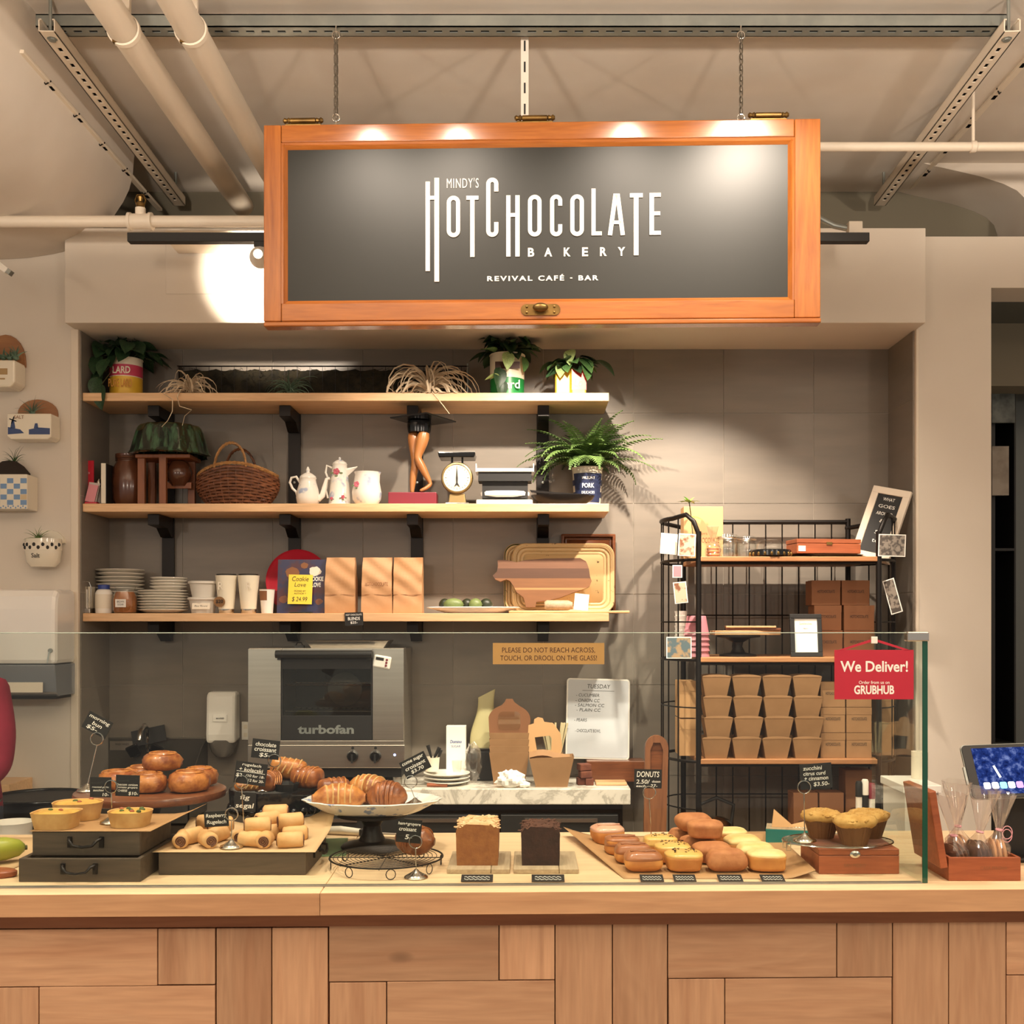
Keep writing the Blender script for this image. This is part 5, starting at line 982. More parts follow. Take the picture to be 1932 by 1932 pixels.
# kraft pails nested with lids, and an open one with a window
t = TT('kraft_container', 'tall nest of kraft food pails with a rounded clear lid flap', 'food box', 961, 4.70); kw = S(38, 4.70)
for k in range(4):
    z = k*.028; m = MB(); b0, b1 = kw*.76, kw*.98
    m.add([(-b0, -.03, z), (b0, -.03, z), (b0, .03, z), (-b0, .03, z), (-b1, -.045, z+.135), (b1, -.045, z+.135), (b1, .045, z+.135), (-b1, .045, z+.135)], [(0, 3, 2, 1), (0, 1, 5, 4), (1, 2, 6, 5), (2, 3, 7, 6), (3, 0, 4, 7)]); m.build('pail', 'kraft', t, solid=.0015)
pts = [(-kw, .2), (kw, .2)]+[(kw*1.05*math.cos(R(a)), .27+.065*math.sin(R(a))) for a in range(0, 70, 12)]+[(.02, .345), (.014, .358), (-.014, .358), (-.02, .345)]+[(kw*1.05*math.cos(R(a)), .27+.065*math.sin(R(a))) for a in range(112, 181, 12)]
MB().prism(pts, .02, .023, 'y').build('lid_flap', 'kraft_dark', t); MB().prism(rrect(kw*1.1, .08, .02), .0, .004, 'y').build('lid_window', 'jar_glass', t, loc=(0, .012, .225))
t = TT('kraft_container', 'open kraft food box whose raised lid has a square window', 'food box', 1038, 4.63); kw = S(44, 4.63)
m = MB(); b0, b1 = kw*.72, kw; hb = Z(1426, 4.6)-TZ
m.add([(-b0+.01, -.035, 0), (b0, -.035, 0), (b0, .035, 0), (-b0+.01, .035, 0), (-b1+.01, -.05, hb-.01), (b1, -.05, hb), (b1, .05, hb), (-b1+.01, .05, hb-.01)], [(0, 3, 2, 1), (0, 1, 5, 4), (1, 2, 6, 5), (2, 3, 7, 6), (3, 0, 4, 7)]); m.build('box', 'kraft', t, solid=.002)
ox_ = lambda p: X(p, 4.66)-X(1038, 4.63)
oz_ = lambda p: Z(p, 4.66)-TZ
outer = [(1006, 1430), (1040, 1436), (1056, 1428), (1061, 1412), (1058, 1385), (1047, 1368), (1043, 1364), (1027, 1362), (1024, 1355), (1015, 1353), (1008, 1357), (1007, 1365), (997, 1368), (996, 1390), (994, 1405), (999, 1422)]
inner = [(1013, 1416), (1040, 1415), (1041, 1393), (1037, 1388), (1009, 1391)]
def holed(outer, inner, d0, d1):
    import mathutils.geometry as mg
    o3 = [Vector((a, b, 0)) for a, b in outer]; i3 = [Vector((a, b, 0)) for a, b in inner]; tri = mg.tessellate_polygon([o3, i3]); al = outer+inner; n = len(al); m = MB()
    vs = [(a, d0, b) for a, b in al]+[(a, d1, b) for a, b in al]; fs = []
    for f in tri:
        a, b, c = f; ar = (al[b][0]-al[a][0])*(al[c][1]-al[a][1])-(al[c][0]-al[a][0])*(al[b][1]-al[a][1]); q = (a, b, c) if ar > 0 else (a, c, b); fs += [q, tuple(n+i for i in reversed(q))]
    for st_, cnt in ((0, len(outer)), (len(outer), len(inner))): fs += [(st_+i, st_+(i+1) % cnt, n+st_+(i+1) % cnt, n+st_+i) for i in range(cnt)]
    return m.add(vs, fs)
lidm = holed([(ox_(a), oz_(b)) for a, b in outer], [(ox_(a), oz_(b)) for a, b in inner], .028, .031); lidm.build('lid_flap', 'kraft_light', t)
MB().prism([(ox_(a), oz_(b)) for a, b in inner], .0292, .0298, 'y').build('window_film', 'jar_glass', t)
MB().grid(lambda u, v: (-kw*.9+kw*1.75*u, .0+.03*v, hb-.012+.022*v+.01*math.sin(u*5)), 10, 4).build('inner_flap', 'kraft', t, smooth=50)
t = TT('paper_napkin', 'crumpled white paper napkin on the marble', 'napkin', 963, 4.585); MB().ball((0, 0, .03), (.052, .028, .038), 22, 14, fn=lambda p: (1+.28*math.sin(p.x*7+p.z*5)*math.sin(p.y*6+2*p.x)+.12*math.sin(p.z*19+p.x*13)) if p.z > -.6 else .9).build('napkin', 'paperwhite', t, smooth=18); MB().ball((.055, 0, .012), (.025, .02, .014), 12, 8, fn=lambda p: 1+.2*math.sin(p.x*9)).build('corner', 'paperwhite', t, smooth=18)
t = TT('paring_knife', 'knife with a reddish wooden handle lying on the marble', 'knife', 806, 4.60, R(-6)); MB().cyl((.0, 0, .008), (.085, 0, .008), .0075, n=10).build('handle', 'cedar', t, smooth=40); MB().prism([(0, -.008), (-.11, -.004), (-.13, .004), (-.1, .012), (0, .01)], .006, .008, 'z').build('blade', 'steel', t)
# whiteboard on a dark block
t = TT('wooden_block', 'dark brown board lying behind the brownies', 'board', 1160, 4.80); MB().bx(-.125, .125, -.06, .06, 0, Z(1436, 4.74)-TZ).build('board', 'walnut', t, bevel=.003); hwb = Z(1436, 4.74)-TZ
Yw = 4.80
wbd = thing('whiteboard', 'small whiteboard with a handwritten TUESDAY list leaning on the wall', 'whiteboard', (X(1127, Yw), Yw, TZ+hwb+.0005), rot=(R(-10), R(1.5), 0))
bw_, bh_ = S(121, Yw), (Z(1281, Yw+.04)-TZ-hwb)/math.cos(R(10)); pm('wb', H('#c9ccd0'), .18, spec=.5)
MB().prism(rrect(bw_, bh_, .015), 0, .008, 'y').build('frame', 'white', wbd, bevel=.002); MB().prism(rrect(bw_-.014, bh_-.014, .01), -.0015, 0, 'y').build('panel', 'wb', wbd, loc=(0, 0, .007))
def wbt(s, px, py, w, h, **kw): text(s, S(w, Yw), S(h, Yw), 'ink', wbd, (X(px, Yw)-X(1127, Yw), -.0022, (Z(py, Yw)-TZ-hwb)*1.01), shear=.15, **kw)
wbt('TUESDAY', 1128, 1296, 44, 8); MB().bx(-.07, .07, -.0022, -.0016, bh_-.055, bh_-.0535).build('rule', 'ink', wbd)
for s, px, py, w_ in (('- CUCUMBER', 1107, 1313, 44), ('- ONION CC', 1107, 1323, 46), ('- SALMON CC', 1111, 1332, 56), ('- PLAIN CC', 1109, 1341, 46), ('- PEARS', 1094, 1360, 24), ('- CHOCOLATE BOWL', 1108, 1380, 48)): wbt(s, px, py, w_, 6)
pm('brownie', H('#5a2c1c'), .8, bump=.6, bscale=70, col2=H('#74402a'), scale=30)
for k, (px, Y, z, lab) in enumerate(((1112, 4.66, 0, 'bottom right brownie piece beside the kraft box'), (1096, 4.67, 0, 'bottom left brownie piece beside the kraft box'), (1104, 4.66, .030, 'second brownie piece of the small pile'), (1102, 4.665, .060, 'top brownie piece of the small pile'))):
    tag(MB().box((0, 0, .0145), (.034 if k < 2 else .05, .05, .029), rot=(0, 0, .1*k)).build('brownie', 'brownie', bevel=.004, loc=(X(px, Y), Y, TZ+z)), lab, 'brownie', 'brownies on the marble')
pm('straw', H('#d9cba0'), .5)
t = TT('wooden_sticks', 'paper cup of pale wooden stirrers behind the kraft box', 'stirrer cup', 1046, 4.80); MB().lathe([(.03, 0), (.038, .12), (.036, .12), (.028, .005), (0, .004)], 20).build('cup', 'kraft', t, smooth=40)
r_ = random.Random(4)
for k in range(12): a = r_.uniform(-.5, .5); MB().box((.018*a*2+a*.05, r_.uniform(-.015, .015), .155), (.008, .002, .19), rot=(0, a*.55, 0)).build('stirrer', 'straw', t)
t = TT('bread_board', 'pale wooden board at the right end of the marble', 'board', 1150, 4.68); MB().bx(-.06, .07, -.05, .05, 0, .012).build('board', 'lightwood', t, bevel=.003)
# paddle
t = thing('bread_paddle', 'long brown wooden bread paddle standing left of the rack', 'paddle', (X(1228, 4.36), 4.36, 0), rot=(R(-2), R(1.5), 0)); hp = Z(1388, 4.36); wd = S(22, 4.36)
hw = S(20, 4.36); pts = [(-wd*.9, 0), (wd*.9, 0), (wd, hp-.06)]+[(wd*math.cos(R(a)), hp-.05+.05*math.sin(R(a))) for a in range(0, 181, 20)]
pmw = wood('paddlewood', H('#6d4229'), H('#8a5735'), 'z', .5, 1.2)
inn = [(-wd*.5, hp-.2), (wd*.5, hp-.2), (wd*.55, hp-.06), (wd*.3, hp-.03), (-wd*.3, hp-.03), (-wd*.55, hp-.06)]
holed(pts, inn, -.012, .012).build('paddle', 'paddlewood', t); MB().prism(inn, -.002, .01, 'y').build('hollow', 'walnut', t)

# ================================================================ BAKER'S RACK
RF, RB = 4.40, 4.82; rl, rr = X(1318, RF), X(1658, RF)
RZ = [Z(1050, RF), Z(1240, RF), Z(1432, RF), Z(1625, RF)]
rk = thing('bakers_rack', 'black iron bakers rack with wooden shelves and rounded wire sides', 'rack', ((rl+rr)/2, (RF+RB)/2, 0)); hw = (rr-rl)/2; hd = (RB-RF)/2
for sx in (-1, 1):
    MB().cyl((sx*hw, -hd, 0), (sx*hw, -hd, RZ[0]+.10), .0115, n=10).build('post', 'iron', rk, smooth=40); MB().cyl((sx*hw, hd, 0), (sx*hw, hd, RZ[0]+.19), .0115, n=10).build('post', 'iron', rk, smooth=40)
    MB().ball((sx*hw, hd, RZ[0]+.15), .014, 10, 8).build('knob', 'iron', rk)
for zz in RZ: MB().bx(-hw-.002, hw+.002, -hd-.008, hd, zz-.02, zz).build('shelf', 'shelf_rack', rk, bevel=.003); MB().tube([(-hw, -hd+.004, zz-.026), (hw, -hd+.004, zz-.026)], .006, 6).build('front_rail', 'iron', rk)
bul = .12
def bow(sx, z, r=.0045, n=14, k=1.0): return [(sx*(hw+bul*k*math.sin(math.pi*i/n)**.6), -hd+2*hd*i/n, z) for i in range(n+1)]
for sx in (-1, 1):
    for zz in RZ: MB().tube(bow(sx, zz-.012), .006, 6).build('side_hoop', 'iron', rk, smooth=60)
    for zz in (.5*(RZ[0]+RZ[1])-.06, .5*(RZ[1]+RZ[2]), .5*(RZ[2]+RZ[3])): MB().tube(bow(sx, zz), .003, 5).build('side_hoop', 'iron', rk, smooth=60)
    top = RZ[0]+.17; MB().tube([(sx*hw, -hd, RZ[0]+.09)]+[(sx*(hw+.02), -hd-.002+.0, RZ[0]+.14), (sx*(hw+.045), -hd+.03, top)]+[(x_, y_, top-.01) for x_, y_, z_ in bow(sx, 0)[3:-2]]+[(sx*hw, hd, top-.02)], .0095, 8).build('top_loop', 'iron', rk, smooth=60)
    bp = bow(sx, 0, n=14)
    for i in (2, 4, 6, 8, 10, 12): x_, y_, _ = bp[i]; MB().cyl((x_, y_, .2), (x_, y_, top-.01), .003, n=5).build('side_wire', 'iron', rk)
MB().tube([(-hw, hd, RZ[0]+.175), (hw, hd, RZ[0]+.175)], .01, 8).build('top_rail', 'iron', rk, smooth=40)
for zz in (.5*(RZ[0]+RZ[1])-.03, .5*(RZ[1]+RZ[2]), .5*(RZ[2]+RZ[3])): MB().tube([(-hw, hd, zz), (hw, hd, zz)], .003, 5).build('back_rail', 'iron', rk)
for k in range(1, 10): x_ = -hw+2*hw*k/10; MB().cyl((x_, hd, .2), (x_, hd, RZ[0]+.175), .003, n=5).build('back_wire', 'iron', rk)
for sx in (-1, 1): MB().ball((sx*hw, -hd, .006), .012, 8, 6).build('foot', 'iron', rk)
q0, q1, q2, q3 = [z_+.0003 for z_ in RZ]
def RT(name, lab, cat, px, Y, z, rz=0, g_=None): return thing(name, lab, cat, (X(px, Y), Y, z), rz, g_)
# top of the rack
t = RT('kraft_box', 'tall kraft box with faint chocolate lettering on top of the rack', 'box', 1330, 4.62, q0); hh = Z(957, 4.62)-q0; MB().bx(-S(42, 4.62), S(32, 4.62), -.03, .06, 0, hh).build('box', 'kraft_light', t, bevel=.002); text("MINDY'S", .05, .008, 'kraft_dark', t, (-.02, -.0308, hh*.48)); text('HOTCHOCOLATE', .13, .022, 'kraft_dark', t, (-.01, -.0308, hh*.36))
t = RT('seedling', 'bright green seedling in a slim glass on the rack corner', 'plant', 1306, 4.50, q0); greens('seed_leaf', H('#6f9a3a'), H('#93bb55'), .4)
MB().lathe([(.014, 0), (.016, .10), (.0145, .10), (.012, .004), (0, .003)], 16).build('vase', 'jar_glass', t, smooth=40); hs = Z(948, 4.5)-q0; MB().tube([(0, 0, .01), (.002, 0, .1), (-.006, 0, .18), (-.012, 0, hs)], .002, 6).build('stem', 'stem', t)
SL = leafmesh('leaf', 1.0, .42, 'seed_leaf', .2, .2)
for k, (a, pit, s_) in enumerate(((0, -.3, .045), (1.0, -.2, .05), (2.1, -.3, .055), (3.1, -.25, .05), (4.2, -.3, .055), (5.2, -.2, .05), (.5, -.9, .035), (3.6, -.9, .035), (2.6, -.7, .04))): o = obj('leaf', SL, t, loc=(-.012, 0, hs), rot=(0, pit, a)); o.scale = (s_, s_, s_)
o = obj('leaf', SL, t, loc=(-.004, -.005, hs-.06), rot=(.4, .1, -.3)); o.scale = (.05,)*3
t = RT('cookie_bag', 'small clear bag of orange cookies tied at the top', 'cookie bag', 1345, 4.45, q0); pm('orange_cookie', H('#c98a55'), .7)
for k in range(3): MB().lathe([(.022, 0), (.026, .006), (.022, .012)], 20, c=(0, 0, .003+k*.013)).build('cookie', 'orange_cookie', t, smooth=40)
MB().lathe([(.028, 0), (.031, .03), (.02, .055), (.006, .065), (.014, .09), (.024, .125)], 18, fn=lambda r, z, a, j: r*(1+.1*math.sin(a*5+j))).build('bag', 'cello', t, smooth=40)
def jar(px, Y, r, hh, lab, lid=None, cat='jar'):
    t = RT('glass_jar', lab, cat, px, Y, q0, 0, 'glass jars on top of the rack'); MB().lathe([(r*.9, 0), (r, .008), (r, hh*.75), (r*.86, hh*.86), (r*.9, hh), (r*.84, hh), (r*.8, hh*.86), (r*.95, hh*.7), (r*.93, .012), (0, .01)], 28, ends=False).build('jar', 'jar_glass', t, smooth=40); MB().lathe([(r*.95, hh), (r*.95, hh+.008), (r*.5, hh+.014), (0, hh+.015)], 28).build('lid', 'jar_glass', t, smooth=40); MB().tube([(r*.92*math.cos(R(a)), r*.92*math.sin(R(a)), hh*.95) for a in range(0, 360, 15)], .0015, 5, closed=True).build('wire_bail', 'chrome', t); return t
jar(1370, 4.50, .048, .085, 'glass jar nearest the cookie bag'); jar(1376, 4.62, .045, .09, 'glass jar at the back left of the rack top'); jar(1408, 4.60, .045, .085, 'glass jar standing in the middle of the rack top')
t = RT('pie_tin', 'round dark tin under a clear glass dome', 'cake tin', 1453, 4.47, q0); MB().lathe([(.075, 0), (.084, .006), (.084, .026), (.08, .03), (0, .03)], 36).build('tin', 'blackgloss', t, smooth=40)
for k in range(9): a = R(190+k*18); MB().ball((.0845*math.cos(a), .0845*math.sin(a), .012), (.006, .003, .008), 8, 6).build('stud', 'brass', t)
MB().lathe([(.06, .03), (.06, .05), (.045, .068), (.0, .075)], 28, ends=False).build('dome', 'jar_glass', t, smooth=40)
t = RT('wooden_case', 'flat reddish cigar box on top of the rack', 'box', 1553, 4.52, q0+.016, R(8)); MB().bx(-.135, .135, -.06, .06, 0, .04).build('box', 'cedar', t, bevel=.002); MB().bx(-.136, .136, -.061, .061, .041, .058).build('lid', 'cedar', t, bevel=.002); MB().bx(-.012, .012, -.063, -.061, .034, .046).build('clasp', 'brass', t); MB().bx(-.13, -.1, -.0615, -.0605, .008, .03).build('label', 'paperlabel', t)
t = RT('cake_plate', 'thin black tray under the cigar box on the rack', 'tray', 1555, 4.53, q0); MB().lathe([(.10, 0), (.15, .008), (.16, .014), (.1, .013), (0, .012)], 40, sy=.5).build('tray', 'blackgloss', t, smooth=40)
t = RT('chalkboard_sign', 'small chalkboard in a white frame leaning on the rack', 'chalkboard', 1640, 4.60, q0, 0); t.rotation_euler = (R(-14), R(14), R(-38)); fw, fh = .165, (Z(914, 4.56)-q0)*1.02
MB().bx(-fw/2+.02, fw/2-.02, -.004, .004, .02, fh-.02).build('slate', 'card', t)
for a in ((-fw/2, fw/2, 0, .03), (-fw/2, fw/2, fh-.03, fh)): MB().bx(a[0], a[1], -.01, .01, a[2], a[3]).build('frame_bar', 'whitepaint', t, bevel=.003)
for s_ in (-1, 1): MB().bx(min(s_*fw/2, s_*(fw/2-.03)), max(s_*fw/2, s_*(fw/2-.03)), -.0101, .0101, .028, fh-.028).build('frame_bar', 'whitepaint', t, bevel=.003)
for s, z_, w_ in (('WHAT', .88, .05), ('GOES', .78, .07), ('AROUND', .68, .07), ('&', .58, .02), ('5.', .42, .03), ('to', .3, .03)): text(s, w_, .014, 'chalk', t, (0, -.0045, fh*z_-.012))
MB().bx(-fw/2, fw/2, -.05, .02, -.001, .006).build('ledge', 'whitepaint', t)
pm('photo_a', H('#c9bba0'), .5, col2=H('#8a5a40'), scale=26, lo=.5, hi=.6); pm('photo_b', H('#8d8378'), .4, col2=H('#4f4842'), scale=60, lo=.45, hi=.55); pm('photo_c', H('#a58a6a'), .4, col2=H('#5a6a70'), scale=30, lo=.45, hi=.55)
def card(lab, px, py, Y, w, h, mt, ry=0, rz=0, rim=True):
    t = thing('postcard', lab, 'postcard', P(px, py, Y), rot=(0, ry, rz), group='postcards clipped to the rack'); MB().bx(-w/2, w/2, 0, .001, -h/2, h/2).build('card', 'paperwhite', t); MB().bx(-w/2+.004, w/2-.004, -.0006, 0, -h/2+.004, h/2-.004).build('picture', mt, t); return t
card('cream postcard on the upper left side of the rack', 1262, 1026, 4.385, .070, .082, 'offwhite', R(4), R(14)); card('postcard with red print on the upper left of the rack', 1296, 1028, 4.375, .068, .088, 'photo_a', R(3), 0)
card('small postcard hanging low on the left side wires', 1284, 1118, 4.375, .055, .085, 'photo_a', R(-6), R(12)); card('pale pink postcard high on the left side wires', 1278, 1078, 4.38, .04, .05, 'pinkcard', 0, R(10)); card('white framed postcard beside the pink cups', 1281, 1222, 4.375, .1, .086, 'photo_c', 0, 0); card('grey group photo postcard on the right side of the rack', 1683, 1029, 4.375, .105, .088, 'photo_b', R(2), R(-6)); card('grey postcard hanging edge-on at the right of the rack', 1684, 1125, 4.40, .05, .14, 'photo_b', R(-16), R(-45))
# second shelf
pm('pinkcup', H('#c9858f'), .45)
t = RT('paper_cup_stack', 'upside down stack of pink paper cups on the rack', 'cup stack', 1314, 4.47, q1)
for k in range(5): MB().lathe([(.054-.0*k, .001+k*.022), (.052-.0005*k, .006+k*.022), (.038, .075+k*.022), (.036, .077+k*.022)], 28).build('cup', 'pinkcup', t, smooth=40) if k else MB().lathe([(.054, 0), (.05, .01), (.036, .077)], 28).build('cup', 'pinkcup', t, smooth=40)
t = RT('paper_cup_stack', 'tall stack of white paper cups at the left of the rack', 'cup stack', 1285, 4.60, q1)
for k in range(9): MB().lathe([(.022, .0+k*.02), (.027, .022+k*.02), (.0275, .026+k*.02), (.026, .026+k*.02)], 20).build('cup', 'white', t, smooth=40)
t = RT('cake_stand', 'black pedestal cake stand on the middle rack shelf', 'cake stand', 1392, 4.52, q1); hc = Z(1198, 4.52)-q1
MB().lathe([(.075, 0), (.075, .008), (.03, .016), (.018, .04), (.022, hc-.03), (.05, hc-.014), (.09, hc-.008), (.09, hc), (0, hc)], 36).build('stand', 'iron', t, smooth=40)
for k, (lab, w_, d_, th, mt, rz, off, z_) in enumerate((('thick wooden board on the black cake stand', .27, .09, .018, 'lightwood', .05, .03, 0), ('dark thin board on the cake stand', .22, .08, .01, 'walnut', -.12, .06, .0185), ('light thin wooden board topmost on the cake stand', .2, .09, .008, 'lightwood', -.1, .05, .029))):
    o = MB().bx(-w_/2, w_/2, -d_/2, d_/2, 0, th).build('serving_board', mt, bevel=.002, loc=(X(1392, 4.52)+off, 4.52, q1+hc+.0003+z_), rot=(0, 0, rz)); tag(o, lab, 'board', 'boards on the cake stand')
t = RT('framed_menu', 'black picture frame with a white printed sheet on the rack', 'picture frame', 1522, 4.44, q1, 0); t.rotation_euler = (R(-8), 0, 0); fw, fh = S(60, 4.44), Z(1158, 4.44)-q1
for a in ((-fw/2, fw/2, 0, .018), (-fw/2, fw/2, fh-.018, fh), (-fw/2, -fw/2+.018, .018, fh-.018), (fw/2-.018, fw/2, .018, fh-.018)): MB().bx(a[0], a[1], -.008, .008, a[2], a[3]).build('frame_bar', 'black', t, bevel=.002)
MB().bx(-fw/2+.018, fw/2-.018, -.001, .004, .018, fh-.018).build('sheet', 'paperwhite', t); text('Sandwiches', .05, .01, 'goldprint', t, (0, -.0016, fh*.78)); text('MENU', .02, .005, 'ink', t, (0, -.0016, fh*.66))
def kbox(lab, px0, px1, py0, py1, Y, z, d=.10, g_='kraft boxes on the bakers rack', pr=True, mt='kraft_dark', zt=None):
    t = thing('kraft_box', lab, 'box', (X((px0+px1)/2, Y), Y, z), group=g_); w_ = S(px1-px0, Y)-.002; h_ = S(py1-py0, Y)-.001 if zt is None else zt
    MB().bx(-w_/2, w_/2, 0, d, 0, h_-.001).build('box', mt, t, bevel=.001); MB().bx(-w_/2-.0006, w_/2+.0006, -.0008, d*.6, h_*.72, h_).build('lid', mt, t)
    if pr: text('HOTCHOCOLATE', w_*.6, .012, 'ink', t, (0, -.0014, h_*.55))
    return h_
z_ = q1; a_ = kbox('kraft box at the bottom of the pile, left column behind the frame', 1532, 1590, 1192, 1240, 4.56, z_, zt=.105); b_ = kbox('kraft box at the bottom of the pile, right column', 1592, 1650, 1192, 1240, 4.56, z_, zt=.105)
z_ += .106; kbox('kraft box in the middle of the pile, left column', 1536, 1588, 1143, 1190, 4.56, z_, zt=.103); kbox('kraft box in the middle of the pile, right column', 1592, 1650, 1143, 1190, 4.56, z_, zt=.103)
z_ += .104; kbox('kraft box on top of the pile, left column', 1531, 1586, 1097, 1143, 4.56, z_, zt=.102); kbox('kraft box on top of the pile, right column', 1588, 1641, 1097, 1143, 4.56, z_, zt=.102)
# third shelf: 4 x 4 open pails
Yp_ = 4.45; pw = S(56, Yp_)/2; ph = (Z(1390, Yp_)-q2)*1.0
m = MB(); b0, b1 = pw*.72, pw*.97; d0, d1 = .035, .048; hp_ = ph
m.add([(-b0, -d0, 0), (b0, -d0, 0), (b0, d0, 0), (-b0, d0, 0), (-b1, -d1, hp_), (b1, -d1, hp_), (b1, d1, hp_), (-b1, d1, hp_)], [(0, 3, 2, 1), (0, 1, 5, 4), (1, 2, 6, 5), (2, 3, 7, 6), (3, 0, 4, 7)])
arc = [(-b1, hp_)]+[(b1*math.cos(R(180-a)), hp_+.010*math.sin(R(a))) for a in range(15, 180, 15)]+[(b1, hp_)]; m.prism([(a, b) for a, b in arc], -d1-.0007, -d1+.0007, 'y')
PAIL = m.mesh('body', 'kraft'); FLAP = MB().prism([(a*.96, b) for a, b in arc], d1-.0007, d1+.0007, 'y').mesh('back_flap', 'kraft')
cols = ('first', 'second', 'third', 'fourth'); rows = ('bottom', 'second', 'third', 'top')
rp = (S(38.5, Yp_))
for c in range(4):
    for r__ in range(4):
        x_ = X(1350+56.5*c, Yp_)+(.004*((c*3+r__*5) % 3-1)); t = thing('kraft_pail', 'open kraft food pail, %s row, %s column from the left' % (rows[r__], cols[c]), 'food pail', (x_, Yp_, q2+r__*(rp)), group='kraft food pails stacked on the rack')
        obj('body', PAIL, t).scale = (1, 1, .97*rp/ph); obj('back_flap', FLAP, t).scale = (1, 1, .97*rp/ph)
rw = ('lower', 'middle', 'upper')
for i, (px0, px1) in enumerate(((1548, 1595), (1597, 1645))):
    for j in range(3): kbox('square kraft box right of the pails, %s row, %s column' % (rw[j], ('left', 'right')[i]), px0, px1, 0, 0, 4.43, q2+j*.102, zt=.1006, mt='kraft')
for j in range(2): kbox('kraft box in the rounded left side of the rack, %s' % ('lower', 'upper')[j], 1282, 1314, 0, 0, 4.50, q2+j*.155, d=.14, zt=.150, mt='kraft_light', pr=False)
for j in range(2): kbox('kraft box in the rounded right side of the rack, %s' % ('lower', 'upper')[j], 1660, 1690, 0, 0, 4.52, q2+j*.13, d=.12, zt=.128, mt='kraft', pr=False)
# bottom shelf
kbox('wide kraft box on the bottom shelf, left one', 1497, 1543, 0, 0, 4.47, q3, zt=Z(1496, 4.47)-q3); kbox('wide kraft box on the bottom shelf, right one', 1546, 1592, 0, 0, 4.47, q3, zt=Z(1496, 4.47)-q3); kbox('tall kraft box at the right of the bottom shelf', 1595, 1645, 0, 0, 4.50, q3, zt=Z(1453, 4.5)-q3)
t = RT('kettle', 'chrome kettle at the left of the bottom rack shelf', 'kettle', 1352, 4.55, q3); MB().lathe([(.07, 0), (.085, .02), (.08, .09), (.05, .14), (.03, .15), (0, .155)], 28).build('body', 'chrome', t, smooth=40); MB().tube([(-.06, 0, .12), (-.07, 0, .2), (0, 0, .23), (.07, 0, .2), (.06, 0, .12)], .008, 8).build('handle', 'black', t, smooth=60); MB().tube([(-.075, 0, .06), (-.11, 0, .1), (-.13, 0, .14)], .012, 8).build('spout', 'chrome', t, smooth=60)
t = thing('reflection_block', 'added white block standing in for a bright reflection in the end pane', 'stand-in', (X(1717, 4.05), 4.05, 0)); hc = Z(1472, 4.05); MB().bx(-.06, .06, -.12, .12, 0, hc-.03).build('body', 'paint', t, bevel=.002); MB().bx(-.068, .068, -.13, .13, hc-.029, hc).build('top', 'white', t, bevel=.003)  # block added where the end pane shows a bright reflection
t = thing('paper_roll', 'white paper roll standing on the added white block', 'paper roll', (X(1735, 4.1), 4.1, hc+.0003)); MB().lathe([(.012, 0), (.03, 0), (.03, .10), (.012, .10), (.012, 0)], 24, ends=False).build('roll', 'offwhite', t, smooth=40)
# ================================================================ ON THE COUNTER
CZ = CT+.0003
def Yc(py): return (EZ-CT)*F/(py-CY)
def CTh(name, lab, cat, px, Y, z=CZ, rz=0, g_=None, rot=None): return thing(name, lab, cat, (X(px, Y), Y, z), rz, g_, rot)
wood('drawer_wood', H('#3d3329'), H('#574a3c'), 'x', .6, 1.1, .05); pm('parchment', H('#b58c5f'), .65, col2=H('#ab8256'), scale=5, bump=.15, bscale=20); pm('parchment_pale', H('#c9a97f'), .65, bump=.15, bscale=20)
def drawer(lab, px0, px1, Y, z, h, d, handle=True, side=False):
    x0, x1 = X(px0, Y), X(px1, Y); w_ = x1-x0; t = thing('wooden_crate', lab, 'wooden box', ((x0+x1)/2, Y, z)); th = .011
    MB().bx(-w_/2, w_/2, 0, th, 0, h).build('front', 'drawer_wood', t, bevel=.0015); MB().bx(-w_/2+th, w_/2-th, d-th, d, 0, h).build('back', 'drawer_wood', t)
    for s_ in (-1, 1): MB().bx(min(s_*w_/2, s_*(w_/2-th)), max(s_*w_/2, s_*(w_/2-th)), th, d, 0, h).build('side', 'drawer_wood', t, bevel=.0015)
    MB().bx(-w_/2+th, w_/2-th, th, d-th, 0, h-.008 if not side else h-.012).build('bottom', 'drawer_wood', t)
    def hnd(c, rz):
        m = MB(); m.tube([(-.036, -.006, .012), (-.031, -.02, .010), (-.022, -.022, -.001), (0, -.023, -.004), (.022, -.022, -.001), (.031, -.02, .010), (.036, -.006, .012)], .0035, 6)
        for s_ in (-1, 1): m.box((s_*.036, -.002, .004), (.010, .006, .024))
        o = m.build('handle', 'iron', t, smooth=60, loc=c, rot=(0, 0, rz))
    if handle: hnd((0, 0, h*.5), 0)
    if side: hnd((w_/2, d*.5, h*.55), R(90))
    return t, w_, h
zA = CZ; hA = .0525
t1, wA, _ = drawer('lower dark wooden drawer box with an iron handle', 35, 265, 2.475, zA, hA, .22); zB = zA+hA+.0003
t2, wB, _ = drawer('upper dark wooden drawer box that carries the quiches', 61, 264, 2.507, zB, .054, .22); zQ = zB+.054-.008
xm = (X(61, 2.507)+X(264, 2.507))/2
t = thing('parchment_sheet', 'brown parchment under the quiches with a raised right corner', 'parchment', (xm, 2.507, zB+.0545)); 
MB().grid(lambda u, v: (-wB/2-.005+(wB+.03)*u+.06*v*u, -.004+.232*v, .001+.045*max(0, u-.75)**2*16*v*.55), 14, 10).build('sheet', 'parchment', t, smooth=60, solid=.0008)
zq = zB+.0545+.0022
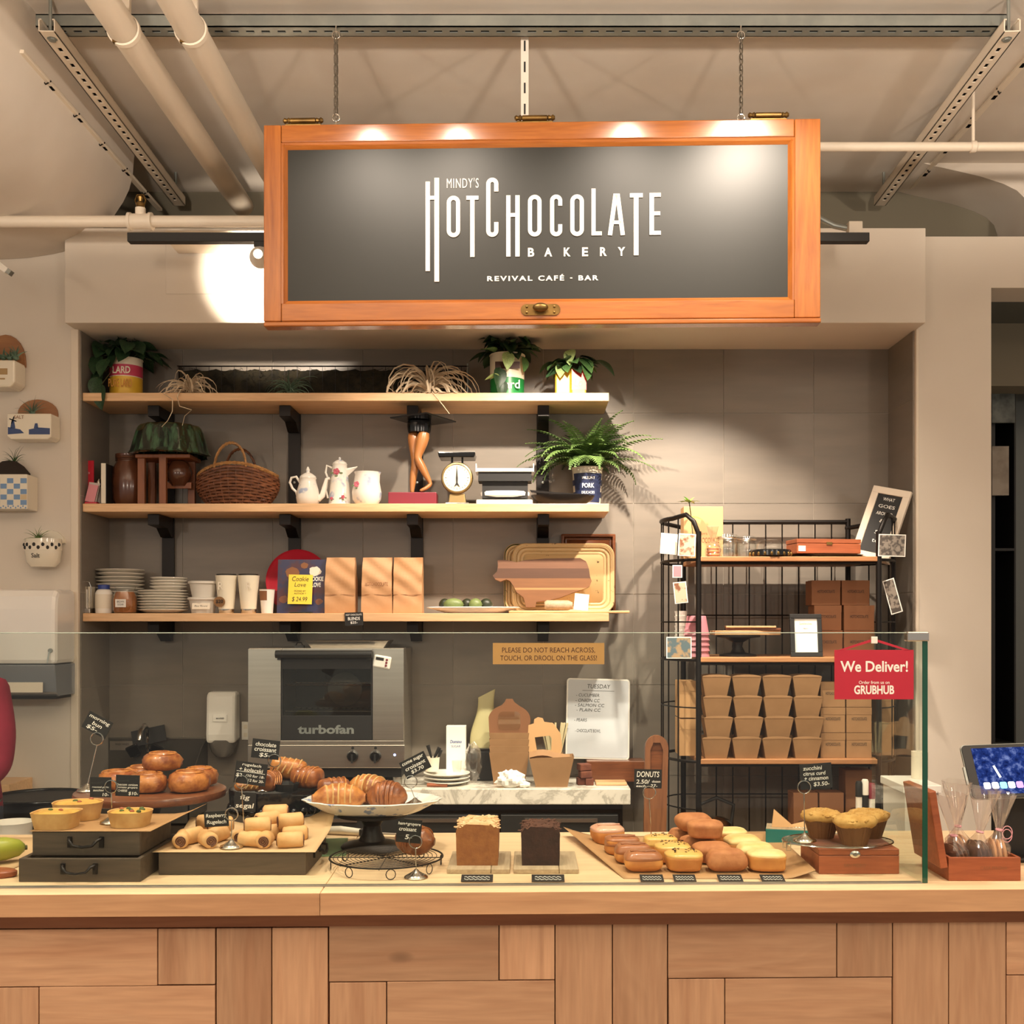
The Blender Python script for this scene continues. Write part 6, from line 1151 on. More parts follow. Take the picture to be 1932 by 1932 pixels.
pm('crust', H('#bf9257'), .75, col2=H('#d3ab70'), scale=22, bump=.4, bscale=60); pm('egg', H('#d3aa52'), .5, col2=H('#b98436'), scale=26, bump=.6, bscale=50, lo=.45, hi=.75); pm('herb', H('#4b5a2a'), .6); pm('ham', H('#a55a3c'), .6)
def quiche(px, Y, rx, ry, lab, h=.034, sq=4, herbs=0, rz=0):
    t = thing('quiche', lab, 'quiche', (X(px, Y), Y, zq), rz, 'quiches on the upper drawer')
    se = lambda a: (abs(math.cos(a))**sq+abs(math.sin(a))**sq)**(-1/sq)
    MB().lathe([(.80, 0), (.84, 0), (.98, h), (1.0, h+.003), (.95, h+.002), (.93, h-.004)], 48, sx=rx, sy=ry, fn=lambda r, z, a, j: r*se(a)*(1+.012*math.sin(a*24)), ends=False).build('crust', 'crust', t, smooth=50)
    MB().lathe([(.94, h-.003), (.8, h+.002), (.5, h+.005), (.25, h+.004), (0, h+.006)], 40, sx=rx, sy=ry, fn=lambda r, z, a, j: r*se(a)*(1+.03*math.sin(a*7+j)), ends=False).build('filling', 'egg', t, smooth=60)
    r = random.Random(int(px))
    for k in range(herbs): MB().ball((rx*r.uniform(-.6, .6), ry*r.uniform(-.6, .6), h+.005), (.006, .004, .004), 7, 5).build('topping', r.choice(('herb', 'ham', 'herb')), t)
quiche(107, 2.55, .052, .045, 'front left square quiche with a pale golden crust', herbs=2); quiche(147, 2.66, .058, .05, 'back left quiche with bright yellow egg filling', .038, 2.6, 4, .2); quiche(246, 2.57, .050, .045, 'right hand quiche with herbs on top', .032, 2.4, 9)
# rugelach tray
t3, wC, _ = drawer('long dark wooden tray of rugelach with side handles', 299, 577, 2.545, CZ, .052, .26, False, True)
xr = (X(299, 2.545)+X(577, 2.545))/2
t = thing('parchment_sheet', 'parchment lining the rugelach tray with edges sticking up', 'parchment', (xr, 2.545, CZ+.0415))
MB().grid(lambda u, v: (-wC/2-.012+(wC+.035)*u, -.006+.29*v, .012+.035*max(0, v-.6)**1.5*3*(.4+abs(u-.45)*1.6)+.022*max(0, u-.8)*5*v+.004*math.sin(u*9)*(v > .8)), 22, 12).build('sheet', 'parchment_pale', t, smooth=60, solid=.0008)
pm('dough', H('#cf9d62'), .6, col2=H('#dcb07a'), scale=24, bump=.35, bscale=70, vary=.08); pm('swirl', H('#5c2f1d'), .5); pm('baked', H('#8f5024'), .42, col2=H('#c4823e'), scale=34, bump=.8, bscale=60, vary=.12, coat=.15); pm('baked_dark', H('#6c381c'), .4, col2=H('#a05f30'), scale=34, bump=.8, bscale=60, vary=.12, coat=.25)
def roll_mesh(L=.06, r=.0185):
    m = MB(); n = 20
    m.lathe([(.0, -.5*L), (r*.75, -.5*L), (r, -.44*L), (r*1.03, -.2*L), (r, .1*L), (r*1.02, .42*L), (r*.8, .5*L), (0, .5*L)], n, fn=lambda q, z, a, j: q*(1+.05*math.sin(3*a+j))); return m.mesh('roll', 'dough', 60)
ROLL = roll_mesh(); SPIRAL = MB().tube([(k*.00028*math.cos(k*.42), k*.00028*math.sin(k*.42), 0) for k in range(3, 46)], .0018, 5).mesh('filling_swirl', 'swirl', 60)
rug = [(343, 2.60, 0, 100, 'far left'), (362, 2.64, 0, 60, ''), (392, 2.60, 0, 120, ''), (410, 2.66, 0, 70, ''), (416, 2.72, 0, 20, ''), (395, 2.76, 0, 10, ''), (460, 2.64, 0, 80, ''), (475, 2.60, 0, 165, ''), (500, 2.60, 0, 95, ''), (505, 2.68, 0, 30, ''), (548, 2.59, 0, 8, ''), (556, 2.67, 0, 15, ''), (530, 2.74, 0, 10, ''), (486, 2.62, 1, 14, ''), (548, 2.68, 1, 20, ''), (520, 2.73, 1, 5, ''), (505, 2.70, 1, 40, '')]
rlab = ['sugared rugelach at the far left of the tray', 'rugelach second from the left in the tray', 'rugelach third from the left showing its dark swirl', 'rugelach left of the sign holder base', 'rugelach behind the sign holder', 'rugelach at the back left corner of the tray', 'rugelach just right of the sign holder', 'rugelach lying crosswise at the pile front', 'dark ended rugelach at the bottom centre of the pile', 'rugelach inside the middle of the pile', 'rugelach at the front right of the tray with a spiral end', 'rugelach at the right end of the pile', 'rugelach at the back of the pile', 'rugelach on top of the pile at its left', 'rugelach on top of the pile at its right', 'topmost rugelach at the back of the pile', 'rugelach on top in the middle of the pile']
for (px, Y, lay, a, _), lb in zip(rug, rlab):
    z = CZ+.0415+.0135+.017+lay*.029+(.012 if Y > 2.7 else 0)
    t = thing('rugelach', lb, 'rugelach', (X(px, Y), Y, z), R(a), 'rugelach on the tray'); obj('roll', ROLL, t, rot=(0, R(90), 0))
    for s_ in (-1, 1): obj('filling_swirl', SPIRAL, t, loc=(s_*.0302, 0, 0), rot=(0, R(90), 0))
# sign holders and cards
def holder(lab, px, Y, zb, rx_, ry_, cards, cw=.011):
    t = thing('card_holder', lab, 'card holder', (X(px, Y), Y, zb), group='chrome ring card holders'); zr = Z(ry_, Y)-zb; dx = X(rx_, Y)-X(px, Y); rr = S(12, Y)
    MB().lathe([(.026, 0), (.0275, .002), (.026, .005), (.018, .009), (.008, .015), (.003, .02), (0, .021)], 28).build('base', 'chrome', t, smooth=50)
    MB().tube([(0, 0, .015), (dx*.5, 0, zr*.5), (dx, 0, zr-rr)], .0013, 6).build('rod', 'chrome', t)
    MB().tube([(dx+rr*math.cos(R(a)), -.003+.006*a/620, zr+rr*math.sin(R(a))) for a in range(-90, 540, 20)], .0013, 6).build('ring', 'chrome', t, smooth=60)
    for lb, cx, cy, w, h, rot, lines in cards:
        c = thing('price_card', lb, 'price card', (X(cx, Y), Y+.0065, Z(cy, Y)), rot=(0, R(rot), 0), group='black handwritten price cards'); W, Hh = S(w, Y), S(h, Y)
        MB().bx(-W/2, W/2, -.0008, .0008, -Hh/2, Hh/2).build('card', 'card', c)
        for s, fx, fz, fw, fh in lines: text(s, W*fw, Hh*fh, 'chalk', c, (W*fx, -.0013, Hh*fz), bold=.012, shear=.12)
zR = 1.062
holder('chrome card holder on the round bun board', 165, 2.88, zR+.0003, 183, 1394, [('black card reading morning bun tilted above the buns', 182, 1368, 50, 34, 28, [('morning', 0, .28, .85, .25), ('bun', 0, 0, .4, .22), ('$5-', -.12, -.3, .45, .24)])])
holder('chrome card holder between the two quiche cards', 211, 2.60, zq, 210, 1484, [('black card reading veggie quiche', 188, 1486, 40, 38, 1, [('VEGGIE QUICHE', 0, .3, .92, .18), ('roasted garlic', 0, 0, .8, .1), ('zucchini', -.1, -.15, .5, .1), ('10-', .25, -.36, .3, .16)]), ('black card reading meat quiche', 239, 1483, 45, 40, 2, [('MEAT QUICHE', 0, .3, .92, .18), ('bacon onion', 0, .05, .85, .1), ('tomato gruyere', 0, -.1, .85, .1), ('CHEESE', -.2, -.24, .4, .1), ('$10-', .25, -.37, .4, .18)])])
holder('chrome card holder standing on the rugelach parchment', 437, 2.585, CZ+.0415+.0135, 437, 1536, [('black card reading Raspberry Rugelach', 407, 1546, 46, 29, -3, [('Raspberry', 0, .2, .85, .3), ('Rugelach', 0, -.22, .8, .32)])])
holder('chrome card holder behind the rugelach pile', 462, 2.833, CZ, 456, 1475, [('black card reading rugelach and kolacski', 472, 1460, 60, 42, 8, [('rugelach', 0, .36, .6, .16), ('+ kolacski', 0, .16, .75, .17), ('_______________', 0, .05, .9, .02), ('$2-', -.33, -.13, .25, .18), ('/10 for 18-', .15, -.1, .6, .12), ('12 for 20-', .2, -.3, .5, .12)]), ('black card reading fig segal', 461, 1514, 41, 36, 3, [('fig', 0, .22, .45, .32), ('segal', 0, -.22, .85, .34)])])
holder('chrome card holder on the black fluted stand', 500, 2.90, 1.0603, 518, 1435, [('black card reading chocolate croissant', 500, 1414, 52, 36, 6, [('chocolate', 0, .25, .75, .22), ('croissant', 0, -.02, .8, .22), ('$5-', .0, -.32, .42, .24)])])
holder('chrome card holder at the right of the oval plate', 783, 2.83, 1.0333, 775, 1475, [('tilted black card reading come sugar croissant', 783, 1444, 52, 34, -27, [('come sugar', 0, .28, .85, .2), ('croissant', 0, 0, .8, .2), ('$3.70', 0, -.28, .5, .22)])])
holder('chrome card holder standing on the counter by the wire rack', 785, 2.515, CZ, 784, 1588, [('black card reading ham gruyere croissant', 771, 1569, 47, 44, 5, [('ham+gruyere', 0, .3, .9, .17), ('croissant', -.05, .08, .7, .16), ('5-', 0, -.25, .28, .2)])])
holder('chrome card holder among the donuts', 1229, 2.86, CZ+.003, 1225, 1495, [('black card reading DONUTS 2.50', 1223, 1470, 52, 36, 1, [('DONUTS', 0, .24, .82, .3), ('2.50/', -.18, -.15, .5, .22), ('dozen', .3, -.13, .3, .12), ('each', -.25, -.38, .35, .12), ('27-', .22, -.36, .25, .16)])])
holder('chrome card holder on the muffin rack', 1518, 2.60, CZ+.0665, 1517, 1485, [('black card reading zucchini citrus curd cinnamon', 1541, 1465, 60, 48, -4, [('zucchini', -.1, .33, .6, .16), ('citrus curd', -.05, .12, .7, .15), ('+ cinnamon', 0, -.08, .75, .15), ('$3.50-', .15, -.32, .5, .18)])])
# morning buns on the round board
xb, yb_ = X(285, 2.92), 2.92
t = thing('round_board', 'round dark wooden board raised on a black foot', 'board', (xb, yb_, CZ)); hR = zR-CZ
MB().lathe([(.18, hR-.024), (.192, hR-.02), (.195, hR-.012), (.192, hR-.003), (.185, hR), (0, hR)], 64).build('board', 'walnut', t, smooth=40); MB().lathe([(.075, 0), (.075, .01), (.03, .02), (.02, .06), (.03, hR-.03), (.07, hR-.0245)], 32).build('foot', 'black', t, smooth=40)
pm('bun', H('#8a4820'), .42, col2=H('#c07c3c'), scale=26, bump=1.0, bscale=70, vary=.1, coat=.3, lo=.4, hi=.62)
def bun(px, Y, z, lab, r=.046, h=.046, tilt=(0, 0)):
    t = thing('morning_bun', lab, 'bun', (X(px, Y), Y, z), rot=(tilt[0], tilt[1], rnd.uniform(0, 6)), group='morning buns on the round board')
    MB().lathe([(.6*r, 0), (.9*r, .004), (r, h*.3), (1.02*r, h*.6), (.93*r, h*.86), (.76*r, h*.99), (.55*r, h*1.04), (.35*r, h*1.08), (.18*r, h*1.07), (0, h*1.09)], 36, fn=lambda q, z_, a, j: q*(1+.07*math.sin(3*a+px)+.04*math.sin(7*a+j*2)+.03*math.sin(13*a+3*j))).build('bun', 'bun', t, smooth=60)
    MB().tube([(r*(.2+.62*k/30)*math.cos(k*.38), r*(.2+.62*k/30)*math.sin(k*.38), h*(1.07-.10*(k/30)**2)) for k in range(31)], .0035, 5, radii=[.0036]*31).build('swirl_ridge', 'baked', t, smooth=60)
zb_ = zR+.0004
bun(222, 2.92, zb_, 'morning bun at the left of the round board', .048); bun(265, 3.01, zb_, 'morning bun at the back of the round board', .044); bun(279, 2.87, zb_, 'morning bun behind the quiche cards', .05); bun(355, 2.88, zb_, 'large morning bun at the front right of the board', .052, .05); bun(376, 2.98, zb_, 'morning bun at the right edge of the board', .046); bun(304, 2.95, zb_+.046, 'morning bun on top of the pile', .05, .044)
# black fluted stand with pastries
t = CTh('cake_stand', 'black fluted cake stand with a scalloped skirt', 'cake stand', 524, 2.965, CZ); hS = 1.06-CZ; rS = .122
MB().lathe([(0, hS-.004), (rS*.9, hS-.004), (rS, hS), (rS*1.02, hS), (rS*1.02, hS-.008), (rS*1.0, hS-.05)], 84, fn=lambda r, z, a, j: r*(1+.015*math.sin(a*28)), ends=False).build('plate', 'blackgloss', t, smooth=40, solid=.002)
for k in range(28): a = 2*math.pi*(k+.5)/28; MB().ball((rS*math.cos(a), rS*math.sin(a), hS-.05), (.012, .012, .012), 8, 6).build('scallop', 'blackgloss', t, smooth=50)
MB().lathe([(.075, 0), (.075, .008), (.03, .02), (.018, .05), (.03, hS-.05), (.08, hS-.008)], 32).build('pedestal', 'blackgloss', t, smooth=40)
def croissant(name, lab, px, Y, z, L, r, rz, mt='baked', bend=.5, tilt=0, grp='croissants on display', rid=9):
    t = thing(name, lab, 'croissant', (X(px, Y), Y, z), rot=(0, tilt, rz), group=grp); pts = []; rad = []; n = 30
    for k in range(n+1):
        f = k/n*2-1; x = f*L/2; y = bend*L*.35*f*f; env = max(.12, (1-abs(f)**2.4))**.6; rr = r*env*(1+.10*abs(math.sin(f*rid*1.35))); pts.append((x, y, r*.86*1.0)); rad.append(rr)
    MB().tube(pts, r, 16, radii=rad, flat=1.0).build('pastry', mt, t, smooth=65)
    m = MB()
    for s_ in (-.5, -.25, 0, .25, .5):
        y = bend*L*.35*s_*s_; rr = r*max(.12, (1-abs(s_)**2.4))**.6*1.02; m.tube([(s_*L/2+.012*(s_ or .15)*math.cos(a), y+rr*1.02*math.cos(a), r*.86+rr*1.02*math.sin(a)) for a in [math.pi*q/12 for q in range(-1, 14)]], .0028, 5)
    m.build('layer_ridge', 'crust' if mt == 'baked' else mt, t, smooth=60); return t
def painchoc(lab, px, Y, z, L, W, h, rz, mt='baked', tilt=0):
    t = thing('chocolate_croissant', lab, 'croissant', (X(px, Y), Y, z), rot=(0, tilt, rz), group='croissants on display')
    def fn(u, v):
        a = 2*math.pi*u; s = v*2-1; e = (1-abs(s)**5)**.35 if abs(s) < 1 else 0; q = 2.6; c = (abs(math.cos(a))**q+abs(math.sin(a))**q)**(-1/q)
        k = 1+.05*abs(math.sin(v*math.pi*5)); return (s*L/2, W/2*math.cos(a)*c*e*k, h/2+h/2*math.sin(a)*c*e*k)
    MB().grid(fn, 26, 26, cu=True).build('pastry', mt, t, smooth=60)
    m = MB()
    for s_ in (-.5, -.2, .12, .42): m.tube([(s_*L/2+.01*math.sin(a), W*.52*math.cos(a), h*.5+h*.53*math.sin(a)) for a in [math.pi*q/10 for q in range(-1, 12)]], .0022, 5)
    m.build('layer_ridge', 'crust' if mt == 'baked' else 'baked', t, smooth=60); return t
zs = 1.0606
painchoc('flat pastry at the left of the fluted stand', 473, 2.90, zs, .085, .05, .026, .2); painchoc('rolled pastry in front of the chocolate croissant card', 508, 2.90, zs, .06, .055, .05, 1.2, 'baked_dark'); painchoc('golden pastry leaning on top of the stand', 541, 2.98, zs+.02, .10, .06, .055, .1, 'baked', .18); painchoc('ridged chocolate croissant at the right of the stand', 580, 2.95, zs, .085, .065, .055, -.35, 'baked_dark')
t = thing('paper_cup_liner', 'black paper liner under the golden pastry', 'liner', (X(540, 2.90), 2.90, zs)); MB().lathe([(.028, 0), (.034, .02), (.032, .02), (.026, .001)], 24, fn=lambda r, z, a, j: r*(1+.03*math.sin(a*14)), ends=False).build('liner', 'black', t)
# oval plate on a black pedestal
Yp2 = 2.845
t = CTh('cake_stand', 'black pedestal stand under the white oval plate', 'cake stand', 702, Yp2, CZ); hP = 1.012-CZ
MB().lathe([(.076, 0), (.08, .006), (.074, .012), (.035, .022), (.026, .04), (.022, .06), (.03, hP-.018), (.09, hP-.006), (.09, hP), (0, hP)], 40).build('stand', 'iron', t, smooth=40)
t = CTh('oval_plate', 'white oval plate with blue flowers and a wavy rim', 'plate', 702, Yp2, CZ+hP+.0003)
t_ = NT('blueplate'); v_ = t_.coords((1, 1, 1)); c_ = t_.ramp(t_.noise(v_, 34, 3), [(.60, H('#e6e4dc')), (.66, H('#8e9fc0'))]); t_.l(c_, t_.b.inputs['Base Color']); t_.b.inputs['Roughness'].default_value = .15
MB().lathe([(.55, 0), (.6, 0), (.72, .008), (.97, .032), (1.0, .036), (.97, .038), (.72, .016), (.55, .009), (0, .008)], 72, sx=.178, sy=.118, fn=lambda r, z, a, j: r*(1+(.022*math.sin(a*14) if r > .9 else 0))).build('plate', 'blueplate', t, smooth=50)
zP = CZ+hP+.0098
croissant('croissant', 'large golden croissant at the front of the oval plate', 640, 2.82, zP+.004, .135, .034, .15, 'baked', -.2, 0, rid=6); croissant('croissant', 'layered croissant at the right of the oval plate', 730, 2.83, zP+.002, .10, .038, -.1, 'baked_dark', -.3, rid=7); croissant('croissant', 'golden croissant at the back of the oval plate', 695, 2.90, zP+.012, .12, .036, -.3, 'baked', .1, rid=6); painchoc('dark chocolate croissant at the back left of the oval plate', 630, 2.90, zP+.016, .085, .06, .055, .5, 'baked_dark')
# wire cooling rack with the ham croissant
t = CTh('cooling_rack', 'round wire cooling rack on looped feet', 'cooling rack', 729, 2.622, CZ); hW = .026; r0 = .134
for r_ in (r0, r0*.985): MB().tube([(r_*math.cos(R(a)), r_*math.sin(R(a)), hW) for a in range(0, 360, 6)], .0016, 5, closed=True).build('rim', 'iron', t, smooth=60)
MB().tube([(r0*(.06+.9*k/600)*math.cos(k*.125), r0*(.06+.9*k/600)*math.sin(k*.125), hW) for k in range(601)], .0009, 4).build('spiral_wire', 'iron', t)
for k in range(4): a = math.pi*k/4; MB().tube([(-r0*math.cos(a), -r0*math.sin(a), hW-.002), (r0*math.cos(a), r0*math.sin(a), hW-.002)], .0012, 5).build('cross_wire', 'iron', t)
for k in range(8): a = 2*math.pi*k/8+.2; c_ = (r0*.97*math.cos(a), r0*.97*math.sin(a)); MB().tube([(c_[0]-.011*math.sin(a)*math.cos(R(q)), c_[1]+.011*math.cos(a)*math.cos(R(q)), .0125+.0115*math.sin(R(q))) for q in range(0, 360, 30)], .0011, 5, closed=True).build('loop_foot', 'iron', t)
croissant('croissant', 'ham croissant with shredded cheese on the wire rack', 782, 2.66, CZ+hW+.003, .105, .034, -.5, 'baked_dark', .15)
# loaves
def loaf(lab, blab, px0, px1, bpx0, bpx1, mt, topmt, side, hh, ln):
    Yb_ = 2.556; t = thing('loaf_board', blab, 'board', ((X(bpx0, Yb_)+X(bpx1, Yb_))/2, Yb_, CZ)); w_ = X(bpx1, Yb_)-X(bpx0, Yb_)
    for k in range(2): MB().bx(-w_/2+k*w_*.72, -w_/2+(.719 if k == 0 else 1)*(w_ if k else w_), 0, .20, 0, .0115).build('plank', 'oldboard', t, bevel=.002) if k == 0 and False else None
    MB().bx(-w_/2, w_*.2-.0005, 0, .20, 0, .0115).build('plank', 'oldboard', t, bevel=.002); MB().bx(w_*.2+.0005, w_/2, 0, .20, 0, .0115).build('plank', 'oldboard', t, bevel=.002)
    Yl = 2.59; W = X(px1, Yl)-X(px0, Yl); t = thing('loaf_cake', lab, 'loaf', ((X(px0, Yl)+X(px1, Yl))/2, Yl, CZ+.0118)); n = 14; r = random.Random(int(px0))
    def prof(f):   # outline of a slice, f 0..1 around: bottom-left, up, dome, down
        return None
    out = [(-W*.475, 0), (-W*.485, hh*.3), (-W*.49, hh*.68), (-W*.5, hh*.78)]+[(-W*.5*math.cos(R(a))**(.6) if a < 90 else W*.5*abs(math.cos(R(a)))**(.6), hh*.80+hh*.20*math.sin(R(a))**.8) for a in range(10, 171, 12)]+[(W*.5, hh*.78), (W*.49, hh*.68), (W*.485, hh*.3), (W*.475, 0)]
    k = len(out); rings = []
    for j in range(9):
        v = j/8; rings.append([(x*(1+.008*math.sin(j*2+i)), v*ln, z+(.0022*math.sin(j*1.7+i*2.1)-.0015*math.sin(i*3.3+j) if z > hh*.8 else 0)) for i, (x, z) in enumerate(out)])
    m = MB(); vs = sum(rings, []); fs = []
    for j in range(8): fs += [(j*k+i, j*k+(i+1) % k, (j+1)*k+(i+1) % k, (j+1)*k+i) for i in range(k)]
    m.add(vs, fs); m.m = [1 if 5 <= q % k <= k-7 else 0 for q in range(len(fs))]; m.build('crust', [side, topmt], t, smooth=50)
    m = MB(); m.add(rings[0], [tuple(range(k-1, -1, -1))]); m.add(rings[-1], [tuple(range(k))]); m.build('crumb', mt, t)
    m = MB()
    for q in range(120):
        i = r.randrange(5, k-5); j = r.uniform(.0, 1); x, z = out[i]; s_ = r.uniform(.001, .0032); m.ball((x+r.uniform(-.006, .006), j*ln, z+.0005), (s_*1.5, s_*1.5, s_*.7), 6, 4)
    o = m.build('crumb_topping', topmt, t, smooth=60); o['kind'] = 'stuff'
pm('cakecrumb', H('#9a6438'), .85, col2=H('#8a5630'), scale=60, bump=.5, bscale=150); pm('streusel', H('#cfa271'), .85, col2=H('#e2c49a'), scale=40); pm('cakeside', H('#8f5429'), .7, col2=H('#a8683a'), scale=20, bump=.3, bscale=80); pm('choc', H('#2a1712'), .75, col2=H('#3a211a'), scale=60, bump=.8, bscale=120); pm('choctop', H('#4a2b1f'), .75, col2=H('#5e3a2a'), scale=30, bump=.5, bscale=80)
loaf('brown loaf cake with pale streusel on top', 'weathered board under the brown loaf', 860, 941, 843, 962, 'cakecrumb', 'streusel', 'cakeside', .096, .13); loaf('dark chocolate loaf cake with a cracked top', 'weathered board under the chocolate loaf', 983, 1057, 969, 1092, 'choc', 'choctop', 'choctop', .09, .11)
# small flat cards along the glass
for px, w_, lab in ((900, 60, 'flat black card before the brown loaf'), (1034, 62, 'flat black card before the chocolate loaf'), (1230, 44, 'flat black card before the chocolate donuts'), (1292, 42, 'flat black card before the sprinkled donuts'), (1378, 46, 'flat black card before the cinnamon donuts'), (1458, 44, 'flat black card before the cream donuts')):
    Yk_ = 2.482; t = thing('name_card', lab, 'card', (X(px, Yk_), Yk_, CZ+.0045), rot=(R(14), 0, 0), group='flat black name cards'); W = S(w_, Yk_); MB().bx(-W/2, W/2, -.012, .022, 0, .001).build('card', 'card', t)
    for k in range(2): MB().tube([(-W*.4+W*.8*i/16, .004-.01*k, .0014+.0) if False else (-W*.4+W*.8*i/16, .008-.011*k+.003*math.sin(i*2.3+k), .0016) for i in range(17)], .0008, 4).build('chalk_line', 'chalk', t)
# donuts on parchment
t = thing('parchment_sheet', 'wide brown parchment under the donuts with curled edges', 'parchment', (X(1300, 2.7), 2.7, CZ))
def pf(u, v):
    xl = .225-.12*v; xr_ = .66+.03*v; x = xl+(xr_-xl)*u; y = 2.505+.5*v
    z = .0008+.045*max(0, .16-u)**1.3*12*(v)*.5+.05*max(0, u-.86)**1.2*5*(1-v)*.8+.02*max(0, v-.85)*4*(u > .5)
    return (x-X(1300, 2.7), y-2.7, z)
MB().grid(pf, 26, 18).build('sheet', 'parchment', t, smooth=60, solid=.0007)
pm('donut', H('#c07a3e'), .55, col2=H('#d9984f'), scale=14, bump=.2, bscale=60, vary=.06); pm('ic_choc', H('#9a5f3c'), .3, col2=H('#a86c46'), scale=9, coat=.2); pm('ic_yellow', H('#dcb062'), .35, coat=.2); pm('ic_cinn', H('#a8693f'), .75, col2=H('#bb7d4e'), scale=40, bump=.3, bscale=120); pm('ic_cream', H('#e3bd78'), .5, col2=H('#efd49a'), scale=20); pm('ic_pink', H('#d9a58a'), .25, coat=.4); pm('sprinkle', H('#3a2418'), .5)
def superb(m, c, d, q=3.2, n=28, k=14, lo=-1, hi=1, wob=.02, sd=0, zq=3.0):
    def fn(u, v):
        a = 2*math.pi*u; b = -math.pi/2+math.pi*v
        f = lambda w_, e: math.copysign(abs(w_)**e, w_)
        e = 2/q; x = f(math.cos(b), e)*f(math.cos(a), e); y = f(math.cos(b), e)*f(math.sin(a), e); z = f(math.sin(b), 2/zq)
        z = max(lo, min(hi, z)); w2 = 1+wob*math.sin(3*a+sd)+wob*math.sin(5*b+sd)
        return (c[0]+x*d[0]/2*w2, c[1]+y*d[1]/2*w2, c[2]+z*d[2]/2)
    return m.grid(fn, n, k, cu=True)
def donut(lab, x, y, z, mt, rz=0, sz=(.086, .072, .046), spr=0, drip=True):
    t = thing('donut_bar', lab, 'donut', (x, y, z), rz, 'rectangular donuts on parchment'); sd = int(x*1000+y*777)
    superb(MB(), (0, 0, sz[2]/2), sz, q=4.0, sd=sd, zq=3.0, wob=.045).build('dough', 'ic_cinn' if mt == 'ic_cinn' else 'donut', t, smooth=60)
    if mt != 'ic_cinn': superb(MB(), (0, 0, sz[2]*.70), (sz[0]*1.01, sz[1]*1.01, sz[2]*.66), q=3.6, sd=sd, wob=.045, zq=2.4).build('icing', mt, t, smooth=60)
    r = random.Random(sd)
    for k in range(spr): MB().box((r.uniform(-.03, .03), r.uniform(-.026, .026), sz[2]*1.035), (.005, .0014, .0014), rot=(0, 0, r.uniform(0, 3))).build('sprinkle', 'sprinkle', t)
    if mt in ('ic_choc', 'ic_pink'): MB().tube([(-.03+.06*i/8, -sz[1]*.2+.004*math.sin(i), sz[2]*1.03+.001) for i in range(9)], .002, 5).build('icing_ripple', mt, t, smooth=60)
dz = CZ+.0018; w = lambda px, Y: X(px, Y)
donut('lone glazed donut at the back left of the parchment', w(1146, 2.90), 2.90, dz, 'ic_pink', .15, (.082, .075, .05))
donut('chocolate donut at the front of its row', w(1212, 2.585), 2.585, dz, 'ic_choc', .04); donut('chocolate donut in the middle of its row', w(1193, 2.67), 2.67, dz+.0, 'ic_choc', .08); donut('chocolate donut at the back of its row', w(1174, 2.765), 2.765, dz, 'ic_choc', .12)
donut('yellow glazed donut at the front with dark sprinkles', w(1291, 2.585), 2.585, dz, 'ic_yellow', .02, spr=26); donut('yellow glazed donut with sprinkles in the middle', w(1270, 2.675), 2.675, dz, 'ic_yellow', .05, spr=22); donut('yellow glazed donut with sprinkles at the back', w(1246, 2.77), 2.77, dz, 'ic_yellow', .08, spr=18)
donut('cinnamon donut at the front of its row', w(1369, 2.585), 2.585, dz, 'ic_cinn', 0, (.092, .072, .05)); donut('cinnamon donut second in its row', w(1344, 2.675), 2.675, dz, 'ic_cinn', .05, (.09, .072, .048)); donut('cinnamon donut third in its row', w(1318, 2.77), 2.77, dz, 'ic_cinn', .06); donut('cinnamon donut at the back of its row', w(1292, 2.865), 2.865, dz, 'ic_cinn', .06)
donut('cinnamon donut on top at the right', w(1331, 2.725), 2.725, dz+.049, 'ic_cinn', -.05, (.088, .07, .044)); donut('cinnamon donut on top at the left', w(1308, 2.82), 2.82, dz+.049, 'ic_cinn', .1, (.088, .07, .044))
donut('cream donut at the front right', w(1447, 2.585), 2.585, dz, 'ic_cream', 0, (.088, .072, .046)); donut('cream donut second in the right row', w(1424, 2.675), 2.675, dz, 'ic_cream', .03); donut('cream donut third in the right row', w(1400, 2.77), 2.77, dz, 'ic_cream', .05); donut('cream donut at the back of the right row', w(1378, 2.87), 2.87, dz, 'ic_cream', .05)
# teal carton, muffins on a cigar box
pm('teal', H('#1f7a78'), .5); pm('teal_dark', H('#175a5c'), .5)
t = thing('carton_box', 'flat teal and kraft carton behind the muffins', 'carton', (X(1500, 2.93), 2.93, CZ), R(-14)); MB().bx(-.075, .075, -.04, .04, 0, .038).build('box', 'teal', t, bevel=.001); MB().bx(-.074, .074, -.039, .039, .038, .0395).build('top', 'oldboard', t); text('OATLY', .06, .02, 'paperwhite', t, (0, -.005, .0403), rot=(0, 0, 0), bold=.03)
MB().add([(-.03, .0, .04), (.03, .0, .04), (.05, .015, .06)], [(0, 1, 2)]).build('torn_flap', 'kraft_light', t, solid=.001); MB().add([(-.06, -.02, .04), (.0, -.01, .04), (-.055, .0, .085)], [(0, 1, 2)]).build('torn_flap', 'kraft_light', t, solid=.001)
Yx = 2.553; x0, x1 = X(1545, Yx), X(1697, Yx)
t = thing('cigar_box', 'reddish cigar box under the wire rack of muffins', 'box', ((x0+x1)/2, Yx, CZ)); W = x1-x0; MB().bx(-W/2, W/2, 0, .17, 0, .043).build('box', 'cedar', t, bevel=.002); MB().bx(-W/2, W/2, 0, .17, .0435, .058).build('lid', 'cedar', t, bevel=.002); MB().lathe([(.012, 0), (.012, .002), (.006, .004), (0, .004)], 16, sy=.7).build('clasp', 'chrome', t, loc=(-.01, 0, .046), rot=(R(90), 0, 0)); text('SAN PEDRO', .05, .008, 'kraft_dark', t, (-.01, -.0006, .02))
t = thing('wire_rack', 'oval wire rack lying on the cigar box', 'cooling rack', (X(1580, 2.63), 2.63, CZ+.0583)); rx_, ry_ = S(103, 2.63), .09
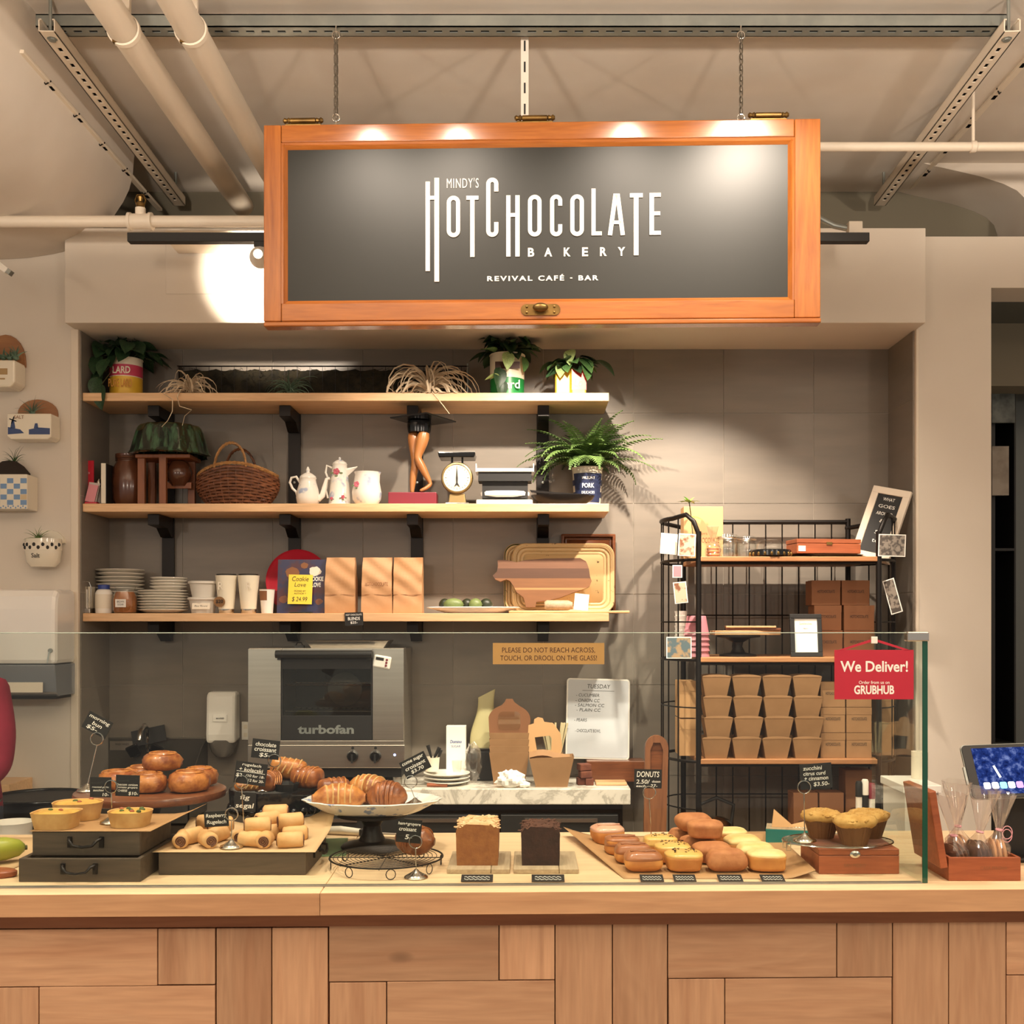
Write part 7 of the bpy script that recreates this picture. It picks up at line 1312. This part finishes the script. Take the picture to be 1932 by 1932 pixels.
MB().tube([(rx_*math.cos(R(a)), ry_*math.sin(R(a)), .0045) for a in range(0, 360, 8)], .0018, 5, closed=True).build('rim', 'chrome', t, smooth=60)
for k in range(-6, 7): y_ = ry_*k/7; xx = rx_*math.sqrt(1-(k/7)**2); MB().tube([(-xx, y_, .0045), (xx, y_, .0045)], .001, 4).build('wire', 'chrome', t)
for sx, sy in ((-.93, .2), (-.93, -.2)): MB().tube([(rx_*sx-.005, ry_*sy, .0045), (rx_*sx-.005, ry_*sy, -.016), (rx_*sx+.005, ry_*sy, -.016), (rx_*sx+.005, ry_*sy, .0045)], .0013, 5).build('foot', 'chrome', t) if abs(sx) > .9 or True else None
pm('muffincup', H('#63401f'), .6, col2=H('#774d2a'), scale=10); pm('muffintop', H('#b0833f'), .85, col2=H('#c9a05c'), scale=40, bump=.7, bscale=80)
def muffin(px, Y, lab, k=1.0):
    t = thing('muffin', lab, 'muffin', (X(px, Y), Y, CZ+.0583+.0066), group='muffins on the wire rack'); r = random.Random(int(px))
    MB().lathe([(.028*k, 0), (.041*k, .044*k), (.040*k, .044*k), (.03*k, .03*k)], 60, fn=lambda q, z, a, j: q*(1+.022*math.sin(a*26)), ends=True).build('paper_case', 'muffincup', t, smooth=30)
    MB().lathe([(.038*k, .04*k), (.047*k, .046*k), (.049*k, .053*k), (.042*k, .062*k), (.024*k, .067*k), (0, .066*k)], 32, fn=lambda q, z, a, j: q*(1+.06*math.sin(a*3+px)+.04*math.sin(a*7+j))).build('top', 'muffintop', t, smooth=60)
    m = MB()
    for q in range(46): a = r.uniform(0, 6.3); e = r.uniform(0, 1)**.5; m.ball((.045*k*e*math.cos(a), .045*k*e*math.sin(a), .066*k-.009*k*e**3), (r.uniform(.003, .006),)*2+(.0035,), 6, 4)
    o = m.build('crumb_topping', 'muffintop', t, smooth=60); o['kind'] = 'stuff'
muffin(1550, 2.66, 'muffin at the left of the wire rack'); muffin(1611, 2.575, 'muffin at the front of the wire rack', 1.05); muffin(1640, 2.66, 'muffin at the back right of the wire rack')
# markers in a cup
t = CTh('marker_cup', 'dark cup of markers behind the muffins', 'marker cup', 1632, 2.93, CZ); MB().lathe([(.03, 0), (.032, .07), (.03, .07), (.028, .004), (0, .003)], 24).build('cup', 'iron', t, smooth=40)
for dx, mt, h_ in ((-.016, 'black', .155), (.0, 'white', .16), (.018, 'maroon', .15)): MB().cyl((dx, 0, .01), (dx, 0, h_-.035), .0085, n=12).build('marker', 'white' if mt != 'white' else 'black', t, smooth=40); MB().lathe([(.0095, h_-.035), (.0095, h_), (.007, h_+.006), (0, h_+.007)], 14, c=(dx, 0, 0)).build('marker_cap', mt, t, smooth=40)
# things between and behind the stands
t = CTh('carton_box', 'flat teal carton lying behind the rugelach tray', 'carton', 437, 2.99, CZ, R(5)); MB().bx(-.05, .05, -.03, .035, 0, .03).build('box', 'teal', t, bevel=.002); MB().bx(-.047, .047, -.028, .033, .03, .034).build('lid', 'oldboard', t)
pm('greenmat', H('#7a9a72'), .6)
t = CTh('cutting_mat', 'thin green cutting mat between the tray and the cake stand', 'mat', 655, 2.86, CZ, R(8)); MB().bx(-.10, .0, -.11, .11, 0, .003).build('mat', 'greenmat', t)
t = thing('bread_knife', 'pale handled knife lying behind the cake stand', 'knife', (X(655, 3.02), 3.02, CZ), R(-14)); MB().tube([(-.06, 0, .012), (-.02, 0, .013), (.04, 0, .011)], .012, 8, radii=[.01, .012, .009]).build('handle', 'offwhite', t, smooth=60); MB().box((.045, 0, .011), (.014, .022, .018)).build('bolster', 'black', t, bevel=.003); MB().prism([(.05, -.012), (.16, -.006), (.17, .008), (.05, .01)], .009, .011, 'z').build('blade', 'steel', t)
pm('squash', H('#7d8f2c'), .35, col2=H('#a3a83f'), scale=9)
t = thing('parchment_sheet', 'parchment and white tray under the green squash at far left', 'parchment', (X(-10, 2.72), 2.72, CZ)); MB().grid(lambda u, v: (-.2+.30*u, -.14+.3*v, .001+.04*max(0, v-.75)*2+.03*max(0, u-.8)*v), 10, 10).build('sheet', 'parchment_pale', t, smooth=60, solid=.0008)
t = thing('green_squash', 'plump green squash at the left edge of the counter', 'squash', (X(2, 2.66), 2.66, CZ+.004), rot=(0, 0, R(32))); MB().tube([(-.13, 0, .03), (-.09, 0, .032), (-.04, 0, .033), (.01, 0, .032), (.04, 0, .031), (.052, 0, .03)], .03, 16, radii=[.012, .026, .030, .028, .02, .009]).build('fruit', 'squash', t, smooth=60); MB().cyl((.05, 0, .03), (.058, 0, .03), .006, n=8).build('stem', 'stem', t)
t = thing('serving_board', 'round edged brown wooden board at the far left of the counter', 'board', (X(-30, 2.53), 2.53, CZ)); MB().lathe([(.07, 0), (.075, .004), (.075, .012), (.07, .015), (0, .015)], 40, sy=.45).build('board', 'cedar', t, smooth=40)
# open cigar box with bags of cookies (right of the glass)
Yr = 2.485; bx0, bx1 = X(1790, Yr), X(1926, Yr)
t = thing('open_cigar_box', 'open red cedar cigar box holding cookie bags', 'box', ((bx0+bx1)/2, Yr, CZ)); W = bx1-bx0; hb = .053; db = .17
MB().bx(-W/2, W/2, 0, .007, 0, hb).build('side', 'cedar', t, bevel=.001); MB().bx(-W/2, W/2, db-.007, db, 0, hb).build('side', 'cedar', t, bevel=.001); MB().bx(-W/2, -W/2+.007, .007, db-.007, 0, hb).build('side', 'cedar', t); MB().bx(W/2-.007, W/2, .007, db-.007, 0, hb).build('side', 'cedar', t); MB().bx(-W/2+.007, W/2-.007, .007, db-.007, 0, .005).build('bottom', 'cedar', t)
MB().box((0, db/2, .085), (.017, db, .175)).build('lid', 'cedar', t, bevel=.002, loc=(-W/2-.01, 0, hb-.022), rot=(0, R(-9), 0)); text('CASA MAGNA', .06, .008, 'kraft_dark', t, (.02, -.0008, hb*.55))
pm('choccookie', H('#5a4030'), .8, col2=H('#7d5f48'), scale=30, bump=.5, bscale=80); pm('ribbon', H('#d9a0a8'), .4); pm('shortbread', H('#c79a6a'), .7)
def cbag(lab, x, y, rz, tilt, mt, n, rr, hh, flare, loop=True):
    t = thing('cookie_bag', lab, 'cookie bag', ((bx0+bx1)/2+x, Yr+y, CZ+.0055), rot=(0, tilt, rz), group='cellophane cookie bags')
    for k in range(n): MB().lathe([(rr*.8, 0), (rr, .003), (rr*.9, .009), (0, .0095)], 20).build('cookie', mt, t, smooth=40, loc=(-.0+(k-(n-1)/2)*.0105-.004, 0, rr+.001), rot=(0, R(90-8), 0))
    wx = n*.0055+.006
    MB().lathe([(.5, .001), (.95, .006), (1.05, rr*.9), (.98, rr*1.7), (.5, rr*2.15), (.22, rr*2.5), (.24, rr*2.56), (.6, rr*2.56+hh*.4), (.95, rr*2.56+hh*.8), (1.1, rr*2.56+hh)], 30, sx=wx*1.15, sy=rr*1.12, fn=lambda r, z, a, j: r*(1+.07*math.sin(a*6+j*1.3)+.05*math.sin(a*11+j)), ends=False).build('cellophane', 'cello', t, smooth=25)
    m = MB(); m.tube([(wx*.27*math.cos(R(a)), rr*.27*math.sin(R(a)), rr*2.53) for a in range(0, 360, 30)], .0022, 5, closed=True)
    m.build('ribbon', 'ribbon', t)
    if loop: MB().tube([(wx*.3+.013*(1-math.cos(k*.5))*.8, -.006, rr*2.53+.013*math.sin(k*.5)-.0006*k) for k in range(26)], .0011, 5).build('ribbon_curl', 'ribbon', t, smooth=60)
cbag('cookie bag at the left of the cigar box by the lid', -.042, .06, .3, R(-4), 'choccookie', 3, .034, .095, 1, False); cbag('cookie bag in the middle of the cigar box', .0, .05, .1, R(6), 'choccookie', 3, .038, .10, 1, False); cbag('cookie bag of pale cookies at the back of the cigar box', -.01, .12, .0, R(-2), 'shortbread', 3, .038, .105, 1, False); cbag('shiny cookie bag with a pink ribbon curl at the right', .046, .05, -.2, R(4), 'shortbread', 3, .04, .085, 1, True)
# tablet on its stand
Yt_ = 2.66
t = thing('tablet_stand', 'black tablet with a blue home screen on a slanted black stand', 'tablet', (X(1938, Yt_), Yt_+.06, CZ))
tl = (P(1938, 1452, Yt_)-Vector(t.location)); rot = (R(62), R(-2.0), R(0)); Wt, Ht = .29, .135
bz = MB().prism([(a, b-Ht/2) for a, b in rrect(Wt, Ht, .01)], 0, -.008, 'z').build('bezel', 'black', t, loc=tl, rot=rot, bevel=.001)
MB().prism([(a, b-Ht/2-.001) for a, b in rrect(Wt+.003, Ht+.003, .011)], -.0095, -.0035, 'z').build('case', 'galv', t, loc=tl, rot=rot)
t_ = NT('screen'); v_ = t_.coords((1, 1, 1)); c_ = t_.ramp(t_.noise(v_, 55, 4, .6), [(.35, H('#141f52')), (.52, H('#2a3f86')), (.72, H('#8f9fd8'))]); em = t_.n('ShaderNodeEmission'); t_.l(c_, em.inputs[0]); em.inputs[1].default_value = 1.0; t_.l(em.outputs[0], t_.out.inputs['Surface'])
MB().bx(-Wt/2+.022, Wt/2-.022, -Ht/2+.009, Ht/2-.009, .0003, .0008).build('screen', 'screen', bz)
for nm_, c_ in (('icon_white', (.9, .95, 1.0)), ('icon_cyan', (.2, .75, .9)), ('icon_purple', (.5, .25, .8))): pm(nm_, c_, .5, emit=1.0)
for k in range(7): MB().prism([(a, b) for a, b in rrect(.0165, .0165, .004)], .0010, .0013, 'z').build('app_icon', ('icon_white', 'icon_white', 'icon_cyan', 'icon_white', 'icon_purple', 'icon_cyan', 'icon_white')[k], bz, loc=(-Wt/2+.040+k*.0195, -Ht/2+.022, 0))
MB().tube([(-Wt/2+.066, .012, .0012), (-Wt/2+.07, .0, .0012), (-Wt/2+.076, -.018, .0012)], .003, 5).build('screen_glare_mark', 'icon_white', bz)
MB().box((-Wt/2-.004, -.01, -.004), (.005, .045, .006)).build('case_clip', 'galv', bz)
MB().prism([(-.07, 0), (.20, 0), (.20, tl.z-.03), (.02, tl.z-.01), (-.03, tl.z-.06)], .0, .07, 'y').build('stand', 'black', t, bevel=.004, loc=(.03, .0, 0)); MB().bx(-.05, .24, -.05, .12, 0, .012).build('foot', 'black', t, bevel=.004)
# notices on the glass
gy = lambda px: YC+.062+.0227*X(px, YC+.062)
t = thing('glass_notice', 'tan strip on the glass asking customers not to touch', 'notice', (X(1035, gy(1035)), gy(1035)-.0055, Z(1233, gy(1035))), yaw); pm('tanpaper', H('#b58f52'), .6)
k = gy(1035)/F; MB().bx(-105*k, 105*k, -.0006, 0, -20*k, 20*k).build('strip', 'tanpaper', t); text('PLEASE DO NOT REACH ACROSS,', 175*k, 11*k, 'tin_brown', t, (0, -.0009, 6*k)); text('TOUCH, OR DROOL ON THE GLASS!', 182*k, 11*k, 'tin_brown', t, (0, -.0009, -9*k))
t = thing('delivery_sign', 'red We Deliver sign hung on the inside of the glass', 'sign', (X(1647, gy(1647)), gy(1647)-.0072, Z(1272, gy(1647))), yaw); k = gy(1647)/F; pm('signred', H('#b81f36'), .5)
MB().bx(-75*k, 75*k, -.001, 0, -47*k, 46*k).build('panel', 'signred', t)
m = MB()
for s_ in (-1, 1): m.prism([(s_*70*k, 45*k), (s_*58*k, 45*k), (s_*2*k, 62*k), (s_*2*k, 67*k)], -.001, 0, 'y')
m.build('hanger', 'signred', t); MB().bx(-6*k, 6*k, -.004, -.0011, 58*k, 71*k).build('hook', 'white', t, bevel=.001)
text('We Deliver!', 128*k, 21*k, 'paperwhite', t, (0, -.0014, 15*k), bold=.022); text('Order from us on', 58*k, 6*k, 'paperwhite', t, (0, -.0014, -15*k), bold=.01); text('GRUBHUB', 76*k, 17*k, 'paperwhite', t, (0, -.0014, -29*k), bold=.03)

# ================================================================ PERSON AT THE LEFT EDGE
def person():
    px_, py_ = -1.88, 3.55
    J = {'pel': ((0, 0, .98), .185), 'waist': ((0, 0, 1.10), .17), 'chest': ((0, .02, 1.30), .165), 'neckb': ((0, .03, 1.44), .07), 'neck': ((0, .02, 1.52), .055), 'head': ((0, 0, 1.60), .085), 'top': ((0, 0, 1.69), .075)}
    V = []; Rr = []; E = []; idx = {}
    def v(n, p, r, par=None):
        idx[n] = len(V); V.append((px_+p[0], py_+p[1], p[2])); Rr.append(r)
        if par is not None: E.append((idx[par], idx[n]))
    pr = None
    for n in ('pel', 'waist', 'chest', 'neckb', 'neck', 'head', 'top'): v(n, J[n][0], J[n][1], pr); pr = n
    for s, q in ((1, 'r'), (-1, 'l')):
        v('sh'+q, (s*.16, .02, 1.37), .075, 'chest'); v('ua'+q, (s*.185, .0, 1.25), .062, 'sh'+q); v('el'+q, (s*.19, -.02, 1.12), .055, 'ua'+q); v('fa'+q, (s*.17, -.14, 1.06), .042, 'el'+q); v('wr'+q, (s*.19, -.25, 1.03), .028, 'fa'+q); v('pm'+q, (s*.17, -.32, 1.01), .032, 'wr'+q)
        for k in range(4): v('f%d%s' % (k, q), (s*(.17+.022*(k-1.5)), -.385, 1.005), .0095, 'pm'+q); v('g%d%s' % (k, q), (s*(.165+.02*(k-1.5)), -.42+.006*abs(k-1.5), .985), .008, 'f%d%s' % (k, q))
        v('th'+q, (s*.17-s*.05, -.32, 1.0), .011, 'pm'+q); v('ti'+q, (s*.17-s*.065, -.355, .99), .009, 'th'+q)
        v('hip'+q, (s*.10, 0, .90), .115, 'pel'); v('kn'+q, (s*.11, -.02, .50), .07, 'hip'+q); v('an'+q, (s*.11, .02, .10), .045, 'kn'+q); v('hl'+q, (s*.11, .0, .05), .045, 'an'+q); v('to'+q, (s*.12, -.15, .04), .038, 'hl'+q)
    me = bpy.data.meshes.new('body'); me.from_pydata(V, E, []); o = bpy.data.objects.new('body_tmp', me); COL.objects.link(o)
    m = o.modifiers.new('k', 'SKIN'); m.use_smooth_shade = True; sv = me.skin_vertices[0].data
    for i, r in enumerate(Rr): sv[i].radius = (r, r*(.8 if i in (0, 1, 2) else 1))
    sv[0].use_root = True; s = o.modifiers.new('u', 'SUBSURF'); s.levels = 2; s.render_levels = 2
    bpy.context.view_layer.update(); dg = bpy.context.evaluated_depsgraph_get(); nm = bpy.data.meshes.new_from_object(o.evaluated_get(dg)); bpy.data.objects.remove(o); nm.name = 'body'
    pm('skin', H('#b58466'), .5, sss=.1); pm('shirt', H('#8a2038'), .8, col2=H('#7a1a30'), scale=9, bump=.3, bscale=18); pm('jeans', H('#2f3646'), .85, bump=.2, bscale=300); pm('shoe', H('#1c1a19'), .5); pm('hair', H('#2a1c14'), .6)
    nm.materials.clear()
    for q in ('skin', 'shirt', 'jeans', 'shoe'): nm.materials.append(MATS[q])
    for f in nm.polygons:
        c = f.center; f.use_smooth = True; arm = c.y < py_-.19
        f.material_index = 3 if c.z < .09 else 2 if (c.z < .965 and not arm and c.y > py_-.2) else 0 if (c.z > 1.46 or arm) else 1
    for v_ in nm.vertices: v_.co.z *= .93
    t = thing('person', 'person in a dark red top and blue jeans at the left edge behind the counter', 'person', (px_, py_, 0))
    b = obj('body', nm, t, loc=(-px_, -py_, 0))
    MB().ball((0, .012, 1.539), (.098, .108, .105), 20, 14, fn=lambda p: 1 if p.z > -.2 or p.y > .1 else .8).build('hair', 'hair', t, smooth=60)
    for s in (-1, 1): MB().ball((s*.032, -.082, 1.511), .011, 10, 8).build('eye', 'white', t); MB().ball((s*.09, 0, 1.502), (.012, .02, .03), 10, 8).build('ear', 'skin', t)
    MB().ball((0, -.095, 1.488), (.012, .018, .02), 10, 8).build('nose', 'skin', t, smooth=60); MB().ball((0, -.085, 1.455), (.025, .008, .006), 10, 6).build('mouth', 'maroon', t)
    pm('apron', H('#5b5a58'), .8); MB().tube([(.178*math.cos(R(a)), .145*math.sin(R(a)), 1.0*.915+.01*math.sin(R(a*2))) for a in range(0, 360, 15)], .016, 6, closed=True, flat=.3).build('apron_string', 'apron', t, smooth=60)
    MB().grid(lambda u, v: (.02+.13*u, .135-.03*u*u+.01*math.sin(v*5), .92-.26*v), 5, 6).build('apron_tail', 'apron', t, smooth=60, solid=.003)
person()
